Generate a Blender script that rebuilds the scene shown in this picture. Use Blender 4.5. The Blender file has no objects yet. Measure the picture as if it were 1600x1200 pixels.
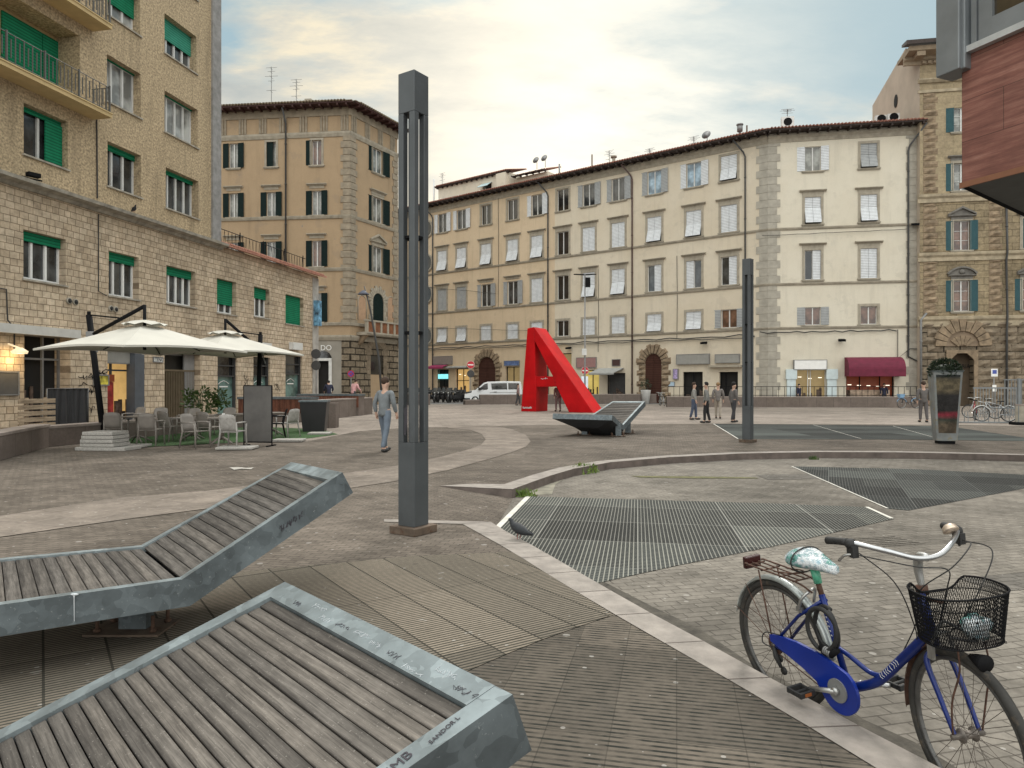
import bpy, bmesh, math, random
from mathutils import Vector, Matrix, geometry
random.seed(7)
SC = bpy.context.scene
COL = SC.collection
R = math.radians
CH = 1.62          # eye height
FPX = 1110.0       # focal length in photo pixels
HY = 602.0         # horizon row
LOW = -0.14        # level of the sunken paving

# ---------------------------------------------------------------- camera
cd = bpy.data.cameras.new('camera'); cam = bpy.data.objects.new('camera', cd); COL.objects.link(cam)
cam.location = (0, 0, CH); cam.rotation_euler = (R(90), 0, 0)
cd.sensor_width = 36; cd.lens = FPX / 1600 * 36; cd.shift_y = 2 / 1600
cd.clip_start = 0.05; cd.clip_end = 3000
SC.camera = cam
SC.render.resolution_x = 1024; SC.render.resolution_y = 768

def G(x, y, z=0.0):
    Y = FPX * (CH - z) / (y - HY)
    return Vector(((x - 800) / FPX * Y, Y, z))
def P(x, y, Y):
    return Vector(((x - 800) / FPX * Y, Y, CH + (HY - y) * Y / FPX))

# ---------------------------------------------------------------- objects
def tag(o, label=None, cat=None, group=None, kind=None):
    if label: o['label'] = label
    if cat: o['category'] = cat
    if group: o['group'] = group
    if kind: o['kind'] = kind
    return o
def empty(name, loc=(0, 0, 0), rz=0.0, parent=None):
    o = bpy.data.objects.new(name, None); COL.objects.link(o)
    o.empty_display_size = 0.2
    o.location = loc; o.rotation_euler = (0, 0, rz)
    if parent: o.parent = parent
    return o
def thing(name, label, cat, loc=(0, 0, 0), rz=0.0, group=None):
    return tag(empty(name, loc, rz), label, cat, group)
def kids(o): return [c for c in bpy.data.objects if c.parent == o]
def copy_tree(o, parent=None, kidmap=None):
    if kidmap is None:
        kidmap = {}
        for c in bpy.data.objects:
            if c.parent: kidmap.setdefault(c.parent.name, []).append(c)
    c = o.copy(); COL.objects.link(c)
    if parent: c.parent = parent
    for ch in kidmap.get(o.name, []): copy_tree(ch, c, kidmap)
    return c
def link(name, me, mats, parent=None, M=None, smooth=False):
    o = bpy.data.objects.new(name, me); COL.objects.link(o)
    if mats is not None and len(me.materials) == 0:
        for m in (mats if isinstance(mats, (list, tuple)) else [mats]): me.materials.append(m)
    if parent: o.parent = parent
    if M is not None: o.matrix_basis = M
    return o

class MB:
    def __init__(s): s.v = []; s.f = []; s.mi = []; s.sm = []; s.cur = 0
    def add(s, vs, fs, smooth=False):
        b = len(s.v); s.v += [tuple(v) for v in vs]
        for f in fs: s.f.append([b + i for i in f]); s.mi.append(s.cur); s.sm.append(smooth)
        return s
    def box(s, x0, x1, y0, y1, z0, z1, M=None):
        vs = [Vector((x, y, z)) for z in (z0, z1) for (x, y) in ((x0, y0), (x1, y0), (x1, y1), (x0, y1))]
        if M is not None: vs = [M @ v for v in vs]
        return s.add(vs, [(3, 2, 1, 0), (4, 5, 6, 7), (0, 1, 5, 4), (1, 2, 6, 5), (2, 3, 7, 6), (3, 0, 4, 7)])
    def hexa(s, vs):   # bottom 4 then top 4
        return s.add(vs, [(3, 2, 1, 0), (4, 5, 6, 7), (0, 1, 5, 4), (1, 2, 6, 5), (2, 3, 7, 6), (3, 0, 4, 7)])
    def quad(s, a, b, c, d): return s.add([a, b, c, d], [(0, 1, 2, 3)])
    def prism(s, poly, y0, y1, M=None):
        """poly in (x,z), extruded along y"""
        n = len(poly)
        vs = [Vector((x, y0, z)) for x, z in poly] + [Vector((x, y1, z)) for x, z in poly]
        if M is not None: vs = [M @ v for v in vs]
        tri = geometry.tessellate_polygon([[Vector((x, z, 0)) for x, z in poly]])
        fs = [tuple(t) for t in tri] + [tuple(n + i for i in reversed(t)) for t in tri]
        fs += [(i, (i + 1) % n, n + (i + 1) % n, n + i) for i in range(n)]
        return s.add(vs, fs)
    def prismz(s, poly, z0, z1):
        n = len(poly)
        vs = [Vector((p[0], p[1], z0)) for p in poly] + [Vector((p[0], p[1], z1)) for p in poly]
        tri = geometry.tessellate_polygon([[Vector((p[0], p[1], 0)) for p in poly]])
        fs = [tuple(t) for t in tri] + [tuple(n + i for i in t) for t in tri]
        fs += [(i, (i + 1) % n, n + (i + 1) % n, n + i) for i in range(n)]
        return s.add(vs, fs)
    def sheet(s, poly, z=None):
        vs = [Vector((p[0], p[1], p[2] if z is None else z)) for p in poly]
        tri = geometry.tessellate_polygon([[Vector((p[0], p[1], 0)) for p in poly]])
        return s.add(vs, [tuple(t) for t in tri])
    def tube(s, path, r, seg=8, closed=False, cap=True):
        path = [Vector(p) for p in path]; n = len(path)
        rs = r if isinstance(r, (list, tuple)) else [r] * n
        vs = []; prev = None
        for i, p in enumerate(path):
            if closed: t = path[(i + 1) % n] - path[i - 1]
            else: t = path[min(i + 1, n - 1)] - path[max(i - 1, 0)]
            if t.length < 1e-9: t = Vector((0, 0, 1))
            t.normalize()
            if prev is None:
                ref = Vector((0, 0, 1)) if abs(t.z) < 0.9 else Vector((1, 0, 0))
                a = t.cross(ref).normalized()
            else:
                a = (prev - t * prev.dot(t))
                a = a.normalized() if a.length > 1e-6 else t.orthogonal().normalized()
            prev = a; b = t.cross(a)
            for k in range(seg):
                an = 2 * math.pi * k / seg
                vs.append(p + (a * math.cos(an) + b * math.sin(an)) * rs[i])
        fs = []
        for i in range(n if closed else n - 1):
            j = (i + 1) % n
            for k in range(seg):
                k2 = (k + 1) % seg
                fs.append((i * seg + k, i * seg + k2, j * seg + k2, j * seg + k))
        if cap and not closed:
            fs.append(tuple(reversed(range(seg)))); fs.append(tuple((n - 1) * seg + k for k in range(seg)))
        return s.add(vs, fs, smooth=seg > 5)
    def lathe(s, prof, c=(0, 0, 0), seg=16, axis='z', smooth=True):
        vs = []; c = Vector(c)
        for r, h in prof:
            for k in range(seg):
                a = 2 * math.pi * k / seg
                if axis == 'z': v = Vector((r * math.cos(a), r * math.sin(a), h))
                elif axis == 'y': v = Vector((r * math.cos(a), h, r * math.sin(a)))
                else: v = Vector((h, r * math.cos(a), r * math.sin(a)))
                vs.append(c + v)
        fs = []
        for i in range(len(prof) - 1):
            for k in range(seg):
                k2 = (k + 1) % seg
                fs.append((i * seg + k, i * seg + k2, (i + 1) * seg + k2, (i + 1) * seg + k))
        fs.append(tuple(reversed(range(seg)))); fs.append(tuple((len(prof) - 1) * seg + k for k in range(seg)))
        return s.add(vs, fs, smooth)
    def ball(s, c, rx, ry=None, rz=None, seg=12, rings=8):
        ry = ry or rx; rz = rz or rx
        vs = []; fs = []
        for i in range(rings + 1):
            th = math.pi * i / rings
            for k in range(seg):
                a = 2 * math.pi * k / seg
                vs.append((c[0] + rx * math.sin(th) * math.cos(a), c[1] + ry * math.sin(th) * math.sin(a), c[2] + rz * math.cos(th)))
        for i in range(rings):
            for k in range(seg):
                k2 = (k + 1) % seg
                fs.append((i * seg + k, (i + 1) * seg + k, (i + 1) * seg + k2, i * seg + k2))
        return s.add(vs, fs, True)
    def xf(s, M, start=0):
        s.v = s.v[:start] + [tuple(M @ Vector(v)) for v in s.v[start:]]; return s
    def mesh(s, name):
        me = bpy.data.meshes.new(name); me.from_pydata(s.v, [], s.f)
        me.polygons.foreach_set('material_index', s.mi); me.polygons.foreach_set('use_smooth', s.sm)
        me.update(); me.validate(); 
        bm = bmesh.new(); bm.from_mesh(me); bmesh.ops.recalc_face_normals(bm, faces=bm.faces); bm.to_mesh(me); bm.free()
        return me
    def build(s, name, mats, parent=None, M=None, bevel=0, seg=2):
        o = link(name, s.mesh(name), mats, parent, M)
        if bevel:
            b = o.modifiers.new('bevel', 'BEVEL'); b.width = bevel; b.segments = seg; b.limit_method = 'ANGLE'; b.angle_limit = R(35)
        return o
def T(x, y, z): return Matrix.Translation((x, y, z))
def RZ(a): return Matrix.Rotation(a, 4, 'Z')
def RX(a): return Matrix.Rotation(a, 4, 'X')
def RY(a): return Matrix.Rotation(a, 4, 'Y')
def arc(cx, cz, r, a0, a1, n, rz=None):
    rz = rz or r
    return [(cx + r * math.cos(R(a0 + (a1 - a0) * i / n)), cz + rz * math.sin(R(a0 + (a1 - a0) * i / n))) for i in range(n + 1)]

def text(name, s, size, mat, parent, M, extrude=0.003, align='CENTER', sx=1.0):
    c = bpy.data.curves.new(name, 'FONT'); c.body = s; c.size = size; c.extrude = extrude
    c.align_x = align; c.align_y = 'CENTER'; c.resolution_u = 3
    c.materials.append(mat)
    t = bpy.data.objects.new(name, c); COL.objects.link(t); me = bpy.data.meshes.new_from_object(t)
    bpy.data.objects.remove(t); bpy.data.curves.remove(c)
    return link(name, me, mat, parent, M @ Matrix.Diagonal((sx, 1, 1, 1)))
FT = Matrix.Rotation(R(90), 4, 'X')     # text lying in xy -> standing facing -y

# ---------------------------------------------------------------- materials
class NT:
    def __init__(s, m): s.t = m.node_tree; s.n = s.t.nodes; s.l = s.t.links
    def new(s, k, **kw):
        n = s.n.new(k)
        for a, v in kw.items():
            if a.startswith('i_'):
                key = a[2:]
                n.inputs[int(key) if key.isdigit() else key.replace('_', ' ')].default_value = v
            else: setattr(n, a, v)
        return n
    def ln(s, a, b): s.l.new(a, b)
    def math(s, op, a, b=None, clamp=False):
        n = s.n.new('ShaderNodeMath'); n.operation = op; n.use_clamp = clamp
        for i, v in enumerate((a, b)):
            if v is None: continue
            if isinstance(v, (int, float)): n.inputs[i].default_value = v
            else: s.ln(v, n.inputs[i])
        return n.outputs[0]
    def mix(s, fac, a, b, mode='MIX'):
        n = s.n.new('ShaderNodeMix'); n.data_type = 'RGBA'; n.blend_type = mode
        for i, v in ((0, fac), (6, a), (7, b)):
            if isinstance(v, (int, float)): n.inputs[i].default_value = v
            elif isinstance(v, (tuple, list)): n.inputs[i].default_value = (*v[:3], 1)
            else: s.ln(v, n.inputs[i])
        return n.outputs[2]
    def ramp(s, fac, stops):
        n = s.n.new('ShaderNodeValToRGB'); e = n.color_ramp.elements
        while len(e) < len(stops): e.new(0.5)
        for k, (p, c) in enumerate(stops):
            e[k].position = p; e[k].color = (*c, 1) if isinstance(c, (tuple, list)) else (c, c, c, 1)
        s.ln(fac, n.inputs[0]); return n.outputs[0]
    def noise(s, vec, scale, detail=4, rough=0.6, dim='3D'):
        n = s.new('ShaderNodeTexNoise', noise_dimensions=dim); n.inputs['Scale'].default_value = scale
        n.inputs['Detail'].default_value = detail; n.inputs['Roughness'].default_value = rough
        if vec is not None: s.ln(vec, n.inputs['Vector'])
        return n.outputs['Fac']
def newmat(name):
    m = bpy.data.materials.new(name); m.use_nodes = True
    nt = NT(m); b = m.node_tree.nodes['Principled BSDF']
    return m, nt, b
def coords(nt, rot=0.0, plane='xy', scale=(1, 1, 1)):
    tc = nt.new('ShaderNodeTexCoord'); v = tc.outputs['Object']
    if plane == 'xz':
        sp = nt.new('ShaderNodeSeparateXYZ'); nt.ln(v, sp.inputs[0])
        cb = nt.new('ShaderNodeCombineXYZ'); nt.ln(sp.outputs[0], cb.inputs[0]); nt.ln(sp.outputs[2], cb.inputs[1]); nt.ln(sp.outputs[1], cb.inputs[2]); v = cb.outputs[0]
    mp = nt.new('ShaderNodeMapping'); mp.inputs['Rotation'].default_value = (0, 0, rot); mp.inputs['Scale'].default_value = scale
    nt.ln(v, mp.inputs['Vector']); return mp.outputs[0]
def bump(nt, b, h, strength=0.3, dist=0.02):
    n = nt.new('ShaderNodeBump'); n.inputs['Strength'].default_value = strength; n.inputs['Distance'].default_value = dist
    nt.ln(h, n.inputs['Height']); nt.ln(n.outputs[0], b.inputs['Normal'])
def dark(c, k): return tuple(x * k for x in c)

def simple(name, c, rough=0.6, metal=0.0, var=0.15, vscale=3.0, bumpk=0.0, bscale=60.0, spec=0.5, rust=None, scuff=None):
    m, nt, b = newmat(name)
    v = coords(nt)
    f = nt.noise(v, vscale, 5)
    col = nt.mix(nt.ramp(f, [(0.3, 0.0), (0.7, 1.0)]), dark(c, 1 - var), dark(c, 1 + var))
    if rust:
        f2 = nt.noise(v, vscale * 2.3, 6, 0.7)
        col = nt.mix(nt.ramp(f2, [(0.55, 0.0), (0.68, 1.0)]), col, rust)
    if scuff:
        f3 = nt.noise(coords(nt, 0, 'xy', (1, 1, .25)), 7, 6, .8); col = nt.mix(nt.math('MULTIPLY', nt.ramp(f3, [(0.60, 0.0), (0.70, 1.0)]), .5), col, scuff)
    nt.ln(col, b.inputs['Base Color'])
    b.inputs['Roughness'].default_value = rough; b.inputs['Metallic'].default_value = metal
    b.inputs['Specular IOR Level'].default_value = spec
    if bumpk: bump(nt, b, nt.noise(v, bscale, 4), bumpk, 0.01)
    return m
def emis(name, c, s):
    m, nt, b = newmat(name)
    v = coords(nt); f = nt.noise(v, 2.5, 4)
    nt.ln(nt.mix(f, dark(c, 0.35), c), b.inputs['Emission Color'])
    b.inputs['Emission Strength'].default_value = s; b.inputs['Base Color'].default_value = (*dark(c, 0.3), 1)
    return m
def stucco(name, c, c2, fine=30, stain=0.35, speck=0.25, plane='xz', patch=None):
    m, nt, b = newmat(name)
    v = coords(nt, 0, plane)
    big = nt.noise(v, 0.22, 6, 0.65)
    col = nt.mix(nt.ramp(big, [(0.35, 0.0), (0.68, 1.0)]), c, c2)
    fn = nt.noise(v, fine, 3)
    col = nt.mix(speck, col, nt.ramp(fn, [(0.35, dark(c, 0.5)), (0.65, dark(c, 1.45))]))
    mp = nt.new('ShaderNodeMapping'); mp.inputs['Scale'].default_value = (1.6, 0.16, 1); nt.ln(v, mp.inputs['Vector'])
    st = nt.noise(mp.outputs[0], 1.0, 6, 0.7)
    col = nt.mix(nt.math('MULTIPLY', nt.ramp(st, [(0.52, 0.0), (0.75, 1.0)]), stain), col, dark(c, 0.45))
    pn = nt.noise(v, 0.55, 7, 0.62); col = nt.mix(nt.math('MULTIPLY', nt.ramp(pn, [(0.60, 0.0), (0.615, 1.0)]), 0.28), col, patch or dark(c, 0.72))
    cn = nt.noise(v, 1.3, 4, 0.6); col = nt.mix(nt.math('MULTIPLY', nt.ramp(cn, [(0.3, 1.0), (0.5, 0.0)]), 0.12), col, dark(c, 0.5))
    if patch:
        p2 = nt.noise(v, 0.9, 6, 0.7); col = nt.mix(nt.math('MULTIPLY', nt.ramp(p2, [(0.66, 0.0), (0.675, 1.0)]), 0.85), col, (0.20, 0.20, 0.20))
    nt.ln(col, b.inputs['Base Color']); b.inputs['Roughness'].default_value = 0.92
    b.inputs['Specular IOR Level'].default_value = 0.2
    bump(nt, b, fn, 0.35, 0.02)
    return m
def bricks(name, c1, c2, mortar, w, h, mort=0.006, rot=0.0, plane='xy', var=0.35, bmp=0.5, offset=0.5, stain=0.3, rough=0.85, dist=0.01, nscale=14, fade=0.6, squash=1.0, warp=0.0):
    m, nt, b = newmat(name)
    v = coords(nt, rot, plane)
    if warp:
        nn = nt.new('ShaderNodeTexNoise'); nn.inputs['Scale'].default_value = 0.9; nt.ln(v, nn.inputs['Vector'])
        ma = nt.new('ShaderNodeVectorMath', operation='SCALE'); ma.inputs['Scale'].default_value = warp; nt.ln(nn.outputs['Color'], ma.inputs[0])
        ad = nt.new('ShaderNodeVectorMath', operation='ADD'); nt.ln(v, ad.inputs[0]); nt.ln(ma.outputs[0], ad.inputs[1]); vb = ad.outputs[0]
    else: vb = v
    t = nt.new('ShaderNodeTexBrick'); t.offset = offset; t.squash = squash; t.squash_frequency = 3
    t.inputs['Scale'].default_value = 1; t.inputs['Brick Width'].default_value = w; t.inputs['Row Height'].default_value = h
    t.inputs['Mortar Size'].default_value = mort; t.inputs['Mortar Smooth'].default_value = 0.3; t.inputs['Bias'].default_value = 0
    t.inputs['Color1'].default_value = (*c1, 1); t.inputs['Color2'].default_value = (*c2, 1); t.inputs['Mortar'].default_value = (*mortar, 1)
    nt.ln(vb, t.inputs['Vector'])
    fn = nt.noise(v, nscale, 4, 0.7); big = nt.noise(v, 0.35, 6, 0.68); mid = nt.noise(v, 2.2, 5, 0.7)
    col = nt.mix(var, t.outputs['Color'], nt.ramp(fn, [(0.3, 0.25), (0.7, 1.0)]), 'MULTIPLY')
    col = nt.mix(stain, col, nt.ramp(big, [(0.32, 0.35), (0.62, 1.25)]), 'MULTIPLY')
    col = nt.mix(stain * 0.8, col, nt.ramp(mid, [(0.35, 0.5), (0.6, 1.15)]), 'MULTIPLY')
    if plane == 'xy': col = gum(nt, v, col)
    nt.ln(col, b.inputs['Base Color']); b.inputs['Roughness'].default_value = rough; b.inputs['Specular IOR Level'].default_value = 0.08
    hgt = nt.math('ADD', nt.math('MULTIPLY', t.outputs['Fac'], -1.0), nt.math('MULTIPLY', fn, 0.5))
    bump(nt, b, hgt, bmp, dist)
    return m
def gum(nt, v, col):
    """trodden-in spots: pale gum and dark oil marks"""
    for sc, c, r in ((1.7, (0.42, 0.40, 0.37), 0.045), (0.9, (0.09, 0.08, 0.07), 0.055), (4.1, (0.5, 0.48, 0.45), 0.05)):
        vo = nt.new('ShaderNodeTexVoronoi', voronoi_dimensions='2D'); vo.inputs['Scale'].default_value = sc; nt.ln(v, vo.inputs['Vector'])
        sp = nt.new('ShaderNodeSeparateXYZ'); nt.ln(vo.outputs['Color'], sp.inputs[0])
        k = nt.math('LESS_THAN', vo.outputs['Distance'], nt.math('MULTIPLY', nt.math('SUBTRACT', sp.outputs[0], 0.25), r * 1.6))
        col = nt.mix(nt.math('MULTIPLY', k, 0.45), col, c)
    return col
def ribbed(name, c, groove, pitch, duty, joint, rot, jw=0.012, dots=False, stain=0.35, jk=0.8):
    """slabs with parallel ribs: ribs run along local x, slab joints across"""
    m, nt, b = newmat(name)
    v = coords(nt, rot)
    sp = nt.new('ShaderNodeSeparateXYZ'); nt.ln(v, sp.inputs[0])
    def lines(o, p, d):
        fr = nt.math('FRACT', nt.math('DIVIDE', o, p))
        return nt.math('LESS_THAN', fr, d)
    rib = lines(sp.outputs[1], pitch, duty)
    jx = lines(sp.outputs[0], joint[0], jw / joint[0]); jy = lines(sp.outputs[1], joint[1], jw / joint[1])
    j = nt.math('MAXIMUM', jx, jy)
    big = nt.noise(v, 0.5, 6, 0.7); fn = nt.noise(v, 20, 4, 0.7)
    base = nt.mix(0.35, c, nt.ramp(fn, [(0.3, 0.3), (0.7, 1.0)]), 'MULTIPLY')
    t = nt.new('ShaderNodeTexBrick'); t.offset = 0; t.inputs['Scale'].default_value = 1
    t.inputs['Brick Width'].default_value = joint[0]; t.inputs['Row Height'].default_value = joint[1]; t.inputs['Mortar Size'].default_value = 0
    t.inputs['Color1'].default_value = (0.72, 0.72, 0.72, 1); t.inputs['Color2'].default_value = (1.12, 1.1, 1.08, 1); nt.ln(v, t.inputs['Vector'])
    base = nt.mix(1.0, base, t.outputs['Color'], 'MULTIPLY')
    base = nt.mix(stain, base, nt.ramp(big, [(0.3, 0.35), (0.65, 1.2)]), 'MULTIPLY')
    if dots:
        dn = nt.noise(v, 9, 2); rib = nt.math('MULTIPLY', rib, nt.ramp(dn, [(0.35, 0.25), (0.6, 1.0)]))
    base = gum(nt, v, base); col = nt.mix(rib, base, groove); col = nt.mix(nt.math('MULTIPLY', j, jk), col, dark(groove, 0.6))
    nt.ln(col, b.inputs['Base Color']); b.inputs['Roughness'].default_value = 0.9; b.inputs['Specular IOR Level'].default_value = 0.08
    bump(nt, b, nt.math('SUBTRACT', nt.math('MULTIPLY', fn, 0.4), nt.math('MAXIMUM', rib, j)), 0.5, 0.006)
    return m
def grating(name, bar, gap, px, py, wx, wy, panel, rot):
    m, nt, b = newmat(name)
    v = coords(nt, rot)
    sp = nt.new('ShaderNodeSeparateXYZ'); nt.ln(v, sp.inputs[0])
    def lines(o, p, w): return nt.math('LESS_THAN', nt.math('FRACT', nt.math('DIVIDE', o, p)), w / p)
    a = nt.math('MAXIMUM', lines(sp.outputs[0], px, wx), lines(sp.outputs[1], py, wy))
    pj = nt.math('MAXIMUM', lines(sp.outputs[0], panel[0], 0.012), lines(sp.outputs[1], panel[1], 0.010))
    t = nt.new('ShaderNodeTexBrick'); t.offset = 0; t.inputs['Scale'].default_value = 1
    t.inputs['Brick Width'].default_value = panel[0]; t.inputs['Row Height'].default_value = panel[1]; t.inputs['Mortar Size'].default_value = 0
    t.inputs['Color1'].default_value = (*dark(gap, 0.6), 1); t.inputs['Color2'].default_value = (*dark(gap, 1.7), 1); nt.ln(v, t.inputs['Vector'])
    n = nt.noise(v, 1.5, 5)
    barc = nt.mix(n, dark(bar, 0.65), dark(bar, 1.2))
    t2 = nt.new('ShaderNodeTexBrick'); t2.offset = 0.5; t2.inputs['Scale'].default_value = 1; t2.inputs['Brick Width'].default_value = panel[0]; t2.inputs['Row Height'].default_value = panel[1]; t2.inputs['Mortar Size'].default_value = 0; t2.inputs['Color1'].default_value = (.68, .68, .68, 1); t2.inputs['Color2'].default_value = (1.3, 1.3, 1.25, 1); nt.ln(v, t2.inputs['Vector'])
    col = nt.mix(a, t.outputs['Color'], barc); col = nt.mix(1.0, col, t2.outputs['Color'], 'MULTIPLY'); col = nt.mix(pj, col, dark(bar, 1.05))
    nt.ln(col, b.inputs['Base Color']); b.inputs['Roughness'].default_value = 0.75; b.inputs['Specular IOR Level'].default_value = 0.08
    bump(nt, b, nt.math('MAXIMUM', a, pj), 0.5, 0.008)
    return m
def wood(name, c1, c2, axis='x', rough=0.8, ring=1.0):
    """grain runs along local 'axis'"""
    m, nt, b = newmat(name)
    sc = {'x': (1.5, 30, 30), 'y': (30, 1.5, 30), 'z': (30, 30, 1.5)}[axis]
    v = coords(nt, 0, 'xy', sc)
    g = nt.noise(v, 1.3 * ring, 6, 0.72)
    tc = coords(nt)
    blot = nt.noise(tc, 4, 5, 0.7)
    sc2 = {'x': (0.8, 7.2, 7.2), 'y': (7.2, 0.8, 7.2), 'z': (7.2, 7.2, 0.8)}[axis]
    pl = nt.noise(coords(nt, 0, 'xy', sc2), 1.0, 1)
    col = nt.ramp(g, [(0.28, dark(c1, 0.35)), (0.45, c1), (0.7, c2)])
    col = nt.mix(0.55, col, nt.ramp(blot, [(0.3, 0.45), (0.65, 1.2)]), 'MULTIPLY')
    col = nt.mix(0.5, col, nt.ramp(pl, [(0.35, 0.5), (0.65, 1.3)]), 'MULTIPLY')
    oi = nt.new('ShaderNodeObjectInfo'); col = nt.mix(0.6, col, nt.ramp(oi.outputs['Random'], [(0.0, (.62, .60, .58)), (0.55, (1.0, 1.0, 1.0)), (1.0, (1.45, 1.4, 1.33))]), 'MULTIPLY')
    ck = nt.noise(coords(nt, 0, 'xy', {'x': (2, 90, 90), 'y': (90, 2, 90), 'z': (90, 90, 2)}[axis]), 1.0, 4, 0.7); col = nt.mix(nt.math('MULTIPLY', nt.ramp(ck, [(0.60, 0.0), (0.70, 1.0)]), 0.6), col, dark(c1, 0.3))
    col = nt.mix(nt.math('MULTIPLY', nt.ramp(nt.noise(tc, 130, 2), [(0.66, 0.0), (0.72, 1.0)]), 0.35), col, (0.45, 0.42, 0.38))
    nt.ln(col, b.inputs['Base Color']); b.inputs['Roughness'].default_value = rough; b.inputs['Specular IOR Level'].default_value = 0.25
    bump(nt, b, g, 0.4, 0.004)
    return m
def galvanised(name, c, rough=0.5, metal=0.55):
    m, nt, b = newmat(name)
    v = coords(nt)
    vo = nt.new('ShaderNodeTexVoronoi'); vo.inputs['Scale'].default_value = 16; vo.inputs['Randomness'].default_value = 1
    dn = nt.new('ShaderNodeTexNoise'); dn.inputs['Scale'].default_value = 9; nt.ln(v, dn.inputs['Vector'])
    ma = nt.new('ShaderNodeVectorMath', operation='SCALE'); ma.inputs['Scale'].default_value = 0.12; nt.ln(dn.outputs['Color'], ma.inputs[0])
    ad = nt.new('ShaderNodeVectorMath', operation='ADD'); nt.ln(v, ad.inputs[0]); nt.ln(ma.outputs[0], ad.inputs[1]); nt.ln(ad.outputs[0], vo.inputs['Vector'])
    sp = nt.new('ShaderNodeSeparateXYZ'); nt.ln(vo.outputs['Color'], sp.inputs[0])
    big = nt.noise(v, 2.5, 6, 0.7)
    col = nt.mix(nt.ramp(sp.outputs[0], [(0.2, 0.0), (0.98, 1.0)]), dark(c, 0.86), dark(c, 1.22))
    col = nt.mix(0.75, col, nt.ramp(big, [(0.3, 0.5), (0.68, 1.3)]), 'MULTIPLY')
    sc = nt.noise(v, 45, 3, 0.8)
    col = nt.mix(nt.math('MULTIPLY', nt.ramp(sc, [(0.64, 0.0), (0.7, 1.0)]), 0.35), col, (0.5, 0.53, 0.54))
    nt.ln(col, b.inputs['Base Color']); b.inputs['Metallic'].default_value = metal
    nt.ln(nt.ramp(big, [(0.3, rough - 0.12), (0.7, rough + 0.15)]), b.inputs['Roughness'])
    return m
def glass(name, c, rough=0.06):
    m, nt, b = newmat(name)
    v = coords(nt); f = nt.noise(v, 0.8, 3)
    nt.ln(nt.mix(nt.ramp(f, [(0.4, 0.0), (0.62, 1.0)]), dark(c, 0.45), dark(c, 1.5)), b.inputs['Base Color'])
    b.inputs['Roughness'].default_value = rough; b.inputs['Specular IOR Level'].default_value = 0.8
    bump(nt, b, nt.noise(v, 1.7, 2), 0.06, 0.05)
    return m
def louvre(name, c, pitch=0.055, axis=2):
    m, nt, b = newmat(name)
    tc = nt.new('ShaderNodeTexCoord'); sp = nt.new('ShaderNodeSeparateXYZ'); nt.ln(tc.outputs['Object'], sp.inputs[0])
    fr = nt.math('FRACT', nt.math('DIVIDE', sp.outputs[axis], pitch))
    n = nt.noise(tc.outputs['Object'], 2.0, 5, 0.7)
    col = nt.mix(nt.ramp(fr, [(0.0, 0.0), (0.3, 0.7), (0.6, 1.0)]), dark(c, 0.3), c)
    col = nt.mix(0.4, col, nt.ramp(n, [(0.3, 0.5), (0.65, 1.1)]), 'MULTIPLY')
    nt.ln(col, b.inputs['Base Color']); b.inputs['Roughness'].default_value = 0.7; b.inputs['Specular IOR Level'].default_value = 0.15
    bump(nt, b, fr, 0.7, 0.02)
    return m
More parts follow.
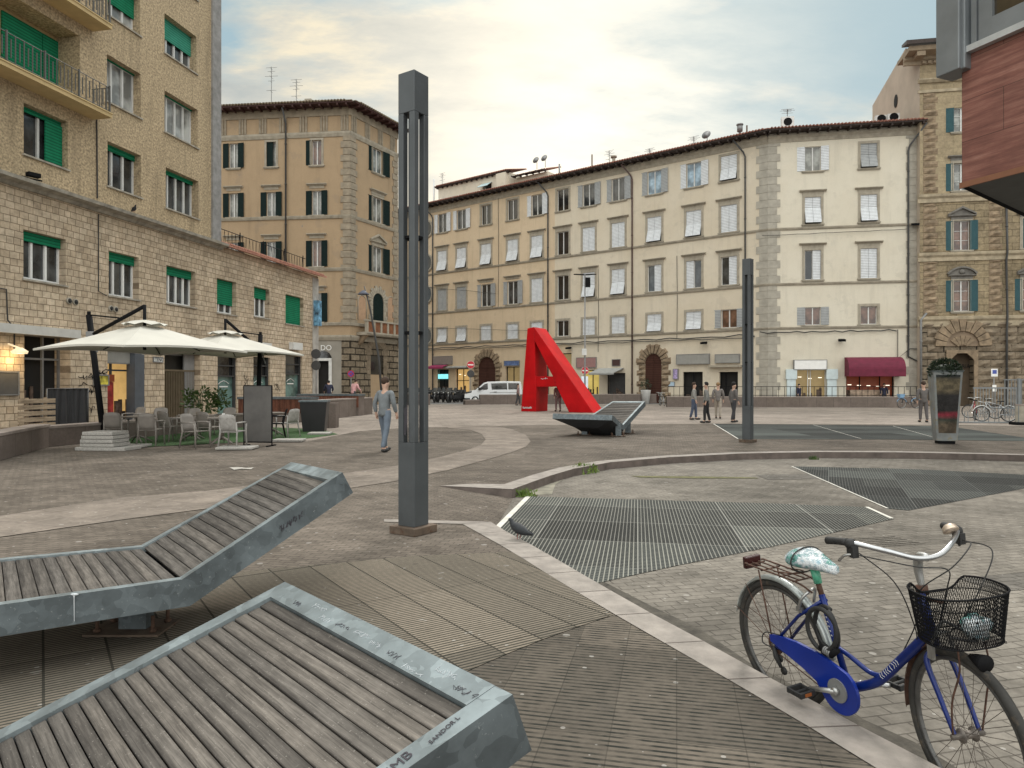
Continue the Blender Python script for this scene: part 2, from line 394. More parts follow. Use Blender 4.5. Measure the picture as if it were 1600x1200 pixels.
# ---------------------------------------------------------------- sky and light
W = bpy.data.worlds.new('World'); SC.world = W; W.use_nodes = True
SUN_EL, SUN_AZ = R(48), R(20)      # azimuth east of +Y
def build_world():
    nt = NT(W); nt.n.clear()
    out = nt.new('ShaderNodeOutputWorld')
    sky = nt.new('ShaderNodeTexSky', sky_type='NISHITA'); sky.sun_disc = False
    sky.sun_elevation = SUN_EL; sky.sun_rotation = SUN_AZ; sky.dust_density = 2.0; sky.ozone_density = 1.5
    b1 = nt.new('ShaderNodeBackground'); b1.inputs['Strength'].default_value = 0.085; nt.ln(sky.outputs[0], b1.inputs['Color'])
    tc = nt.new('ShaderNodeTexCoord'); d = tc.outputs['Generated']
    sp = nt.new('ShaderNodeSeparateXYZ'); nt.ln(d, sp.inputs[0])
    den = nt.math('ADD', nt.math('MAXIMUM', sp.outputs[2], 0.0), 0.22)
    cb = nt.new('ShaderNodeCombineXYZ'); nt.ln(nt.math('DIVIDE', sp.outputs[0], den), cb.inputs[0]); nt.ln(nt.math('DIVIDE', sp.outputs[1], den), cb.inputs[1])
    mp = nt.new('ShaderNodeMapping'); mp.inputs['Scale'].default_value = (0.75, 1.5, 1); mp.inputs['Location'].default_value = (2.2, 8.1, 3.3); mp.inputs['Rotation'].default_value = (0, 0, R(-28)); nt.ln(cb.outputs[0], mp.inputs['Vector'])
    n1 = nt.noise(mp.outputs[0], 1.9, 8, 0.58); n2 = nt.noise(mp.outputs[0], 0.75, 5, 0.6); n3 = nt.noise(mp.outputs[0], 3.2, 6, 0.62)
    # glow of the veiled sun low behind the far roofs
    def lobe(vec, p):
        vm = nt.new('ShaderNodeVectorMath', operation='DOT_PRODUCT'); nt.ln(d, vm.inputs[0]); vm.inputs[1].default_value = Vector(vec).normalized()
        return nt.math('POWER', nt.math('MAXIMUM', vm.outputs['Value'], 0.0), p)
    g = lobe((0.13, 1, 0.30), 40.0); g2 = lobe((0.12, 1, 0.28), 7.0)
    right = lobe((0.62, 1, 0.42), 14.0); left = lobe((-0.6, 1, 0.5), 10.0)
    cover = nt.math('ADD', nt.math('ADD', n1, nt.math('MULTIPLY', n2, 0.45)), nt.math('MULTIPLY', g2, 0.10))
    cover = nt.math('SUBTRACT', cover, nt.math('ADD', nt.math('MULTIPLY', right, 0.20), nt.math('MULTIPLY', left, 0.13)))
    fac = nt.ramp(cover, [(0.61, 0.0), (0.75, 1.0)])
    cloud = nt.ramp(n3, [(0.36, (0.40, 0.445, 0.445)), (0.5, (0.58, 0.58, 0.52)), (0.61, (0.90, 0.79, 0.57))])
    cloud = nt.mix(nt.math('MULTIPLY', g2, 0.35), cloud, (0.76, 0.70, 0.54))
    cloud = nt.mix(nt.math('MULTIPLY', g, 1.0, True), cloud, (1.15, 1.06, 0.88))
    blue = nt.mix(nt.math('MULTIPLY', g2, 0.4), (0.30, 0.455, 0.53), (0.56, 0.63, 0.60))
    col = nt.mix(fac, blue, cloud)
    col = nt.mix(nt.math('MULTIPLY', nt.math('MULTIPLY', g, nt.ramp(n3, [(0.32, 0.35), (0.58, 1.0)])), 0.98, True), col, (1.25, 1.15, 0.95))
    col = nt.mix(nt.math('MULTIPLY', g2, 0.06), col, (0.84, 0.77, 0.60))
    # sky brightening added overhead and behind the viewer to light ground and facades
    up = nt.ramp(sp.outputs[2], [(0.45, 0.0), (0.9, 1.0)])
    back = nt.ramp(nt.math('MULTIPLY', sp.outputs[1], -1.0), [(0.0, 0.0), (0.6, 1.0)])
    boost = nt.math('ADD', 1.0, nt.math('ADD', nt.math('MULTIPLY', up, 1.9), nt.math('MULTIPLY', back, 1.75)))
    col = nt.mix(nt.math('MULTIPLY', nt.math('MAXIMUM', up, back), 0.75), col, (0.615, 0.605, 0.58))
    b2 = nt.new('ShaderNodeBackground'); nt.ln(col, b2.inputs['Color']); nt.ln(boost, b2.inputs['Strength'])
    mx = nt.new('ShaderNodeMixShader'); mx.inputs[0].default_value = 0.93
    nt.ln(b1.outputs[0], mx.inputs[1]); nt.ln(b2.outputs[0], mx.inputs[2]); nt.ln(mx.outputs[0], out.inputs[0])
build_world()
sl = bpy.data.lights.new('sun', 'SUN'); sl.energy = 1.5; sl.angle = R(13); sl.color = (1.0, 0.95, 0.88)
so = bpy.data.objects.new('sun', sl); COL.objects.link(so)
sd = Vector((math.sin(SUN_AZ) * math.cos(SUN_EL), math.cos(SUN_AZ) * math.cos(SUN_EL), math.sin(SUN_EL)))
so.rotation_euler = sd.to_track_quat('Z', 'Y').to_euler(); so.location = (0, 0, 40)
vs = SC.view_settings; SC.display_settings.display_device = 'sRGB'
vs.view_transform = 'Standard'; vs.look = 'None'; vs.gamma = 1; vs.exposure = 0.17; vs.use_curve_mapping = False
SC.cycles.use_denoising = True
SC.cycles.max_bounces = 6; SC.cycles.diffuse_bounces = 3; SC.cycles.glossy_bounces = 3

# ---------------------------------------------------------------- material library
M = {}
M['plaza'] = bricks('plaza_setts', (0.208, 0.177, 0.148), (0.160, 0.137, 0.115), (0.108, 0.092, 0.078), 0.15, 0.075, 0.006, rot=R(12), var=0.35, stain=0.6)
M['plaza_far'] = bricks('far_slabs', (0.345, 0.297, 0.256), (0.285, 0.246, 0.212), (0.22, 0.19, 0.165), 0.6, 0.3, 0.012, rot=R(-8), var=0.3, stain=0.45)
M['band'] = bricks('pink_slabs', (0.285, 0.243, 0.206), (0.24, 0.206, 0.176), (0.2, 0.17, 0.15), 0.9, 0.45, 0.01, rot=R(20), var=0.35, stain=0.55, bmp=0.3)
M['rib_light'] = ribbed('ribbed_slabs', (0.34, 0.30, 0.255), (0.10, 0.088, 0.075), 0.028, 0.42, (1.3, 0.32), R(60), 0.012)
M['rib_dark'] = ribbed('ribbed_slabs_dark', (0.172, 0.150, 0.125), (0.03, 0.031, 0.027), 0.042, 0.40, (0.3, 1.1), R(13), 0.006, dots=True, jk=0.35)
# in ribbed_slabs the ribs run across the long slabs
def fix_rib():
    pass
M['rib_light'] = ribbed('ribbed_slabs', (0.265, 0.229, 0.186), (0.048, 0.047, 0.039), 0.036, 0.42, (0.33, 1.25), R(-33.5), 0.014)
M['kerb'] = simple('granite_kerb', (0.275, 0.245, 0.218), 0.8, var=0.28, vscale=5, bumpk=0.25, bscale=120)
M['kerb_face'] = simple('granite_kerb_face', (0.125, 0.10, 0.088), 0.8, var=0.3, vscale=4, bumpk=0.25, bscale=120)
M['sunken'] = bricks('grey_pavers', (0.275, 0.250, 0.216), (0.232, 0.211, 0.182), (0.145, 0.130, 0.112), 0.20, 0.10, 0.006, rot=R(-14), var=0.4, stain=0.6, bmp=0.6, fade=0.5)
M['asphalt'] = simple('asphalt', (0.075, 0.075, 0.078), 0.9, var=0.3, vscale=1.2, bumpk=0.3, bscale=80)
M['street'] = simple('street_asphalt', (0.17, 0.165, 0.16), 0.85, var=0.2, vscale=0.6, bumpk=0.3, bscale=60)
M['soil'] = simple('damp_soil', (0.07, 0.062, 0.05), 0.95, var=0.5, vscale=9, bumpk=0.8, bscale=40)
M['grate'] = grating('steel_grating', (0.255, 0.252, 0.228), (0.024, 0.027, 0.027), 0.044, 0.058, 0.0105, 0.006, (1.15, 1.15), R(10))
M['grate2'] = grating('steel_grating_side', (0.14, 0.142, 0.135), (0.024, 0.027, 0.027), 0.046, 0.055, 0.009, 0.007, (1.15, 1.15), R(24))
M['grate_far'] = grating('steel_grating_far', (0.065, 0.072, 0.07), (0.036, 0.041, 0.04), 0.08, 0.09, 0.014, 0.014, (3.2, 1.2), R(0))
M['white_edge'] = simple('pale_edge_strip', (0.62, 0.60, 0.54), 0.7, var=0.2)
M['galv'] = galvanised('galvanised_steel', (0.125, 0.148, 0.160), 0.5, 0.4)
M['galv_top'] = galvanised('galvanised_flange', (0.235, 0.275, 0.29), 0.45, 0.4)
M['slat'] = wood('weathered_slats', (0.08, 0.072, 0.065), (0.19, 0.173, 0.156), 'x')
M['black'] = simple('black_metal', (0.011, 0.011, 0.012), 0.7, spec=.06)
M['rustbolt'] = simple('rusty_bolt', (0.09, 0.05, 0.032), 0.8, var=0.4, vscale=20)
M['post'] = simple('grey_painted_steel', (0.078, 0.086, 0.092), 0.45, 0.2, var=0.22, vscale=1.5, bumpk=0.03, scuff=(.11, .12, .125))
M['post_base'] = simple('rusted_base_plate', (0.13, 0.095, 0.07), 0.8, 0.2, var=0.4, vscale=6, rust=(0.09, 0.045, 0.025))
M['red'] = simple('red_paint', (0.47, 0.004, 0.007), 0.45, var=0.25, scuff=(.28, .012, .012), spec=.2, vscale=0.7, bumpk=0.04, bscale=12)
M['white'] = simple('white_paint', (0.78, 0.78, 0.76), 0.5, var=0.06)
M['offwhite'] = simple('offwhite_frame', (0.62, 0.62, 0.60), 0.5, var=0.1)
M['glass'] = glass('window_glass', (0.055, 0.06, 0.062))
M['glass_dark'] = glass('dark_window_glass', (0.018, 0.018, 0.018))
M['glass_blue'] = glass('painted_sky_glass', (0.30, 0.42, 0.52))  # blue sky reflection put into the pane's base colour
M['glass_brown'] = glass('curtained_glass', (0.16, 0.085, 0.055))
M['glass_curtain'] = glass('pale_curtain_glass', (0.26, 0.27, 0.25))
M['glass_teal'] = glass('teal_frosted_glass', (0.10, 0.17, 0.155), 0.25)
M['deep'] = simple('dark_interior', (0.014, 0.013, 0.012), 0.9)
M['warm_lit'] = emis('lit_shop_interior', (1.0, 0.62, 0.22), 0.62)
M['yellow_lit'] = emis('lit_yellow_interior', (1.0, 0.75, 0.2), 0.55)
M['red_lit'] = emis('red_lit_interior', (0.5, 0.10, 0.03), 0.13)
M['dim_lit'] = emis('dim_shop_interior', (0.5, 0.36, 0.16), 0.5)
M['cyan_lit'] = emis('cyan_neon', (0.3, 0.95, 1.0), 1.3)
M['white_lit'] = emis('white_lamp', (1.0, 0.93, 0.75), 2.5)

# ---------------------------------------------------------------- ground
def offset_line(pts, w):
    out = []
    for i, p in enumerate(pts):
        a = pts[max(i - 1, 0)]; b = pts[min(i + 1, len(pts) - 1)]
        t = Vector((b[0] - a[0], b[1] - a[1])).normalized()
        out.append(Vector((p[0] - t.y * w, p[1] + t.x * w, p[2])))
    return out
base = MB(); base.sheet([(-700, -200), (700, -200), (700, 1500), (-700, 1500)], -0.30)
tag(base.build('ground', M['asphalt']), kind='structure')

NKo = [G(*p) for p in ((766, 816), (800, 837), (834, 854), (880, 881), (931, 911), (1010, 956), (1100, 1004), (1282, 1105), (1464, 1200))]
e = (NKo[-1] - NKo[-2]).normalized(); NKo += [NKo[-1] + e * 2.0, NKo[-1] + e * 9.0]
NKi = [G(*p) for p in ((722, 819), (760, 840), (800, 862.5), (848, 893), (900, 925), (986, 976), (1072, 1025), (1220, 1110), (1366, 1200))]
e = (NKi[-1] - NKi[-2]).normalized(); NKi += [NKi[-1] + e * 2.0, NKi[-1] + e * 9.0]
FK = [G(*p) for p in ((800, 765), (830, 754), (860, 743.5), (897, 732.5), (954, 722.5), (1047, 714.5), (1160, 708.8), (1280, 706.5), (1400, 707), (1500, 709), (1600, 711.5))]
FK += [FK[-1] + Vector((4, -0.75, 0)), FK[-1] + Vector((14, -4, 0)), FK[-1] + Vector((40, -18, 0))]
RA, RB = G(668, 815), G(685, 759.5)       # upper end of the ramp
plaza = list(reversed(NKo)) + [RA, RB] + FK + [Vector((70, 61, 0)), Vector((-70, 61, 0)), Vector((-70, -12, 0))]
pm = MB(); pm.sheet(plaza, 0.0)
sk = list(reversed(NKo)) + [RA, RB] + FK
for a, b in zip(sk, sk[1:]):
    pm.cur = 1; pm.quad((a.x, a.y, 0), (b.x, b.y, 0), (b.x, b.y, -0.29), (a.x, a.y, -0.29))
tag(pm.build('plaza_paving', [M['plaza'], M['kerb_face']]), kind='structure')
low = [NKo[0] + Vector((-.4, .3, 0))] + [p + Vector((-0.1, 0, 0)) for p in NKo] + [Vector((60, -12, 0)), FK[-1]] + [p + Vector((0, 0.1, 0)) for p in reversed(FK)]
lm = MB(); lm.sheet(low, LOW)
tag(lm.build('sunken_paving', M['sunken']), kind='structure')
rm = MB()
c1 = Vector((FK[0].x + 0.02, FK[0].y + 0.02, LOW + .003)); c2 = Vector((NKo[0].x + 0.02, NKo[0].y - 0.02, LOW + .003))
rm.add([RA + Vector((-.05, -.02, -.001)), RB + Vector((-.02, .03, -.001)), c1, c2], [(0, 1, 2, 3)])
tag(rm.build('ramp', M['plaza']), kind='structure')
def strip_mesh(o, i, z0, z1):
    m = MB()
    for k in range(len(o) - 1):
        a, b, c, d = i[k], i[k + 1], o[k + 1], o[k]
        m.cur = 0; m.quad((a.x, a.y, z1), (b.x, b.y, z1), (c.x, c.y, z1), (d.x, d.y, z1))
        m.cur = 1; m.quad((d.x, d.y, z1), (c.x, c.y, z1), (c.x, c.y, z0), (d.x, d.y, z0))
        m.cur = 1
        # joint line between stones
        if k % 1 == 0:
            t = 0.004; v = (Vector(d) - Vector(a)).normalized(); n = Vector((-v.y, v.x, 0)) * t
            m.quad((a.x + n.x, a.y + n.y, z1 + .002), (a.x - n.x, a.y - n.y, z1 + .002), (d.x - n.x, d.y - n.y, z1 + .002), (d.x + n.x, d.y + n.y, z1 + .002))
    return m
def resample(pts, step):
    out = [pts[0].copy()]; acc = 0
    for a, b in zip(pts, pts[1:]):
        L = (b - a).length; n = max(1, round(L / step))
        out += [a.lerp(b, (k + 1) / n) for k in range(n)]
    return out
# near kerb stones: sample both edges at the same fractions
def frac_pts(pts, n):
    L = [0]
    for a, b in zip(pts, pts[1:]): L.append(L[-1] + (b - a).length)
    out = []
    for k in range(n + 1):
        s = L[-1] * k / n
        for i in range(len(pts) - 1):
            if L[i + 1] >= s - 1e-6:
                out.append(pts[i].lerp(pts[i + 1], (s - L[i]) / max(L[i + 1] - L[i], 1e-6))); break
    return out
no, ni = frac_pts(NKo[:-1], 13), frac_pts(NKi[:-1], 13)
nrm = [Vector(((b - a).y, -(b - a).x, 0)).normalized() for a, b in zip(no, no[1:] + [no[-1] * 2 - no[-2]])]
no = [p + Vector((.004, .002, 0)) for p in no]
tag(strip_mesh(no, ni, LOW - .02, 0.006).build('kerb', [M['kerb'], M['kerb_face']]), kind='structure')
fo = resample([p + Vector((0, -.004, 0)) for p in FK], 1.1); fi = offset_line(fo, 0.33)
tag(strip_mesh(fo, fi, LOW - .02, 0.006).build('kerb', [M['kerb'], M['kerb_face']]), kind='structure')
ks = MB(); ks.sheet([G(600, 812), G(762, 816), G(722, 819.5), G(600, 816)], 0.007); tag(ks.build('kerb', M['kerb']), kind='structure')
ks = MB(); ks.sheet([G(688, 759.5), G(800, 765), G(815, 752), G(790, 757), G(735, 756.5)], 0.0065); tag(ks.build('kerb', M['kerb']), kind='structure')

def zone(name, px, mat, z, low=False):
    m = MB(); zz = LOW if low else 0
    m.sheet([G(x, y, zz) for x, y in px], zz + z)
    return tag(m.build(name, mat), kind='structure')
zone('far_paving', [(300, 690), (480, 690), (560, 674), (640, 668), (700, 667.5), (770, 665.5), (900, 663.5), (1112, 662), (1500, 664), (2100, 676), (2100, 631.5), (120, 631.5)], M['plaza_far'], 0.004)
zone('pink_paving_band', [(-260, 850), (0, 807), (181, 779), (319, 768), (450, 752), (560, 737), (620, 728), (690, 714), (735, 702), (752, 695), (759, 687), (752, 678), (735, 672), (700, 668.5), (690, 664), (770, 665.3), (800, 671), (822, 680), (829, 690), (822, 698), (800, 707), (770, 716), (700, 735), (620, 752), (450, 778), (319, 796), (181, 814), (0, 840), (-260, 885)], M['band'], 0.008)
zone('ribbed_paving', [(-420, 1010), (100, 935), (300, 905), (420, 890), (520, 882), (640, 870), (800, 863.5), (850, 894.5), (900, 926), (959, 962), (900, 982), (850, 1000), (800, 1020), (740, 1046), (690, 1068), (600, 1110), (470, 1165), (330, 1230), (200, 1290), (-420, 1290)], M['rib_light'], 0.008)
zone('dark_ribbed_paving', [(959, 962), (1072, 1026), (1100, 1041), (1366, 1201), (1480, 1265), (1700, 1380), (1900, 1500), (300, 1500), (200, 1290), (330, 1230), (470, 1165), (600, 1110), (690, 1068), (740, 1046), (800, 1020), (850, 1000), (900, 982)], M['rib_dark'], 0.004)
zone('grating', [(779, 829), (830, 776), (960, 780), (1200, 787), (1357, 793), (1397, 811), (1200, 856), (1059, 884), (933, 912)], M['grate'], 0.006, True)
zone('grating', [(1236, 729), (1420, 733), (1640, 744), (1640, 756), (1420, 798), (1385, 795)], M['grate2'], 0.006, True)
zone('grating', [(1114, 662.5), (1300, 664), (1480, 666), (1520, 672), (1640, 690), (1420, 687), (1152, 686)], M['grate_far'], 0.008)
def edge_strip(px, w, z, low):
    pts = [G(x, y, LOW if low else 0) for x, y in px]
    o = offset_line(pts, w); m = MB()
    for k in range(len(pts) - 1): m.add([(pts[k].x, pts[k].y, z), (pts[k + 1].x, pts[k + 1].y, z), (o[k + 1].x, o[k + 1].y, z), (o[k].x, o[k].y, z)], [(0, 1, 2, 3)])
    tag(m.build('pale_edge_strip', M['white_edge']), kind='structure')
edge_strip([(779, 829), (830, 776)], 0.08, LOW + .010, True)
edge_strip([(1236, 729), (1385, 795)], 0.03, LOW + .010, True)
edge_strip([(1357, 793), (1397, 811)], -0.05, LOW + .010, True)
edge_strip([(1114, 662.5), (1152, 686)], 0.04, 0.012, False)
edge_strip([(1270, 664), (1345, 686)], 0.022, 0.012, False)
edge_strip([(1395, 666), (1470, 687)], 0.022, 0.012, False)
# damp soil gap along the foot of the near kerb
sg = MB(); a = [G(x, y, LOW) for x, y in ((935, 912), (1010, 950), (1080, 985), (1170, 1040), (1290, 1105), (1400, 1165), (1500, 1225))]
random.seed(3); b = [p + Vector((0.015 + 0.09 * random.random(), 0.01 + .04 * random.random(), 0)) for p in a]
b[0] = a[0] + Vector((.06, .04, 0)); a = [p + Vector((-.12, -.02, 0)) for p in a]
for k in range(len(a) - 1): sg.add([(a[k].x, a[k].y, LOW + .004), (a[k + 1].x, a[k + 1].y, LOW + .004), (b[k + 1].x, b[k + 1].y, LOW + .004), (b[k].x, b[k].y, LOW + .004)], [(0, 1, 2, 3)])
tag(sg.build('soil_strip', M['soil']), kind='structure')
# street beyond the low walls
st = MB(); st.sheet([(-200, 58, 0), (200, 58, 0), (200, 200, 0), (-200, 200, 0)], -0.012)
tag(st.build('street', M['street']), kind='structure')
M['moss'] = simple('mossy_stain', (0.12, 0.115, 0.05), 0.95, var=0.5, vscale=7)
zone('moss_stain', [(985, 744), (1100, 745), (1180, 746.5), (1185, 748), (1100, 748), (1000, 746.5)], M['moss'], 0.007, True)
M['dirt'] = simple('dusty_gutter', (0.22, 0.205, 0.16), 0.95, var=0.35, vscale=5)
zone('gutter_dirt', [(815, 774), (835, 756), (880, 741), (890, 744), (868, 757), (862, 773)], M['dirt'], 0.005, True)

zone('paint_mark', [(359, 731.5), (372, 730.5), (385, 732), (397, 731), (392, 734), (378, 733.2), (366, 735)], simple('faded_paint', (.40, .38, .34), .8, var=.4, vscale=9), 0.012)
dc_ = MB(); da, db, dcc = G(1330, 842, LOW), G(1395, 838, LOW), G(1452, 851, LOW)
for i in range(6):
    p = da.lerp(da + (dcc - db), (i + .2) / 6); w_ = (dcc - db) / 6 * .3; q = p + (db - da)
    dc_.add([(p.x, p.y, LOW + .004), (q.x, q.y, LOW + .004), (q.x + w_.x, q.y + w_.y, LOW + .004), (p.x + w_.x, p.y + w_.y, LOW + .004)], [(0, 1, 2, 3)])
tag(dc_.build('drain_slots', M['soil']), kind='structure')
M['patch'] = bricks('darker_paver_patch', (0.20, 0.185, 0.165), (0.17, 0.157, 0.14), (0.10, 0.092, 0.08), 0.20, 0.10, 0.006, rot=R(-14), var=.4, stain=.6)
zone('worn_patch', [(1180, 742), (1290, 741), (1310, 748), (1200, 750)], M['patch'], 0.005, True)
zone('worn_patch', [(1500, 905), (1640, 890), (1680, 915), (1560, 925)], M['patch'], 0.005, True)
# ---------------------------------------------------------------- facades
class Face:
    def __init__(s, O, d, root=None):
        s.O = Vector((O[0], O[1], 0)); s.d = Vector((d[0], d[1], 0)).normalized()
        s.n = Vector((-s.d.y, s.d.x, 0))      # inward
        s.M = Matrix(((s.d.x, s.n.x, 0, s.O.x), (s.d.y, s.n.y, 0, s.O.y), (0, 0, 1, 0), (0, 0, 0, 1)))
    def u(s, x, off=0.0):
        k = (x - 800) / FPX; O = s.O + s.n * off
        return (k * O.y - O.x) / (s.d.x - k * s.d.y)
    def uz(s, x, y, off=0.0):
        u = s.u(x, off); Y = s.O.y + s.n.y * off + u * s.d.y
        return u, CH + (HY - y) * Y / FPX
    def z(s, x, y, off=0.0): return s.uz(x, y, off)[1]
    def bind(s, root):
        s.root = root
        rw = Matrix.Translation(root.location) @ RZ(root.rotation_euler.z)
        s.rel = rw.inverted() @ s.M
        return s
MESH = {}
def part(name, key, fn, mats, parent, Mx=None):
    """child object whose mesh is shared by every part built with the same key"""
    if key is None or key not in MESH:
        m = MB(); fn(m); me = m.mesh(name)
        for mm in (mats if isinstance(mats, (list, tuple)) else [mats]): me.materials.append(mm)
        if key is None: return link(name, me, None, parent, Mx)
        MESH[key] = me
    me = MESH[key]
    if mats is not None and me.materials and me.materials[0] != (mats[0] if isinstance(mats, (list, tuple)) else mats):
        k2 = (key, (mats[0] if isinstance(mats, (list, tuple)) else mats).name)
        if k2 not in MESH:
            me2 = me.copy(); me2.materials.clear()
            for mm in (mats if isinstance(mats, (list, tuple)) else [mats]): me2.materials.append(mm)
            MESH[k2] = me2
        me = MESH[k2]
    return link(name, me, None, parent, Mx)
def wall_mesh(m, u0, u1, z0, z1, holes, depth=0.2, back=None):
    us = sorted({u0, u1} | {min(max(h[i], u0), u1) for h in holes for i in (0, 1)})
    zs = sorted({z0, z1} | {min(max(h[i], z0), z1) for h in holes for i in (2, 3)})
    for i in range(len(us) - 1):
        for j in range(len(zs) - 1):
            a, b, c, d = us[i], us[i + 1], zs[j], zs[j + 1]
            cu, cz = (a + b) / 2, (c + d) / 2
            if b - a < 1e-4 or d - c < 1e-4: continue
            if any(h[0] < cu < h[1] and h[2] < cz < h[3] for h in holes): continue
            m.quad((a, 0, c), (b, 0, c), (b, 0, d), (a, 0, d))
    for h in holes:
        a, b, c, d = h[:4]; y = h[4] if len(h) > 4 else depth
        m.quad((a, 0, c), (a, y, c), (a, y, d), (a, 0, d)); m.quad((b, 0, c), (b, y, c), (b, y, d), (b, 0, d))
        m.quad((a, 0, c), (b, 0, c), (b, y, c), (a, y, c)); m.quad((a, 0, d), (b, 0, d), (b, y, d), (a, y, d))
def moulding(m, u0, u1, z, prof):
    """profile [(protrusion, dz)] swept along u"""
    n = len(prof)
    vs = [(u, -p, z + dz) for u in (u0, u1) for p, dz in prof]
    fs = [(i, i + 1, n + i + 1, n + i) for i in range(n - 1)] + [tuple(range(n)), tuple(n + i for i in reversed(range(n)))]
    m.add(vs, fs)
def r3(x): return round(x, 2)

M['cream'] = stucco('cream_stucco', (0.63, 0.565, 0.455), (0.57, 0.495, 0.38), 18, 0.28, 0.10)
M['cream2'] = stucco('pale_cream_stucco', (0.65, 0.605, 0.505), (0.60, 0.545, 0.44), 18, 0.22, 0.1)
M['ochre'] = stucco('ochre_stucco', (0.62, 0.50, 0.355), (0.55, 0.435, 0.30), 18, 0.32, 0.12)
M['tan'] = stucco('tan_stucco', (0.40, 0.295, 0.19), (0.345, 0.255, 0.165), 14, 0.4, 0.14, patch=(.26, .21, .16))
M['trim'] = simple('grey_stone_trim', (0.33, 0.295, 0.235), 0.85, var=0.22, vscale=2.5, bumpk=0.2, bscale=50)
M['trim_dark'] = simple('dark_weathered_stone', (0.16, 0.15, 0.135), 0.85, var=0.3, vscale=2.5, bumpk=0.2, bscale=50)
M['quoin'] = simple('grey_painted_quoin', (0.35, 0.325, 0.275), 0.85, var=0.18, vscale=2, bumpk=0.15, bscale=40)
M['quoin_gap'] = simple('quoin_joint', (0.13, 0.12, 0.10), 0.9)
M['eave'] = simple('dark_eave_timber', (0.045, 0.032, 0.028), 0.8, var=0.3, vscale=3)
M['eave_red'] = simple('dark_red_eave', (0.055, 0.02, 0.018), 0.7, var=0.3, vscale=3)
def tiles(name, c1, c2):
    m, nt, b = newmat(name); v = coords(nt, 0, 'xy')
    sp = nt.new('ShaderNodeSeparateXYZ'); nt.ln(v, sp.inputs[0])
    w = nt.math('ABSOLUTE', nt.math('SUBTRACT', nt.math('FRACT', nt.math('DIVIDE', sp.outputs[0], 0.26)), 0.5))
    n = nt.noise(v, 5, 5, 0.7)
    col = nt.mix(nt.ramp(n, [(0.3, 0.0), (0.7, 1.0)]), c1, c2); col = nt.mix(nt.ramp(w, [(0.05, 0.6), (0.25, 0.0)]), col, dark(c1, 0.3))
    nt.ln(col, b.inputs['Base Color']); b.inputs['Roughness'].default_value = 0.9; bump(nt, b, w, 1.0, 0.08); return m
M['tile'] = tiles('terracotta_tiles', (0.20, 0.075, 0.055), (0.34, 0.17, 0.12))
M['tile_mossy'] = tiles('mossy_tiles', (0.12, 0.09, 0.06), (0.26, 0.2, 0.13))
M['pipe'] = simple('brown_drainpipe', (0.07, 0.035, 0.03), 0.5, var=0.2)
M['pipe_dark'] = simple('dark_drainpipe', (0.045, 0.045, 0.045), 0.5, var=0.2)
M['cable'] = simple('black_cable', (0.03, 0.028, 0.026), 0.7)
M['sh_white'] = louvre('white_shutter', (0.80, 0.83, 0.86), 0.13)
M['sh_grey'] = louvre('grey_shutter', (0.44, 0.455, 0.46), 0.13)
M['sh_green'] = louvre('dark_green_shutter', (0.008, 0.021, 0.020), 0.11)
M['sh_teal'] = louvre('blue_green_shutter', (0.06, 0.135, 0.155), 0.06)
M['blind'] = louvre('green_roller_blind', (0.015, 0.235, 0.118), 0.11)
M['blind_pale'] = louvre('faded_green_blind', (0.06, 0.33, 0.23), 0.11)

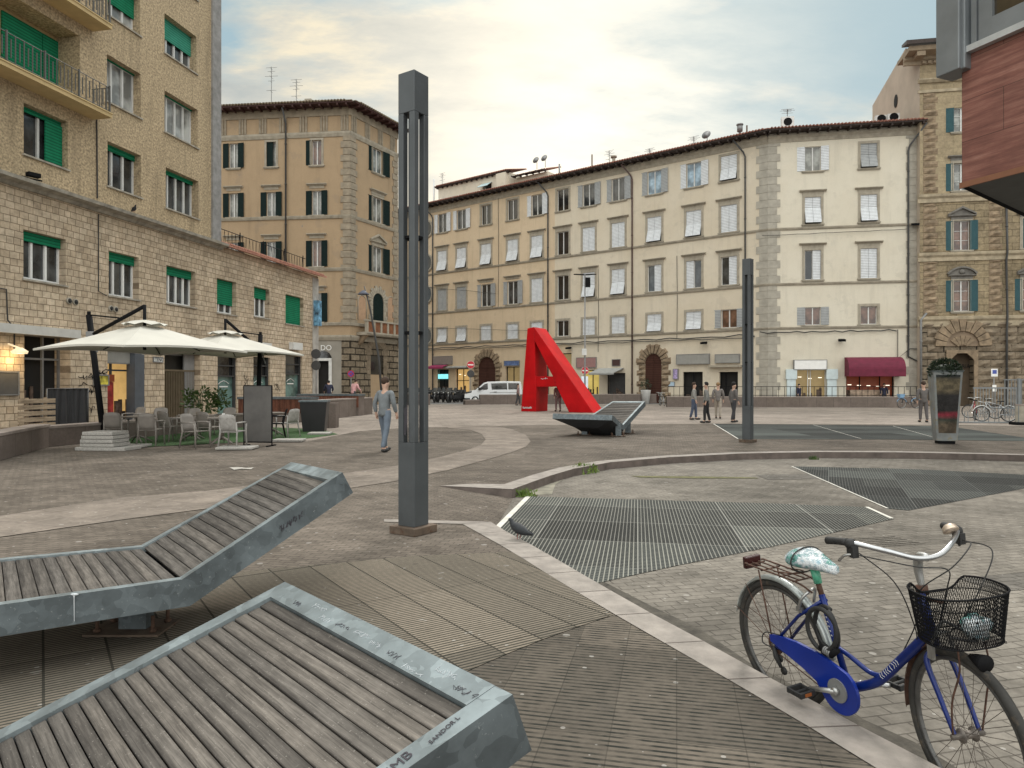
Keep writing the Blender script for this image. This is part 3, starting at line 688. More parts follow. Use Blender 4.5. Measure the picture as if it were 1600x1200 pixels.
def window(F, u, zb, w, h, state, style='C', hood=0, surround=True, glassm=None, shm=None, pa=0.5):
    """one window as a part with its own pieces; local origin at the middle of the sill line"""
    k = (style, r3(w), r3(h))
    o = empty('window', parent=F.root); o.matrix_basis = F.rel @ T(u, 0, zb)
    gm = glassm or M['glass']; shm = shm or M['sh_white']
    dy = 0.19
    fr = 0.055
    def pane(m): m.quad((-w / 2, dy, 0), (w / 2, dy, 0), (w / 2, dy, h), (-w / 2, dy, h))
    def frame(m):
        y0, y1 = dy - 0.05, dy - 0.004
        m.box(-w / 2, -w / 2 + fr, y0, y1, 0, h); m.box(w / 2 - fr, w / 2, y0, y1, 0, h)
        m.box(-w / 2 + fr, w / 2 - fr, y0, y1, 0, fr); m.box(-w / 2 + fr, w / 2 - fr, y0, y1, h - fr, h)
        m.box(-fr * 0.8, fr * 0.8, y0 - .015, y1, fr, h - fr)
        if style == 'S':
            for q in (0.34, 0.66): m.box(-w / 2 + fr, -fr * .8, y0 + .01, y1, h * q - .015, h * q + .015); m.box(fr * .8, w / 2 - fr, y0 + .01, y1, h * q - .015, h * q + .015)
    part('pane', k + ('pane',), pane, gm, o)
    if state != 'closed': part('frame', k + ('frame',), frame, M['offwhite'] if state != 'darkframe' else M['offwhite'], o)
    sw = w / 2 if style != 'T' else w * .66
    def leaf(m, hh=h, ww=None):
        ww = ww or sw
        t = 0.035; r = 0.06
        ww -= .016; m.box(0, r, 0, t, 0, hh); m.box(ww - r, ww, 0, t, 0, hh); m.box(r, ww - r, 0, t, 0, r); m.box(r, ww - r, 0, t, hh - r, hh)
        m.box(r, ww - r, 0.008, t - 0.008, r, hh - r)
    def flat(side, ang=8):
        Mx = T(-w / 2, -0.03, 0) @ RZ(R(180 - ang)) @ T(0, -0.0, 0) if side < 0 else T(w / 2, -0.03, 0) @ RZ(R(ang)) @ T(0, -0.035, 0)
        part('shutter', k + ('leaf',), leaf, shm, o, Mx)
    if state == 'open': flat(-1, 6); flat(1, -6)
    elif state == 'half':
        flat(-1, 25); part('shutter', k + ('leaf',), leaf, shm, o, T(0, 0.03, 0))
    elif state == 'left':     # only the left leaf half closed over the opening
        part('shutter', k + ('leaf',), leaf, shm, o, T(-w / 2, 0.03, 0))
    elif state == 'leftopen': flat(-1, 6)
    elif state == 'closed':
        part('shutter', k + ('leaf',), leaf, shm, o, T(-w / 2, 0.02, 0)); part('shutter', k + ('leaf',), leaf, shm, o, T(0.004, 0.02, 0))
    elif state == 'tilt':
        hh = h * pa
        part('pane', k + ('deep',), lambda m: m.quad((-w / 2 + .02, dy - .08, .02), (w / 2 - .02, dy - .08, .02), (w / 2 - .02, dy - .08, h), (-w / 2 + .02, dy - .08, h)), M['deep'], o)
        for s in (-1, 1):
            x = -w / 2 if s < 0 else 0.004
            part('shutter', k + ('up', r3(pa)), lambda m: leaf(m, h - hh), shm, o, T(x, 0.02, hh))
            part('shutter', k + ('flap', r3(pa)), lambda m: leaf(m, hh), shm, o, T(x, 0.02, hh) @ RX(R(-17)) @ T(0, 0, -hh))
    ht = M['trim'] if style != 'S' else M['trim_dark']
    if surround:
        b = 0.20 if style != 'T' else 0.17
        def surr(m):
            m.box(-w / 2 - b, -w / 2, -.045, .02, -b * 0.6, h + b); m.box(w / 2, w / 2 + b, -.045, .02, -b * 0.6, h + b); m.box(-w / 2, w / 2, -.045, .02, h, h + b)
            m.box(-w / 2 - b * .45, -w / 2 - .01, -.065, -.045, 0, h + b * .5); m.box(w / 2 + .01, w / 2 + b * .45, -.065, -.045, 0, h + b * .5)
        part('surround', k + ('surr',), surr, M['trim'], o)
    def sill(m): m.box(-w / 2 - .26, w / 2 + .26, -.13, .1, -.10, -.005); m.box(-w / 2 - .2, w / 2 + .2, -.08, .0, -.17, -.10)
    part('sill', k + ('sill',), sill, M['trim'], o)
    if hood == 1:
        def hd(m):
            z = h + 0.42
            m.box(-w / 2 - .22, w / 2 + .22, -.04, .0, h + .2, z)
            moulding(m, -w / 2 - .42, w / 2 + .42, z, [(0, 0), (.10, 0), (.13, .05), (.24, .09), (.24, .15), (.0, .19)])
        part('hood', k + ('hood',), hd, ht, o)
    if hood == 2:
        def hd2(m):
            z = h + .30; W2 = w / 2 + .42
            moulding(m, -W2, W2, z, [(0, 0), (.12, 0), (.22, .07), (.22, .12), (.0, .14)])
            for s in (-1, 1):
                m.prism([(s * W2, z + .14), (s * W2, z + .26), (0, z + .80), (0, z + .64)] if s < 0 else [(0, z + .64), (0, z + .80), (W2, z + .26), (W2, z + .14)], -.22, 0)
            m.prism([(-W2 + .1, z + .14), (W2 - .1, z + .14), (0, z + .66)], -.05, 0)
            m.box(-w / 2 - .2, w / 2 + .2, -.05, 0, h + .1, z)
        part('hood', k + ('hood2',), hd2, ht, o)
    if hood == 3:
        def hd3(m):
            z = h + .30; W2 = w / 2 + .42
            moulding(m, -W2, W2, z, [(0, 0), (.12, 0), (.22, .07), (.22, .12), (.0, .14)])
            R0 = W2 * 1.25; cz = z + .14 + .50 - R0; a = math.degrees(math.asin(W2 / R0))
            outer = arc(0, cz, R0 + .12, 90 - a, 90 + a, 12); inner = arc(0, cz, R0, 90 - a, 90 + a, 12)
            for i in range(12): m.hexa([Vector((p[0], y, p[1])) for y, in ((-.22,),) for p in (inner[i], inner[i + 1])] + [Vector((p[0], 0, p[1])) for p in (inner[i + 1], inner[i])] + [Vector((p[0], -.22, p[1])) for p in (outer[i], outer[i + 1])] + [Vector((p[0], 0, p[1])) for p in (outer[i + 1], outer[i])])
            m.prism([(-W2 + .1, z + .14)] + list(reversed(inner))[1:-1] + [(W2 - .1, z + .14)], -.05, 0)
            m.ball((0, -.08, z + .36), .22, .12, .20, 8, 6)
            m.box(-w / 2 - .2, w / 2 + .2, -.05, 0, h + .1, z)
        part('hood', k + ('hood3',), hd3, ht, o)
    return o
def hole(u, zb, w, h): return (u - w / 2, u + w / 2, zb, zb + h)
def quoins(m, u0, u1, z0, z1, bh=0.55, inset=0.22, y=0.05, gap=0.03, left=True, right=True):
    z = z0; i = 0
    while z < z1 - .1:
        a = inset if (i % 2 and left) else 0; b = inset if (i % 2 and right) else 0
        m.box(u0 + a, u1 - b, -y, 0.0, z + gap, min(z + bh, z1)); z += bh; i += 1
def rocky(m, x0, x1, z0, z1, y=0.09, rnd=random):
    """pillowed rough block"""
    b = 0.05; j = lambda s: (rnd.random() - .5) * s
    vs = [(x0, 0, z0), (x1, 0, z0), (x1, 0, z1), (x0, 0, z1)]
    nx, nz = max(2, int((x1 - x0) / .3)), 2
    base = len(m.v); pts = []
    for q in range(nz + 1):
        for p in range(nx + 1):
            ed = p in (0, nx) or q in (0, nz)
            pts.append((x0 + b * .4 + (x1 - x0 - b * .8) * p / nx + (0 if ed else j(.1)), -(0.03 if ed else y * (0.7 + rnd.random() * .6)) - j(.02), z0 + b * .4 + (z1 - z0 - b * .8) * q / nz + (0 if ed else j(.06))))
    fs = []
    for q in range(nz):
        for p in range(nx):
            a = q * (nx + 1) + p; fs.append((a, a + 1, a + nx + 2, a + nx + 1))
    m.add(pts, fs)
    rim = [pts[0], pts[nx], pts[-1], pts[nz * (nx + 1)]]
    m.add(vs + rim, [(0, 1, 5, 4), (1, 2, 6, 5), (2, 3, 7, 6), (3, 0, 4, 7)])
def drainpipe(F, pts, mat, r=0.06):
    m = MB(); m.tube(pts, r, 8)
    for k in range(1, len(pts)):
        a, b = Vector(pts[k - 1]), Vector(pts[k])
        n = int((b - a).length / 3)
        for i in range(n):
            p = a.lerp(b, (i + .5) / n); m.tube([p - (b - a).normalized() * .04, p + (b - a).normalized() * .04], r * 1.35, 8)
    return m.build('drainpipe', mat, F.root, F.rel)
def cable(F, pts, r=0.03, name='wall_cable', mat=None):
    m = MB(); m.tube(pts, r, 5); return m.build(name, mat or M['cable'], F.root, F.rel)
def shop(F, u0, u1, z0, z1, inner, frame_mat=None, mull=(), depth=0.45, trans=None):
    o = empty('shop_front', parent=F.root); o.matrix_basis = F.rel @ T(0, 0, 0)
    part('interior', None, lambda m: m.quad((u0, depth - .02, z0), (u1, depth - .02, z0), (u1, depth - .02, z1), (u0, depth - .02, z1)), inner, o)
    def fr(m):
        t = .07; y0, y1 = depth - .25, depth - .17
        m.box(u0, u0 + t, y0, y1, z0, z1); m.box(u1 - t, u1, y0, y1, z0, z1); m.box(u0 + t, u1 - t, y0, y1, z1 - t, z1)
        for q in mull: x = u0 + (u1 - u0) * q; m.box(x - .035, x + .035, y0 + .003, y1, z0, z1 - t)
        if trans: zt = z0 + (z1 - z0) * trans; m.box(u0 + t, u1 - t, y0 + .006, y1 - .004, zt - .035, zt + .035)
    part('shop_frame', None, fr, frame_mat or M['black'], o)
    rnd = random.Random(int(u0 * 100))
    def goods(m):
        n = int((u1 - u0) / .22)
        for i in range(n):
            x = u0 + .1 + (u1 - u0 - .2) * (i + rnd.random() * .6) / n; hh = z0 + .5 + rnd.random() * (z1 - z0) * .33
            m.box(x, x + .09 + rnd.random() * .14, depth - .14 + rnd.random() * .05, depth - .05, z0, hh)
    part('goods', None, goods, simple('shop_goods', (0.09, 0.06, 0.045), 0.7, var=0.8, vscale=6), o)
    return o
def arch_door(F, uc, z0, w, h, mat, stone, ring=0.55, rock=True, name='door'):
    """arched timber door in a rusticated surround"""
    o = empty(name, parent=F.root); o.matrix_basis = F.rel @ T(uc, 0, z0)
    r = w / 2; zs = h - r
    outl = [(-r, 0), (r, 0)] + arc(0, zs, r, 0, 180, 16)
    part('door_leaf', None, lambda m: (m.prism(outl, -.012, .0), m.box(-.03, .03, -.05, -.012, 0, h - .05), [m.box(s * r * .5 - r * .36, s * r * .5 + r * .36, -.035, -.012, h * q, h * q + h * .2) for s in (-1, 1) for q in (.05, .3)], m.box(-r, r, -.045, -.012, zs - .06, zs + .06)), mat, o)
    rnd = random.Random(int(uc * 10))
    def surr(m):
        n = 11
        for i in range(n):
            a0, a1 = R(180 * i / n + 1), R(180 * (i + 1) / n - 1)
            L = ring * (1.25 if i % 2 == 0 else .95) * (1.2 if i == n // 2 else 1)
            q = [(r * math.cos(a), zs + r * math.sin(a)) for a in (a0, a1)] + [((r + L) * math.cos(a), zs + (r + L) * math.sin(a)) for a in (a1, a0)]
            d = -.16 - rnd.random() * .10
            vs = [Vector((x, 0, z)) for x, z in q] + [Vector((x, d, z)) for x, z in q]
            c = Vector((sum(v.x for v in vs) / 8, d, sum(v.z for v in vs) / 8))
            vs[4:] = [c + (v - c) * .86 for v in vs[4:]]
            m.hexa(vs)
        z = 0; k = 0
        while z < zs - .1:
            hh = min(.5, zs - z); L = ring * (1.2 if k % 2 else .9)
            for s in (-1, 1):
                x0, x1 = (r, r + L) if s > 0 else (-r - L, -r)
                rocky(m, x0, x1, z + .015, z + hh - .015, .2, rnd)
            z += .5; k += 1
    part('door_surround', None, surr, stone, o)
    return o
def awning(F, u0, u1, z0, z1, d, mat, name='awning', valance=0.25, curve=False, parent=None):
    m = MB()
    if curve:
        pr = [(0, z1)] + [(d * math.sin(R(90 * i / 8)), z1 - (z1 - z0 - valance) * (1 - math.cos(R(90 * i / 8)))) for i in range(1, 9)] + [(d, z0)]
    else: pr = [(0, z1), (d, z0 + valance), (d, z0)]
    n = len(pr)
    vs = [(u, -p, z) for u in (u0, u1) for p, z in pr] + [(u, -max(p - .03, 0), z - .03) for u in (u0, u1) for p, z in pr]
    fs = [(i, i + 1, n + i + 1, n + i) for i in range(n - 1)] + [(2 * n + i, 3 * n + i, 3 * n + i + 1, 2 * n + i + 1) for i in range(n - 1)]
    if curve:
        fs += [tuple(range(n)) , tuple(n + i for i in range(n))]
        vs += [(u0, 0, z0), (u1, 0, z0)]; fs[-2] = tuple(range(n)) + (4 * n,); fs[-1] = tuple(n + i for i in range(n)) + (4 * n + 1,)
    m.add(vs, fs); return m.build(name, mat, parent or F.root, F.rel)
def floodlight(F, u, z, s=1.0, d=.35):
    o = empty('floodlight', parent=F.root); o.matrix_basis = F.rel @ T(u, 0, z)
    part('bracket', ('flb',), lambda m: m.box(-.03, .03, -.3, 0, -.02, .02), M['black'], o)
    part('lamp_head', ('flh',), lambda m: m.hexa([Vector(v) for v in ((-.28, -.55, -.12), (.28, -.55, -.12), (.22, -.2, -.05), (-.22, -.2, -.05), (-.28, -.6, .04), (.28, -.6, .04), (.22, -.22, .12), (-.22, -.22, .12))]), M['black'], o)
    return o
def antenna(root, Mx, h, mat):
    m = MB(); m.tube([(0, 0, 0), (0, 0, h)], .03, 5)
    for q, L in ((.98, .5), (.9, .35), (.8, .6), (.7, .3), (.5, .45)):
        m.tube([(-L, 0, h * q), (L, 0, h * q)], .016, 4); m.tube([(0, -L * .6, h * q - .1), (0, L * .6, h * q - .1)], .016, 4)
    return m.build('antenna', mat, root, Mx)
def dish(root, Mx, mat):
    m = MB(); m.tube([(0, 0, 0), (0, 0, .9)], .035, 6)
    prof = [(.02, 0), (.2, .03), (.36, .10), (.42, .16)]
    st = len(m.v); m.lathe(prof, (0, 0, 0), 14); m.xf(T(0, -.08, .95) @ RX(R(70)) , st)
    m.tube([(0, -.1, .75), (0, -.55, .95)], .02, 4); return m.build('satellite_dish', mat, root, Mx)
M['metal_grey'] = simple('grey_metal', (0.22, 0.22, 0.22), 0.5, 0.3)

# ================================================================ cream palazzo (long facade and its corner facade)
corner = P(1200, 600, 58.0); corner.z = 0
d1 = Vector((.789, -.614, 0)).normalized(); d2 = Vector((.984, -.179, 0)).normalized()
F1 = Face(corner - d1 * 50, d1); F2 = Face(corner, d2)
CR = thing('palazzo', 'long cream five-storey palazzo with white shutters and terracotta eaves behind the square', 'building', F1.O, math.atan2(d1.y, d1.x))
F1.bind(CR); F2.bind(CR)
UE = F2.u(1437)                      # right end of the corner facade
ZE = F1.z(1185, 213)                 # eave line
def rowspec(x, yt, yb): return F1.z(x, yb), F1.z(x, yt) - F1.z(x, yb)
colx = [691, 721, 759.5, 801, 839, 879.5, 920, 966, 1022.5, 1084, 1139]
us1 = [F1.u(x) for x in colx]
w_px = lambda F, a, b: F.u(b) - F.u(a)
pw = 1.38
rows1 = [rowspec(1084, 254, 292), rowspec(1084, 329, 370), rowspec(1084, 407, 450), rowspec(1084, 487, 515)]
st1 = [['open', 'open', 'plain', 'plain', 'open', 'plain', 'open', 'open', 'open', 'open', 'tilt'],
       ['tilt', 'tilt', 'tilt', 'tilt', 'tilt', 'plain', 'closed', 'closed', 'tilt', 'tilt', 'closed'],
       ['closed', 'closed', 'open', 'open', 'closed', 'plain', 'tilt', 'tilt', 'half', 'left', 'half'],
       ['tilt', 'tilt', 'closed', 'closed', 'closed', 'plain', 'closed', 'closed', 'tilt', 'tilt', 'open']]
holes1 = []
for r, (zb, h) in enumerate(rows1):
    for c, u in enumerate(us1):
        holes1.append(hole(u, zb, pw, h) + (.19,))
# ground floor openings of the long facade (photo pixels)
def op(F, x0, x1, yt, z0=0.0): a, zt = F.uz((x0 + x1) / 2, yt); return F.u(x0), F.u(x1), z0, zt
S1 = op(F1, 683, 701, 577); S2 = op(F1, 712, 733, 576); S3 = op(F1, 790, 812, 573); S4 = op(F1, 868, 893, 552)
S5 = op(F1, 911, 936, 578); S6 = op(F1, 948, 977, 583); S7 = op(F1, 1067, 1098, 581); S8 = op(F1, 1124, 1153, 581)
for s in (S1, S2, S3, S4, S5, S6, S7, S8): holes1.append(s + (.45,))
dm = MB(); wall_mesh(dm, 0, F1.u(867), -.3, ZE, [h for h in holes1 if h[1] < F1.u(867) + .1])
dm.build('wall', M['ochre'], CR, F1.rel)
dm = MB(); wall_mesh(dm, F1.u(867), 50, -.3, ZE, [h for h in holes1 if h[0] > F1.u(867) - .3])
dm.build('wall', M['cream'], CR, F1.rel)
for r, (zb, h) in enumerate(rows1):
    for c, u in enumerate(us1):
        s = st1[r][c]
        shm = M['sh_grey'] if (s == 'open' and (c in (2, 3, 6, 7, 8) or r > 1)) or (r == 2 and c < 2) else M['sh_white']
        gm = M['glass_blue'] if r == 0 and c in (8, 9) else (M['glass_brown'] if (r, c) == (3, 10) else (M['glass_dark'] if s in ('plain', 'tilt') else M['glass']))
        window(F1, u, zb, pw, h, s, 'C', 1 if r in (1, 2) else 0, not (s == 'open'), gm, shm, .5)
# corner facade
us2 = [F2.u(1270), F2.u(1357.5)]; w2 = w_px(F2, 1257.5, 1282.5)
rows2 = [(F2.z(1270, 267), F2.z(1270, 229) - F2.z(1270, 267)), (F2.z(1270, 350), F2.z(1270, 308) - F2.z(1270, 350)), (F2.z(1270, 437), F2.z(1270, 391) - F2.z(1270, 437)), (F2.z(1270, 508), F2.z(1270, 480) - F2.z(1270, 508))]
st2 = [['open', 'tilt'], ['tilt', 'tilt'], ['half', 'closed'], ['open', 'plain']]
h2 = [hole(u, zb, w2, h) + (.19,) for (zb, h) in rows2 for u in us2]
Q1 = op(F2, 1243, 1291, 577); Q2 = op(F2, 1322, 1397, 586)
dm = MB(); wall_mesh(dm, 0, UE, -.3, ZE, h2 + [Q1 + (.45,), Q2 + (.45,)]); 
dm.build('wall', M['cream2'], CR, F2.rel)
for r, (zb, h) in enumerate(rows2):
    for c, u in enumerate(us2):
        s = st2[r][c]
        window(F2, u, zb, w2, h, s, 'C', 1 if r in (1, 2) else 0, s != 'open', M['glass_brown'] if r == 3 else (M['glass_curtain'] if r == 0 else M['glass_dark']), M['sh_grey'] if (r, c) in ((0, 1), (3, 0)) else M['sh_white'], .62 if c == 0 else .55)
# back and side walls, string courses, eaves, roof
bm_ = MB(); B1 = F1.M; q = CR
inv = (T(*CR.location) @ RZ(CR.rotation_euler.z)).inverted()
pts = [F1.O, corner, corner + d2 * UE, corner + d2 * UE + F2.n * 14, corner + F1.n * 13, F1.O + F1.n * 13]
pl = [inv @ p for p in pts]
for a, b in ((2, 3), (3, 4), (4, 5), (5, 0)): bm_.quad((pl[a].x, pl[a].y, -.3), (pl[b].x, pl[b].y, -.3), (pl[b].x, pl[b].y, ZE), (pl[a].x, pl[a].y, ZE))
bm_.build('wall', M['cream'], CR)
prof = [(0, -.12), (.07, -.12), (.12, -.03), (.14, .06), (0, .10)]
zc = [F1.z(1084, 374), F1.z(1084, 454.5), F1.z(1084, 518.5)]
for z in zc:
    sc = MB(); moulding(sc, 0, 50.06, z, prof); sc.build('string_course', M['trim'], CR, F1.rel)
    sc = MB(); moulding(sc, -.02, UE, z, prof); sc.build('string_course', M['trim'], CR, F2.rel)
sc = MB(); moulding(sc, 0, 50, ZE, [(0, -.75), (.05, -.75), (.07, -.45), (.16, -.3), (.16, -.15), (0, -.1)]); sc.build('cornice', M['trim'], CR, F1.rel)
sc = MB(); moulding(sc, 0, UE, ZE, [(0, -.75), (.05, -.75), (.07, -.45), (.16, -.3), (.16, -.15), (0, -.1)]); sc.build('cornice', M['trim'], CR, F2.rel)
qm = MB(); quoins(qm, 49.05, 50.02, 0, ZE - .8, .62, .25, .045, .022, True, False); qm.build('quoins', M['quoin'], CR, F1.rel)
qm = MB(); quoins(qm, -.02, .95, 0, ZE - .8, .62, .25, .045, .022, False, True); qm.build('quoins', M['quoin'], CR, F2.rel); qm = MB(); quoins(qm, UE - 1.0, UE, 0, ZE - .8, .62, .22, .045, .022, True, False); qm.build('quoins', M['quoin'], CR, F2.rel)
def eaves(F, u0, u1, z, over, rise, run, mt, me, nm='roof', spacing=.75, ends=(0, 0), hip=(0, 0)):
    o = MB(); o.add([(u0 - ends[0], -over, z), (u1 + ends[1], -over, z), (u1 + ends[1], 0.3, z + .02), (u0 - ends[0], 0.3, z + .02)], [(0, 1, 2, 3)])
    o.add([(u0 - ends[0], -over, z), (u1 + ends[1], -over, z), (u1 + ends[1], -over, z + .14), (u0 - ends[0], -over, z + .14)], [(0, 1, 2, 3)])
    n = int((u1 - u0) / spacing)
    for i in range(n + 1):
        x = u0 + (u1 - u0) * i / n; o.box(x - .06, x + .06, -over + .04, 0, z - .16, z - .003)
    eo = o.build('eaves', me, F.root, F.rel)
    t = MB(); t.add([(u0 - ends[0], -over - .06, z + .10), (u1 + ends[1], -over - .06, z + .10), (u1 - hip[1], run, z + rise), (u0 + hip[0], run, z + rise), (u0 - ends[0], -over - .06, z + .17), (u1 + ends[1], -over - .06, z + .17), (u1 - hip[1], run, z + rise + .08), (u0 + hip[0], run, z + rise + .08)], [(0, 1, 2, 3), (4, 5, 6, 7), (0, 1, 5, 4), (1, 2, 6, 5), (3, 0, 4, 7)])
    k = int((u1 - u0) / .26)
    for i in range(k):
        x = u0 + (u1 - u0) * (i + .5) / k
        g_ = min(1, (x - u0) / hip[0] if hip[0] else 1, (u1 - x) / hip[1] if hip[1] else 1); t.tube([(x, -over - .10, z + .17), (x, -over + (run + over) * g_, z + .17 + (rise - .08) * g_)], .075, 6)
    t.build(nm, mt, F.root, F.rel)
eaves(F1, 0, 50, ZE, .95, 1.55, 5.5, M['tile'], M['eave'], ends=(0, .35), hip=(0, 2.2))
eaves(F2, 0, UE, ZE, .95, 1.55, 5.5, M['tile'], M['eave'], ends=(.35, .25), hip=(2.2, 0))
# back slopes of the roof
bk = MB(); bk.add([F1.M @ Vector((0, 5.5, ZE + 1.6)), F1.M @ Vector((47.8, 5.5, ZE + 1.6)), F1.M @ Vector((46, 13, ZE)), F1.M @ Vector((0, 13, ZE))], [(0, 1, 2, 3)])
bk.add([F2.M @ Vector((2.2, 5.5, ZE + 1.6)), F2.M @ Vector((UE, 5.5, ZE + 1.6)), F2.M @ Vector((UE, 14, ZE)), F2.M @ Vector((-2, 14, ZE))], [(0, 1, 2, 3)]); bk.xf(inv)
bk.build('roof', M['tile'], CR)
# drainpipes
for x, mt, yk in ((677, M['pipe_dark'], 300), (857, M['pipe_dark'], 250), (988.5, M['pipe'], 260), (1165, M['pipe_dark'], 225)):
    u = F1.u(x); drainpipe(F1, [(u - .8, -.75, ZE - .1), (u - .15, -.12, ZE - 1.1), (u, -.11, ZE - 1.5), (u, -.11, 0)], mt, .07)
u = F2.u(1418.5); drainpipe(F2, [(u + 1.1, -.8, ZE - .1), (u + .1, -.12, ZE - 1.6), (u, -.11, ZE - 2), (u, -.11, F2.z(1418, 557)), (u + .8, -.11, F2.z(1418, 566)), (u + .85, -.11, 0)], M['pipe_dark'], .07)
# cables along the facades
def sag(F, x0, x1, y0, y1, n=14, s=.12, seed=1, off=.16):
    rnd = random.Random(seed); a = F.uz(x0, y0); b = F.uz(x1, y1)
    return [(a[0] + (b[0] - a[0]) * i / n, -off, a[1] + (b[1] - a[1]) * i / n - s * abs(math.sin(i * 1.3)) - rnd.random() * .05) for i in range(n + 1)]
cable(F1, sag(F1, 667, 1180, 543, 522, 30, .16, 2), .045); cable(F1, sag(F1, 667, 1180, 546, 525.5, 34, .1, 3), .03)
cable(F1, sag(F1, 668, 830, 512, 516, 10, .03, 4), .018); cable(F1, sag(F1, 668, 776, 448, 458, 10, .03, 5), .018)
cable(F2, sag(F2, 1187, 1400, 518, 514, 18, .14, 6), .045); cable(F2, sag(F2, 1190, 1416, 368, 358, 12, .05, 7), .022)
for x, y0, y1 in ((1058, 400, 530), (779, 310, 480), (935, 420, 550)):
    u, z0 = F1.uz(x, y0); u, z1 = F1.uz(x, y1); cable(F1, [(u, -.06, z0), (u + .05, -.06, (z0 + z1) / 2), (u, -.06, z1)], .022)
u, z0 = F2.uz(1402, 515); cable(F2, [(u, -.1, z0), (u, -.1, F2.z(1402, 560)), (u + .9, -.1, F2.z(1402, 545)), (u + 1.9, -.1, F2.z(1402, 546))], .03)
# round windows at the far left end
for y in (358, 411, 460, 525):
    o = empty('window', parent=CR); u, z = F1.uz(668.5, y); o.matrix_basis = F1.rel @ T(u, 0, z)
    part('surround', ('ov',), lambda m: m.tube([(0.75 * math.cos(R(a)), -.03, .95 * math.sin(R(a))) for a in range(0, 360, 20)], .14, 6, True), M['trim'], o)
    part('pane', ('ovp',), lambda m: m.prism([(.7 * math.cos(R(a)), .9 * math.sin(R(a))) for a in range(0, 360, 20)], -.03, -.005), M['glass_dark'], o)
# shops of the long facade
M['shutter_metal'] = louvre('roller_shutter', (0.10, 0.10, 0.10), 0.12)
M['burgundy'] = simple('burgundy_canvas', (0.135, 0.012, 0.035), 0.8, var=0.2)
M['grey_canvas'] = simple('grey_canvas', (0.33, 0.335, 0.32), 0.85, var=0.15)
M['magenta'] = simple('magenta_canvas', (0.30, 0.03, 0.10), 0.8, var=0.15)
M['rock'] = simple('rough_brown_stone', (0.235, 0.175, 0.115), 0.9, var=0.45, vscale=2.2, bumpk=0.8, bscale=14)
M['rock_dark'] = simple('rough_dark_stone', (0.19, 0.15, 0.105), 0.9, var=0.4, vscale=2.2, bumpk=0.8, bscale=14)
M['door_wood'] = louvre('brown_timber_door', (0.075, 0.033, 0.024), 0.16)
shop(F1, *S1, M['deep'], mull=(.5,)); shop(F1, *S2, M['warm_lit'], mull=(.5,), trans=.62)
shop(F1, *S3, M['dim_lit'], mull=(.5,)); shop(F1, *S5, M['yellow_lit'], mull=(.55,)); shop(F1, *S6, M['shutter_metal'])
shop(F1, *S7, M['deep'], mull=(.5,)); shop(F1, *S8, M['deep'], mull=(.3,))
a = F1.u(880.5); arch_o = MB(); rr = (S4[1] - S4[0]) / 2
arch_o.prism([(a - rr, S4[3]), (a + rr, S4[3])] + arc(a, S4[3], rr, 0, 180, 14)[1:-1], -.02, -.005); arch_o.build('arch_panel', M['ochre'], CR, F1.rel)
shop(F1, *S4, M['dim_lit'])
cl = MB(); u0, z0 = F1.uz(685, 592); u1, z1 = F1.uz(700.5, 584.5); cl.box(u0, u1, -.06, -.01, z0, z1); cl.build('lit_panel', M['cyan_lit'], CR, F1.rel)
cl = MB(); u0, z0 = F1.uz(909, 607); u1, z1 = F1.uz(919, 588); cl.box(u0, u1, -.06, -.01, z0, z1); cl.build('lit_panel', emis('white_lit_panel', (0.85, 0.92, 1.0), 0.8), CR, F1.rel)
awning(F1, F1.u(676), F1.u(701), F1.z(690, 576), F1.z(690, 570), .9, M['magenta'], valance=.2)
awning(F1, F1.u(702), F1.u(734), F1.z(718, 575), F1.z(718, 572), .6, M['grey_canvas'], valance=.12)
awning(F1, F1.u(936), F1.u(975), F1.z(956, 585.5), F1.z(956, 575), 1.9, M['grey_canvas'], valance=.15)
arch_door(F1, F1.u(761), 0, 2.3, F1.z(761, 558), M['door_wood'], M['rock'], .75)
arch_door(F1, F1.u(1021), 0, w_px(F1, 1009, 1034), F1.z(1021, 553), M['door_wood'], M['rock'], .75)
cn = MB(); u0, u1 = F1.u(1110), F1.u(1160); z = F1.z(1135, 572); cn.box(u0, u1, -.45, 0, z - .1, z + .06); cn.build('door_canopy', M['trim'], CR, F1.rel)
for x, y in ((1103, 536), (892, 544)): floodlight(F1, *F1.uz(x, y))
floodlight(F2, *F2.uz(1313, 532)); floodlight(F2, *F2.uz(1427, 352))
# corner facade shops
shop(F2, *Q1, M['dim_lit'], M['offwhite'], mull=(.42, .5)); shop(F2, *Q2, M['red_lit'], mull=(.3, .72))
for xa, xb in ((1229, 1242.5), (1291.5, 1306)):
    sp_ = MB(); u0, u1 = F2.u(xa), F2.u(xb); zt = F2.z(1270, 578); sp_.box(u0, u1, -.25, -.0, -.2, zt - .75); sp_.box(u0 - .08, u1 + .08, -.32, 0, zt - .75, zt + .05)
    sp_.build('shop_pilaster', simple('pale_blue_panel', (0.55, 0.64, 0.66), 0.5, var=.08), CR, F2.rel)
for F, u0, u1, zt, n in ((F2, Q2[0], Q2[1], Q2[3], 5), (F2, Q1[0], Q1[1], Q1[3], 3), (F1, S2[0], S2[1], S2[3], 3)):
    rl_ = random.Random(n)
    for i in range(n):
        lm_ = MB(); x = u0 + (u1 - u0) * (i + .5) / n; zz_ = zt - .5 - rl_.random() * .4; lm_.box(x - .14, x + .14, .36, .40, zz_ - .05, zz_); lm_.build('ceiling_lamp', M['white_lit'], CR, F.rel)
ct = MB(); ct.box(Q2[0] + .3, Q2[1] - .3, .05, .32, 0, 1.25); ct.build('shop_counter', simple('pale_counter', (.40, .30, .22), .5, var=.5, vscale=4), CR, F2.rel)
awning(F2, F2.u(1319.5), F2.u(1406.5), F2.z(1363, 588), F2.z(1363, 558), 1.3, M['burgundy'], valance=.55, curve=True)
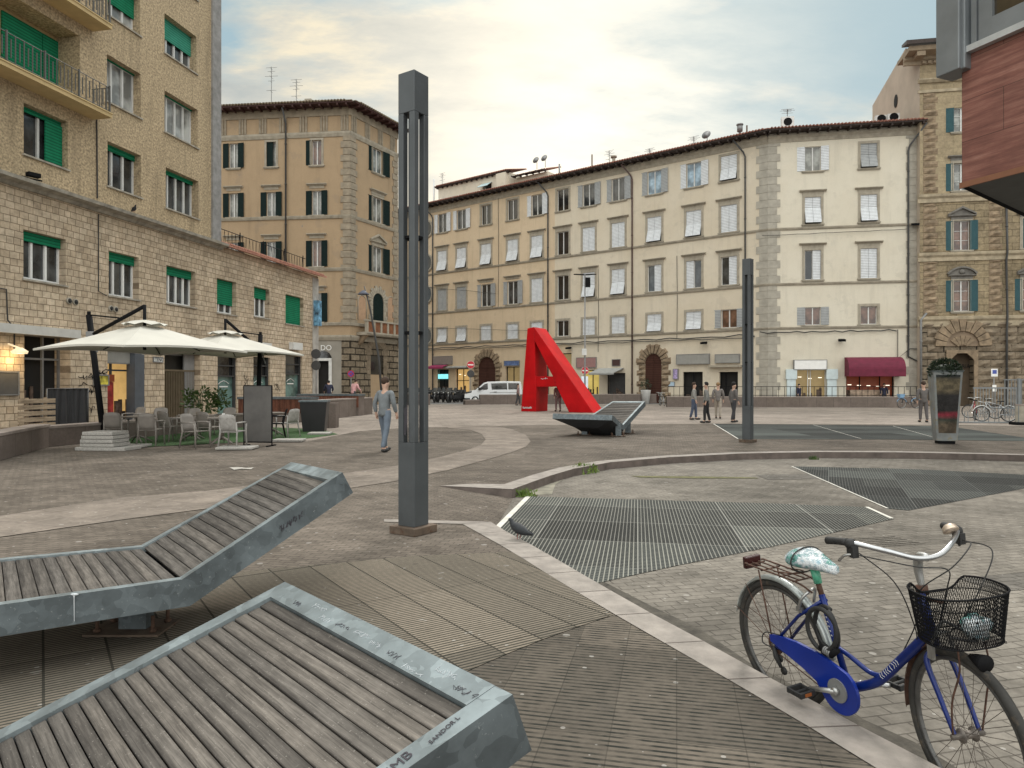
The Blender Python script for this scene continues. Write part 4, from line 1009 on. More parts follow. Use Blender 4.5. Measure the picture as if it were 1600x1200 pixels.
# rooftop pieces
def on_roof(F, x, y_base, off=3.0):
    u = F.u(x, off); return F.rel @ T(u, off, ZE + .17 + (off + .95) * 1.55 / 6.45)
for x, h in ((952, 1.7), (1084, 1.2), (1015, 1.0)): antenna(CR, on_roof(F1, x, 0), h, M['metal_grey'])
pm_ = MB(); pm_.tube([(0, 0, -.2), (0, 0, 1.5)], .09, 8); pm_.build('flue_pipe', M['metal_grey'], CR, on_roof(F1, 874, 0)); pm_ = MB(); pm_.tube([(0, 0, -.2), (0, 0, 1.7)], .07, 8); pm_.build('flue_pipe', M['rustbolt'], CR, on_roof(F1, 925, 0))
pm_ = MB(); pm_.tube([(0, 0, -.2), (0, 0, .9)], .16, 8); pm_.tube([(0, 0, .9), (0, 0, 1.05)], .32, 8); pm_.build('chimney', M['trim'], CR, on_roof(F1, 959, 0))
pm_ = MB(); pm_.tube([(0, 0, -.2), (0, 0, .7)], .12, 8); pm_.tube([(0, 0, .7), (0, 0, 1.25)], .24, 10); pm_.tube([(0, 0, 1.25), (0, 0, 1.35)], .3, 10); pm_.build('chimney', M['metal_grey'], CR, on_roof(F1, 1156, 0))
pm_ = MB(); pm_.tube([(0, 0, -.2), (0, 0, 1.1)], .07, 8); pm_.build('flue_pipe', M['rustbolt'], CR, on_roof(F1, 1167, 0))
dish(CR, on_roof(F1, 1105, 0), M['metal_grey'])
def ac(Mx, w=1.0, h=.85):
    o = empty('air_conditioner', parent=CR); o.matrix_basis = Mx
    part('casing', ('acc', w), lambda m: m.box(-w / 2, w / 2, -.2, .2, 0, h), M['offwhite'], o)
    part('fan_grille', ('acg', w), lambda m: m.lathe([(.34, -.215), (.34, -.2)], (0, 0, h / 2), 16, 'y', False), M['black'], o)
u = F2.u(1227, 2.5)
ac(F2.rel @ T(u, 1.6, ZE + 1.0)); ac(F2.rel @ T(F2.u(1370, 3.5), 2.5, ZE + 1.2), .9, .6); ac(F2.rel @ T(F2.u(1389, 3.0), 2.0, ZE + 1.1), .9, .75)
antenna(CR, F2.rel @ T(u, 1.6, ZE + 1.85), .7, M['metal_grey'])

# signs fixed to the facade (blank where the photo shows them masked)
def board(name, label, F, x0, x1, y0, y1, mat, d=.12, cat='sign', off=.0, txt=None, tmat=None, ts=.5, sx=1):
    u0, z0 = F.uz((x0), y1); u1 = F.u(x1); z0 = F.z((x0 + x1) / 2, y1); z1 = F.z((x0 + x1) / 2, y0)
    c = F.M @ Vector(((u0 + u1) / 2, -off, z0))
    o = thing(name, label, cat, c, math.atan2(F.d.y, F.d.x))
    w = (u1 - u0) / 2; h = z1 - z0
    m = MB(); m.box(-w, w, -d, 0.0, 0, h); m.build('panel', mat, o, bevel=.01)
    f = MB(); t = .04
    f.box(-w - t, -w, -d - .02, 0, -t, h + t); f.box(w, w + t, -d - .02, 0, -t, h + t); f.box(-w, w, -d - .02, 0, -t, 0); f.box(-w, w, -d - .02, 0, h, h + t)
    f.build('rim', M['metal_grey'], o)
    if txt: text('lettering', txt, ts, tmat, o, T(0, -d - .012, h / 2) @ FT, sx=sx)
    return o
M['board_grey'] = simple('grey_sign_board', (0.27, 0.265, 0.245), 0.6, var=.1)
M['board_brown'] = simple('taupe_sign_board', (0.21, 0.18, 0.16), 0.6, var=.1)
M['board_rose'] = simple('dull_rose_sign_board', (0.30, 0.165, 0.155), 0.6, var=.1)
board('shop_sign', 'taupe blank sign board above the magenta awning on the ochre facade', F1, 677, 707, 557, 569, M['board_brown'])
board('shop_sign', 'small blue fascia sign over the shop beside the red letter', F1, 789, 812, 564, 571, simple('blue_sign', (.10, .15, .30), .5, var=.5, vscale=5))
board('shop_sign', 'dull rose blank sign board above the right no entry sign', F1, 902, 932, 559, 574, M['board_rose'], off=.02)
board('wall_plaque', 'small dark brown plaque above the grey sloping awning', F1, 957, 969, 562, 571.5, simple('brown_plaque', (.05, .02, .018), .5), .05)
board('shop_sign', 'long grey blank sign board on the cream wall right of the arched door', F1, 1059, 1109, 554, 568.5, M['board_grey'], .25)
board('shop_sign', 'short grey blank sign board over the narrow canopy by the corner', F1, 1119, 1156, 554, 566.5, M['board_grey'], .2)
board('shop_sign', 'white shop sign crumpled along its top above the pale blue pilasters', F2, 1240, 1290, 563, 577, M['white'], .35)
board('projecting_sign', 'small purple and white lightbox by the dark doorway', F1, 1053.5, 1060, 577, 592, simple('purple_sign', (.35, .28, .48), .4, var=.7, vscale=7), .2)
board('wall_plaque', 'pale blue plaque at railing height right of the arched door', F1, 1045, 1054, 597, 603, simple('pale_blue_sign', (.42, .55, .66), .4, var=.1), .04)
# ================================================================ rooftop apartment behind the ridge
A0 = F1.M @ Vector((F1.u(685, 6), 6, 0))
FA = Face(A0, d1); RT = thing('rooftop_apartment', 'pale set-back rooftop storey with a red tiled roof above the ochre facade', 'building', FA.O, math.atan2(d1.y, d1.x)); FA.bind(RT)
ul = FA.u(846); um = FA.u(795)
zt0 = FA.z(690, 293); zt1 = FA.z(795, 274); zb = ZE + .3
ztl = zt0; 
m = MB(); wall_mesh(m, 0, um, zb, ztl, [(FA.u(755), FA.u(768), FA.z(760, 299), FA.z(760, 288), .12)])
m.box(um, ul, 1.2, 6, zb, ztl - .5); m.quad((0, 0, zb), (0, 7, zb), (0, 7, ztl), (0, 0, ztl)); m.quad((um, 0, zb), (um, 7, zb), (um, 7, ztl), (um, 0, ztl)); m.quad((0, 7, zb), (um, 7, zb), (um, 7, ztl), (0, 7, ztl))
m.build('wall', M['cream2'], RT, FA.rel)
eaves(FA, 0, um, ztl, .4, 1.1, 3.5, M['tile'], M['eave'], ends=(.3, .3)); eaves(FA, um + .35, ul, ztl - .5, -.8, 1.1, 4, M['tile'], M['eave'])
o = empty('window', parent=RT); o.matrix_basis = FA.rel @ T((FA.u(755) + FA.u(768)) / 2, 0, FA.z(760, 299)); ww = FA.u(768) - FA.u(755)
part('pane', None, lambda m: m.quad((-ww / 2, .11, 0), (ww / 2, .11, 0), (ww / 2, .11, 1.2), (-ww / 2, .11, 1.2)), M['glass_dark'], o)
awning(FA, FA.u(753), FA.u(769), FA.z(760, 294), FA.z(760, 286), .9, simple('pale_teal_canvas', (.45, .58, .60), .8), valance=.05, parent=RT)
m = MB(); m.box(FA.u(779), FA.u(794), -.5, .0, ZE + .3, ztl - .1); m.build('chimney', M['cream2'], RT, FA.rel)
m = MB(); m.tube([(FA.u(681.5), -.4, ZE), (FA.u(681.5), -.4, FA.z(682, 281))], .12, 8); m.build('flue_pipe', M['offwhite'], RT, FA.rel)
for x in (839, 852): dish(RT, FA.rel @ T(FA.u(x, 2), 2, ztl + .3), M['metal_grey'])
antenna(RT, FA.rel @ T(FA.u(691, 1), 1, ztl + .4), 1.8, M['metal_grey'])
# ================================================================ tan corner palazzo with dark green shutters
tc_ = P(547, 600, 58.0); tc_.z = 0
e1 = Vector((.994, -.111, 0)).normalized(); e2 = Vector((.454, .891, 0)).normalized()
TF = Face(tc_, e1); TS = Face(tc_, e2)
M['trim_tan'] = simple('buff_grey_stone', (.27, .228, .17), .85, var=.25, vscale=2.5, bumpk=.2, bscale=50)
TA = thing('palazzo', 'tan stuccoed corner palazzo with dark green shutters and grey quoins', 'building', tc_, math.atan2(e1.y, e1.x)); TF.bind(TA); TS.bind(TA)
ZT = TF.z(546, 173); UL = -24.0; UR = TS.u(621)
colT = [365, 424, 495]; wT = TF.u(503) - TF.u(488)
rT = [(TF.z(495, 258), TF.z(495, 219) - TF.z(495, 258)), (TF.z(495, 336), TF.z(495, 298) - TF.z(495, 336)), (TF.z(495, 416.5), TF.z(495, 376) - TF.z(495, 416.5)), (TF.z(495, 503), TF.z(495, 458) - TF.z(495, 503))]
stT = [['open', 'left', 'leftopen'], ['open', 'open', 'open'], ['open', 'open', 'open'], ['open', 'open', 'open']]
uT = [TF.u(x) for x in colT] + [TF.u(300), TF.u(235)]
hT = [hole(u, zb, wT, h) + (.19,) for zb, h in rT for u in uT]
Dr = op(TF, 494, 517, 562)
m = MB(); wall_mesh(m, UL, 0, -.3, ZT, hT + [Dr + (.4,)]); m.build('wall', M['tan'], TA, TF.rel)
for r, (zb, h) in enumerate(rT):
    for c, u in enumerate(uT):
        s = stT[r][c] if c < 3 else 'open'
        window(TF, u, zb, wT, h, s, 'T', 1 if r in (1, 2, 3) else 0, r == 0 and c > 0, M['glass_brown'] if c == 2 and r in (0, 2) else M['glass_curtain'], M['sh_green'])
# side face
wS = TS.u(599) - TS.u(581); uS = TS.u(590)
rS = [(TS.z(590, 271), TS.z(590, 233) - TS.z(590, 271)), (TS.z(590, 348), TS.z(590, 309) - TS.z(590, 348)), (TS.z(590, 426), TS.z(590, 386) - TS.z(590, 426))]
wS = 1.35
zA = TS.z(588, 507); hA = TS.z(588, 458) - zA; wA = TS.u(597) - TS.u(580)
gA = TS.u(597) - TS.u(579)
hs = [hole(uS, zb, wS, h) + (.19,) for zb, h in rS]
m = MB(); wall_mesh(m, 0, UR, -.3, ZT, hs); m.quad((UR, 0, -.3), (UR, 14, -.3), (UR, 14, ZT), (UR, 0, ZT)); m.build('wall', M['tan'], TA, TS.rel)
for r, (zb, h) in enumerate(rS):
    window(TS, uS, zb, wS, h, 'open', 'T', (0, 1, 2)[r], True, M['glass_curtain'], M['sh_green'])
def arch_window(F, u, z0, w, h, mat, stone, L=.55, name='window'):
    o = empty(name, parent=F.root); o.matrix_basis = F.rel @ T(u, 0, z0); r = w / 2; zs = h - r
    part('shutter', None, lambda m: m.prism([(-r, 0), (r, 0)] + arc(0, zs, r, 0, 180, 14), -.03, -.005), mat, o)
    def sr(m):
        n = 13
        for i in range(n):
            a0, a1 = R(180 * i / n + .8), R(180 * (i + 1) / n - .8); l = L * (1.2 if i % 2 else .9)
            q = [(r * math.cos(a), zs + r * math.sin(a)) for a in (a0, a1)] + [((r + l) * math.cos(a), zs + (r + l) * math.sin(a)) for a in (a1, a0)]
            m.hexa([Vector((x, 0, z)) for x, z in q] + [Vector((x, -.10, z)) for x, z in q])
        z = 0; k = 0
        while z < zs - .05:
            hh = min(.4, zs - z); l = L * (.9 if k % 2 else .65)
            for s in (-1, 1): m.box(*(sorted((s * r, s * (r + l)))), -.10, 0, z + .015, z + hh - .015)
            z += .4; k += 1
    part('surround', None, sr, stone, o); return o
arch_window(TS, uS, zA, 1.5, hA, M['sh_green'], M['trim'])
for x in (565.5, 610.5):
    o = empty('niche', parent=TA); u, z0 = TS.uz(x, 500); z1 = TS.z(x, 462); o.matrix_basis = TS.rel @ T(u, 0, z0); hh = z1 - z0
    part('recess', ('ni',), lambda m: m.prism([(-.5, 0), (.5, 0)] + arc(0, hh - .5, .5, 0, 180, 12), -.02, -.005), simple('niche_plaster', (.40, .26, .165), .9, var=.15), o)
    part('frame', ('nif',), lambda m: m.tube([(-.53, -.02, 0), (-.53, -.02, hh - .5)] + [(x, -.02, z) for x, z in arc(0, hh - .5, .53, 180, 0, 12)] + [(.53, -.02, 0)], .05, 6), M['trim'], o)
# bottom storey: rusticated stone on the side, grey plaster beside the door
M['rust_wall'] = bricks('rusticated_blocks', (0.33, 0.27, 0.195), (0.25, 0.205, 0.15), (0.05, 0.042, 0.034), 1.15, .52, .05, plane='xz', var=.7, bmp=1.0, dist=.06, nscale=7, stain=.5)
zB = TF.z(546, 527)
m = MB(); m.box(TF.u(534), 0.05, -.07, 0, -.3, zB - .15)
m.build('stone_base', M['rust_wall'], TA, TF.rel)
m = MB(); w_ = TS.u(598) - TS.u(578)
a0, a1, zar = TS.u(578), TS.u(598), TS.z(588, 556)
wall_mesh(m, -.05, UR, -.3, zB - .15, [(a0, a1, -.3, zar, .3)]); 
m.xf(T(0, -.08, 0)); m.build('stone_base', M['rust_wall'], TA, TS.rel)
arch_window(TS, (a0 + a1) / 2, zar - 1.6, (a1 - a0) * 1.02, 2.6, M['glass_dark'], M['rock_dark'], .7)
m = MB(); m.box(UL, TF.u(534), -.04, 0, -.3, zB - .15)
m = MB(); wall_mesh(m, UL, TF.u(534), -.3, zB - .15, [Dr]); m.xf(T(0, -.04, 0)); m.build('stone_base', simple('grey_plaster', (.27, .25, .215), .9, var=.15, vscale=.8), TA, TF.rel)
# arched doorway on the front
o = empty('door', parent=TA); uD = (Dr[0] + Dr[1]) / 2; o.matrix_basis = TF.rel @ T(uD, 0, 0); r = (Dr[1] - Dr[0]) / 2 + .1; zs = Dr[3]
part('fanlight', None, lambda m: m.prism([(-r, zs), (r, zs)] + arc(0, zs, r, 0, 180, 16)[1:-1], -.09, -.05), M['glass_dark'], o)
part('door_leaf', None, lambda m: m.box(-r, r, .3, .34, 0, zs), M['deep'], o)
part('frame', None, lambda m: (m.box(r - .25, r, -.1, .0, 0, zs), m.box(-r, -r + .18, -.1, 0, 0, zs), m.box(-r, r, -.13, -.02, zs - .1, zs + .12)), M['offwhite'], o)
text('lettering', '_DO', .62, M['white'], o, T(.1, -.1, zs + .95) @ FT)
# courses, quoins, frieze, eaves
for F, ua, ub in ((TF, UL, .05), (TS, -.05, UR)):
    for y, pr in ((337.5, [(0, -.16), (.08, -.16), (.14, 0), (.16, .1), (0, .14)]), (420, [(0, -.16), (.08, -.16), (.14, 0), (.16, .1), (0, .14)]), (506, [(0, -.12), (.12, -.12), (.16, .1), (0, .14)]), (526, [(0, -.3), (.1, -.3), (.2, -.05), (.2, .1), (0, .14)]), (207, [(0, -.3), (.06, -.3), (.14, -.05), (.14, .12), (0, .16)])):
        s = MB(); moulding(s, ua, ub, TF.z(546, y), pr); s.build('string_course', M['trim'], TA, F.rel)
    s = MB(); n = int((ub - ua) / 1.75)
    zf0, zf1 = TF.z(546, 203.5), TF.z(546, 180)
    for i in range(n + 1):
        x = ub - .5 - i * 1.75 if F is TF else ua + .5 + i * 1.75
        if x - .3 < ua or x + .3 > ub: continue
        for q in (-.24, 0, .24): s.box(x + q - .085, x + q + .085, -.07, 0, zf0, zf1)
    s.box(ua, ub, -.09, 0, zf1 + .002, ZT + .3); s.build('frieze', M['trim_tan'], TA, F.rel)
s = MB(); quoins(s, -.78, .06, zB + .9, TF.z(546, 209), .56, .2, .07, .05, True, False); s.build('quoins', M['trim_tan'], TA, TF.rel)
s = MB(); quoins(s, -.06, .85, zB + .9, TF.z(546, 209), .56, .2, .07, .05, False, True); s.build('quoins', M['trim_tan'], TA, TS.rel); s = MB(); quoins(s, UR - .8, UR, zB + .9, TF.z(546, 209), .56, .2, .07, .05, True, False); s.build('quoins', M['trim_tan'], TA, TS.rel)
eaves(TF, UL, 0, ZT + .32, 1.0, 2.2, 5.5, M['tile_mossy'], M['eave_red'], ends=(0, .55), hip=(0, 4.6)); eaves(TS, 0, UR, ZT + .32, 1.0, 2.2, 5.5, M['tile_mossy'], M['eave_red'], ends=(.55, .6), hip=(3.2, 3.2))
u = TF.u(447.5); drainpipe(TF, [(u, -.8, ZT + .2), (u, -.14, ZT - .9), (u, -.13, 0)], M['pipe_dark'], .075)
# balcony on the side face
o = empty('balcony', parent=TA); u0, u1 = TS.u(557), UR + .3; zb = TS.z(588, 524); o.matrix_basis = TS.rel
part('slab', None, lambda m: moulding(m, u0, u1, zb, [(0, -.15), (1.0, -.15), (1.1, 0), (1.1, .12), (0, .12)]), M['trim'], o)
def bal(m):
    for i in range(7):
        x = u0 + .1 + (u1 - u0 - .4) * i / 6; m.box(x, x + .22, -1.0, -.78, zb + .12, zb + 1.0)
    m.box(u0, u1, -1.03, -.75, zb + 1.0, zb + 1.14)
part('balustrade', None, bal, M['trim'], o)
part('infill_panel', None, lambda m: m.box(u0 + .15, u1 - .15, -.92, -.86, zb + .12, zb + 1.0), simple('rust_panel', (.20, .08, .035), .8, var=.4, vscale=3), o)
for x in (u0 + .3, u1 - .3): part('bracket', None, lambda m: m.prism([(y, z) for y, z in ((-1.0, zb - .15), (0, zb - .15), (0, zb - 1.0), (-.35, zb - .75), (-.7, zb - .35))], -.15, .15, T(x, 0, 0) @ RZ(R(90))), M['rock'], o)
for x, y in ((424, 158), (463, 157)): antenna(TA, TF.rel @ T(TF.u(x, 4), 4, ZT + 1.6), 4.2 if x < 450 else 3.0, M['metal_grey'])
m = MB(); m.box(-.3, .3, -.3, .3, 0, 1.0); m.build('chimney', M['trim'], TA, TF.rel @ T(TF.u(483, 4), 4, ZT + 1.7))
ic = MB(); ic2 = [TF.M @ Vector((UL, 0, 0)), TF.M @ Vector((UL, 14, 0)), TS.M @ Vector((UR, 14, 0))]; inv2 = (T(*TA.location) @ RZ(TA.rotation_euler.z)).inverted(); ic2 = [inv2 @ p for p in ic2]
for a, b in ((0, 1), (1, 2)): ic.quad((ic2[a].x, ic2[a].y, -.3), (ic2[b].x, ic2[b].y, -.3), (ic2[b].x, ic2[b].y, ZT), (ic2[a].x, ic2[a].y, ZT))
ic.build('wall', M['tan'], TA)

# ================================================================ rusticated stone palazzo on the right
M['trim_warm'] = simple('warm_stone_trim', (.36, .30, .21), .85, var=.3, vscale=2.5, bumpk=.2, bscale=50)
so_ = P(1437, 600, 55.4); so_.z = 0
SF = Face(so_, d2); ST = thing('palazzo', 'brown rusticated stone palazzo with blue-green shutters and pediments', 'building', so_, math.atan2(d2.y, d2.x)); SF.bind(ST)
ZS = SF.z(1440, 84); SUR = 24.0
colS = [1502.5, 1611]; uSS = [SF.u(x) for x in colS] + [SF.u(1502.5) + 10.6, SF.u(1502.5) + 16]
wSS = SF.u(1515) - SF.u(1490)
rSS = [(SF.z(1500, 206), SF.z(1500, 168) - SF.z(1500, 206)), (SF.z(1500, 298), SF.z(1500, 255) - SF.z(1500, 298)), (SF.z(1500, 391), SF.z(1500, 345) - SF.z(1500, 391)), (SF.z(1500, 486.5), SF.z(1500, 438) - SF.z(1500, 486.5))]
ND = op(SF, 1484, 1521, 552)
hS = [hole(u, zb, wSS, h) + (.19,) for zb, h in rSS for u in uSS] + [ND + (.8,)]
M['ashlar'] = bricks('ashlar_stone', (0.40, 0.32, 0.205), (0.33, 0.265, 0.175), (0.13, 0.105, 0.07), 1.3, .52, .018, plane='xz', var=.5, bmp=.7, dist=.02, nscale=6, stain=.5)
M['ashlar_up'] = bricks('ashlar_upper', (0.44, 0.36, 0.235), (0.39, 0.315, 0.21), (0.30, 0.245, 0.16), 1.2, .5, .012, plane='xz', var=.4, bmp=.4, nscale=6, stain=.4)
zc1, zc2, zc3 = SF.z(1480, 306), SF.z(1480, 398), SF.z(1480, 498)
m = MB(); wall_mesh(m, 0, SUR, zc1, ZS, [h for h in hS if h[2] > zc1]); m.build('wall', M['ashlar_up'], ST, SF.rel)
m = MB(); wall_mesh(m, 0, SUR, zc3, zc1, [h for h in hS if zc3 - .1 < h[2] < zc1]); m.build('wall', M['ashlar'], ST, SF.rel)
m = MB(); wall_mesh(m, 0, SUR, -.3, zc3, [ND + (.8,)]); m.build('wall', M['rust_wall'], ST, SF.rel)
m = MB(); zg = SF.z(1383, 165); dg = 0
gx = 11.5
zback = CH + (HY - 165) * (SF.M @ Vector((0, gx, 0))).y / FPX
m.add([(0, 0, 0), (0, gx, 0), (0, gx, zback), (0, 3, ZS + 1.85), (0, 0, ZS + .1)], [(0, 1, 2, 3, 4)]); m.quad((0, gx, 0), (SUR, gx, 0), (SUR, gx, zback), (0, gx, zback)); m.build('side_wall', simple('pale_pink_plaster', (.50, .42, .335), .9, var=.1, vscale=.7), ST, SF.rel)
o = MB(); 
o.prism([(.42 * math.cos(R(a)), .55 * math.sin(R(a))) for a in range(0, 360, 20)], -.02, .0, SF.rel @ T(-.03, 5.2, CH + (HY - 158) * (SF.M @ Vector((0, 5.2, 0))).y / FPX) @ RZ(R(-90))); o.build('round_window', M['deep'], ST)
for r, (zb, h) in enumerate(rSS):
    for c, u in enumerate(uSS):
        window(SF, u, zb, wSS, h, 'closed' if (r == 2 and c == 1) else 'open', 'S', (0, 1, 2, 3)[r] if c != 1 or r != 3 else 2, r > 0, M['glass_brown'] if r > 1 else M['glass_curtain'], M['sh_teal'])
for z, pr in [(z, [(0, -.5 * k), (.1, -.5 * k), (.1, -.2), (.22, -.05), (.24, .14), (0, .2)]) for z, k in ((zc1, 1), (zc2, 1), (zc3, 1.2))] + [(SF.z(1480, 124), [(0, -.2), (.12, -.2), (.28, .0), (.28, .1), (0, .16)]), (SF.z(1480, 141), [(0, -.12), (.1, -.12), (.1, .1), (0, .12)])]:
    s = MB(); moulding(s, -.15, SUR, z, pr); s.build('string_course', M['trim_warm'], ST, SF.rel)
rnd = random.Random(4)
def qcol(u0, w, z0, z1, bh=.5):
    s = MB(); z = z0; k = 0
    while z < z1 - .1:
        a = .16 if k % 2 else 0; rocky(s, u0, u0 + w - a, z + .02, min(z + bh, z1) - .02, .13, rnd); z += bh; k += 1
    s.build('quoins', M['rock'], ST, SF.rel)
for za, zb_ in ((zc1 + .25, SF.z(1480, 143)), (zc2 + .25, zc1 - .5), (zc3 + .25, zc2 - .5)):
    qcol(.25, 1.05, za, zb_)
for za, zb_ in ((zc2 + .25, zc1 - .5), (zc3 + .25, zc2 - .5)): qcol(SF.u(1545), .95, za, zb_)
s = MB(); z = .0; k = 0
while z < zc3 - .7:
    x = 0.05 + (.5 if k % 2 else 0)
    while x < SF.u(1600) + 6:
        w = .9 + rnd.random() * .7
        if not (x + w > ND[0] - .3 and x < ND[1] + .3 and z < ND[3] + 2.2): rocky(s, x, x + w - .03, z + .03, z + .56, .16, rnd)
        elif x < ND[0] - .6: rocky(s, x, ND[0] - .35, z + .03, z + .56, .16, rnd)
        x += w
        if ND[0] - .4 < x < ND[1] + .3 and z < ND[3] + 2.2: x = ND[1] + .3
    z += .6; k += 1
s.build('rusticated_blocks', M['rock_dark'], ST, SF.rel)
uN = (ND[0] + ND[1]) / 2; rN = (SF.u(1528) - SF.u(1476)) / 2; zN = SF.z(1502, 541)
o = empty('door', parent=ST); o.matrix_basis = SF.rel @ T(uN, 0, 0)
part('lunette', None, lambda m: m.prism([(-rN, zN), (rN, zN)] + arc(0, zN, rN, 0, 180, 16)[1:-1], -.10, -.04), simple('brown_plaster', (.24, .18, .125), .9), o)
def vous(m):
    rr = random.Random(9)
    for i in range(11):
        a0, a1 = R(180 * i / 11 + 1), R(180 * (i + 1) / 11 - 1); l = .75 + rr.random() * .3
        q = [(rN * math.cos(a), zN + rN * math.sin(a)) for a in (a0, a1)] + [((rN + l) * math.cos(a), zN + (rN + l) * math.sin(a)) for a in (a1, a0)]
        m.hexa([Vector((x, 0, z)) for x, z in q] + [Vector((x, -.26, z)) for x, z in q])
    for i in range(5):
        a = R(90 + (i - 2) * 20); b = R(9)
        q = [(.35 * rN * math.cos(t) , zN - .3 + .35 * rN * math.sin(t)) for t in (a - b, a + b)] + [(rN * .95 * math.cos(t), zN - .3 + rN * .95 * math.sin(t)) for t in (a + b, a - b)]
        m.hexa([Vector((x, 0, z)) for x, z in q] + [Vector((x, -.22, z)) for x, z in q])
part('door_surround', None, vous, M['rock'], o)
part('door_leaf', None, lambda m: m.box(-(ND[1] - ND[0]) / 2, (ND[1] - ND[0]) / 2, .7, .75, 0, ND[3]), simple('dark_passage', (.09, .065, .042), .9), o)
def jamb(m):
    w = (ND[1] - ND[0]) / 2
    for s_ in (-1, 1): m.box(*sorted((s_ * w, s_ * (w + .28))), -.14, .0, 0, ND[3]); m.prism([(s_ * w, ND[3]), (s_ * w, ND[3] - .5), (s_ * (w - .5), ND[3])][::s_], -.14, 0)
    m.box(-w - .28, w + .28, -.15, 0, ND[3], ND[3] + .25)
part('door_frame', None, jamb, M['rock'], o)
text('lettering', 'GALLERIA', .48, M['deep'], o, T(0, .60, ND[3] - 1.0) @ FT, sx=.8)
# deep cornice and roof
o = MB(); moulding(o, -1.2, SUR, ZS, [(0, -.9), (.15, -.9), (.15, -.65), (.35, -.55), (.35, -.35), (1.3, -.25), (1.4, 0.05), (0, .1)])
for i in range(14):
    x = -.6 + i * 2.1; o.box(x, x + .6, -1.2, -.34, ZS - .62, ZS - .27)
for i in range(60): x = .1 + i * .4; o.box(x, x + .22, -.3, -.14, ZS - .88, ZS - .67)
o.box(-1.2, 0, 0, 1.3, ZS - .25, ZS + .05)
o.build('cornice', simple('cornice_stone', (.30, .235, .165), .85, var=.2), ST, SF.rel)
o = MB(); o.hexa([Vector(v) for v in ((-1.5, -1.7, ZS + .1), (SUR, -1.7, ZS + .1), (SUR, 3, ZS + 1.9), (-.3, 3, ZS + 1.9), (-1.5, -1.7, ZS + .4), (SUR, -1.7, ZS + .4), (SUR, 3, ZS + 2.1), (-.3, 3, ZS + 2.1))])
o.build('roof', M['eave'], ST, SF.rel)
s = MB()
for i in range(9): s.box(1.5 + i * 2.6, 3.1 + i * 2.6, -.06, 0, SF.z(1480, 119), SF.z(1480, 96))
s.build('frieze_panel', M['ashlar'], ST, SF.rel)
u = SF.u(1571); drainpipe(SF, [(u, -.13, zc1 - .6), (u, -.3, zc2), (u, -.13, zc2 - .6), (u, -.3, zc3), (u, -.2, zc3 - 1), (u, -.2, 0)], M['pipe_dark'], .08)
u = SF.u(1437.5); drainpipe(SF, [(u + .4, -.2, SF.z(1437, 490)), (u, -.2, SF.z(1437, 500)), (u, -.2, 0)], M['metal_grey'], .09)

# ================================================================ left apartment block
lb = Vector((-16.1 * 25 / 24.6, 25.0, 0)); ld = Vector((.203, .979, 0)).normalized()
LF = Face(lb, ld); LB = thing('apartment_block', 'tall speckled stucco apartment block on a stone-tiled base with green roller blinds', 'building', lb, math.atan2(ld.y, ld.x)); LF.bind(LB)
U0 = -13.0; UC = LF.u(497); UT = LF.u(330); UTe = LF.u(343)
ZK = LF.z(75, 298)            # ledge over the base
M['stucco'] = stucco('speckled_stucco', (0.42, 0.33, 0.215), (0.36, 0.28, 0.18), 12, .75, .8)
M['facing'] = bricks('stone_tile_facing', (0.70, 0.575, 0.43), (0.56, 0.445, 0.32), (0.30, 0.23, 0.16), .36, .235, .012, plane='xz', warp=.05, var=.45, bmp=.9, dist=.02, nscale=4, stain=.4, squash=.72)
M['ledge'] = simple('weathered_concrete', (.30, .275, .23), .95, var=.4, vscale=3, bumpk=.3, bscale=30)
def lw(xl, yt, yb, xr): 
    u0, zt = LF.uz(xl, yt); zb = LF.z(xl, yb); u1 = LF.u(xr); return (u0, u1, zb, zt)
# (rect, blind fraction, lights, right leaf green)
WU = [(lw(37, 160, 240, 106), .10, 2, .4), (lw(168, 220, 290, 220.5), .13, 3, 0), (lw(259, 261, 324, 310), .10, 4, 0), (lw(167, 84, 157.5, 220), 0, 3, 0), (lw(257, 141, 205, 309), 0, 4, 0), (lw(257, 20, 82, 307), .52, 4, 0), (lw(168, -42, 22, 219), .55, 3, 0), (lw(257, -95, -42, 308), .3, 4, 0)]
WB = [(lw(36.5, 358, 435, 103), .20, 3, 0), (lw(170, 391, 461, 217), .20, 3, 0), (lw(260, 414, 473, 305.5), .22, 4, 0), (lw(339, 434, 488, 369), .72, 3, 0), (lw(397, 447, 494, 421), .36, 3, 0), (lw(446, 459, 505, 474), 1.0, 2, 0)]
dz = WB[0][0][2] - 0
WB += [((-9.5, -7.6) + WB[0][0][2:], .3, 3, 0), ((-5.6, -3.7) + WB[0][0][2:], .5, 3, 0)]
WU += [((-9.5, -7.6) + WU[0][0][2:], .3, 3, 0)]
ZTop = 34.0
# balcony doors behind the loggia
bal0, bal1 = LF.u(-60), LF.u(97)
zl = LF.z(145, 186.5); ubE = LF.u(145)
z_l2 = LF.z(143, 47.5)
lo_hole = (LF.u(-40), LF.u(124), zl + .12, zl + .12 + 2.75, 1.0)
lo2 = (LF.u(-40), LF.u(124), z_l2 + .12, z_l2 + 2.8, 1.0)
m = MB(); wall_mesh(m, U0, UT, ZK, ZTop, [w[0] + (.45,) for w in WU] + [lo_hole, lo2]); m.build('wall', M['stucco'], LB, LF.rel)
D = {}
door_rects = [op(LF, 38, 110, 523), op(LF, 168, 224, 545), op(LF, 257, 313, 553), op(LF, 340, 371, 557), op(LF, 396, 422, 558), op(LF, 446, 472, 556)]
m = MB(); wall_mesh(m, U0, UC, -.3, ZK, [w[0] + (.38,) for w in WB] + [d + (.7 if i < 3 else .3,) for i, d in enumerate(door_rects)]); m.build('base_wall', M['facing'], LB, LF.rel)
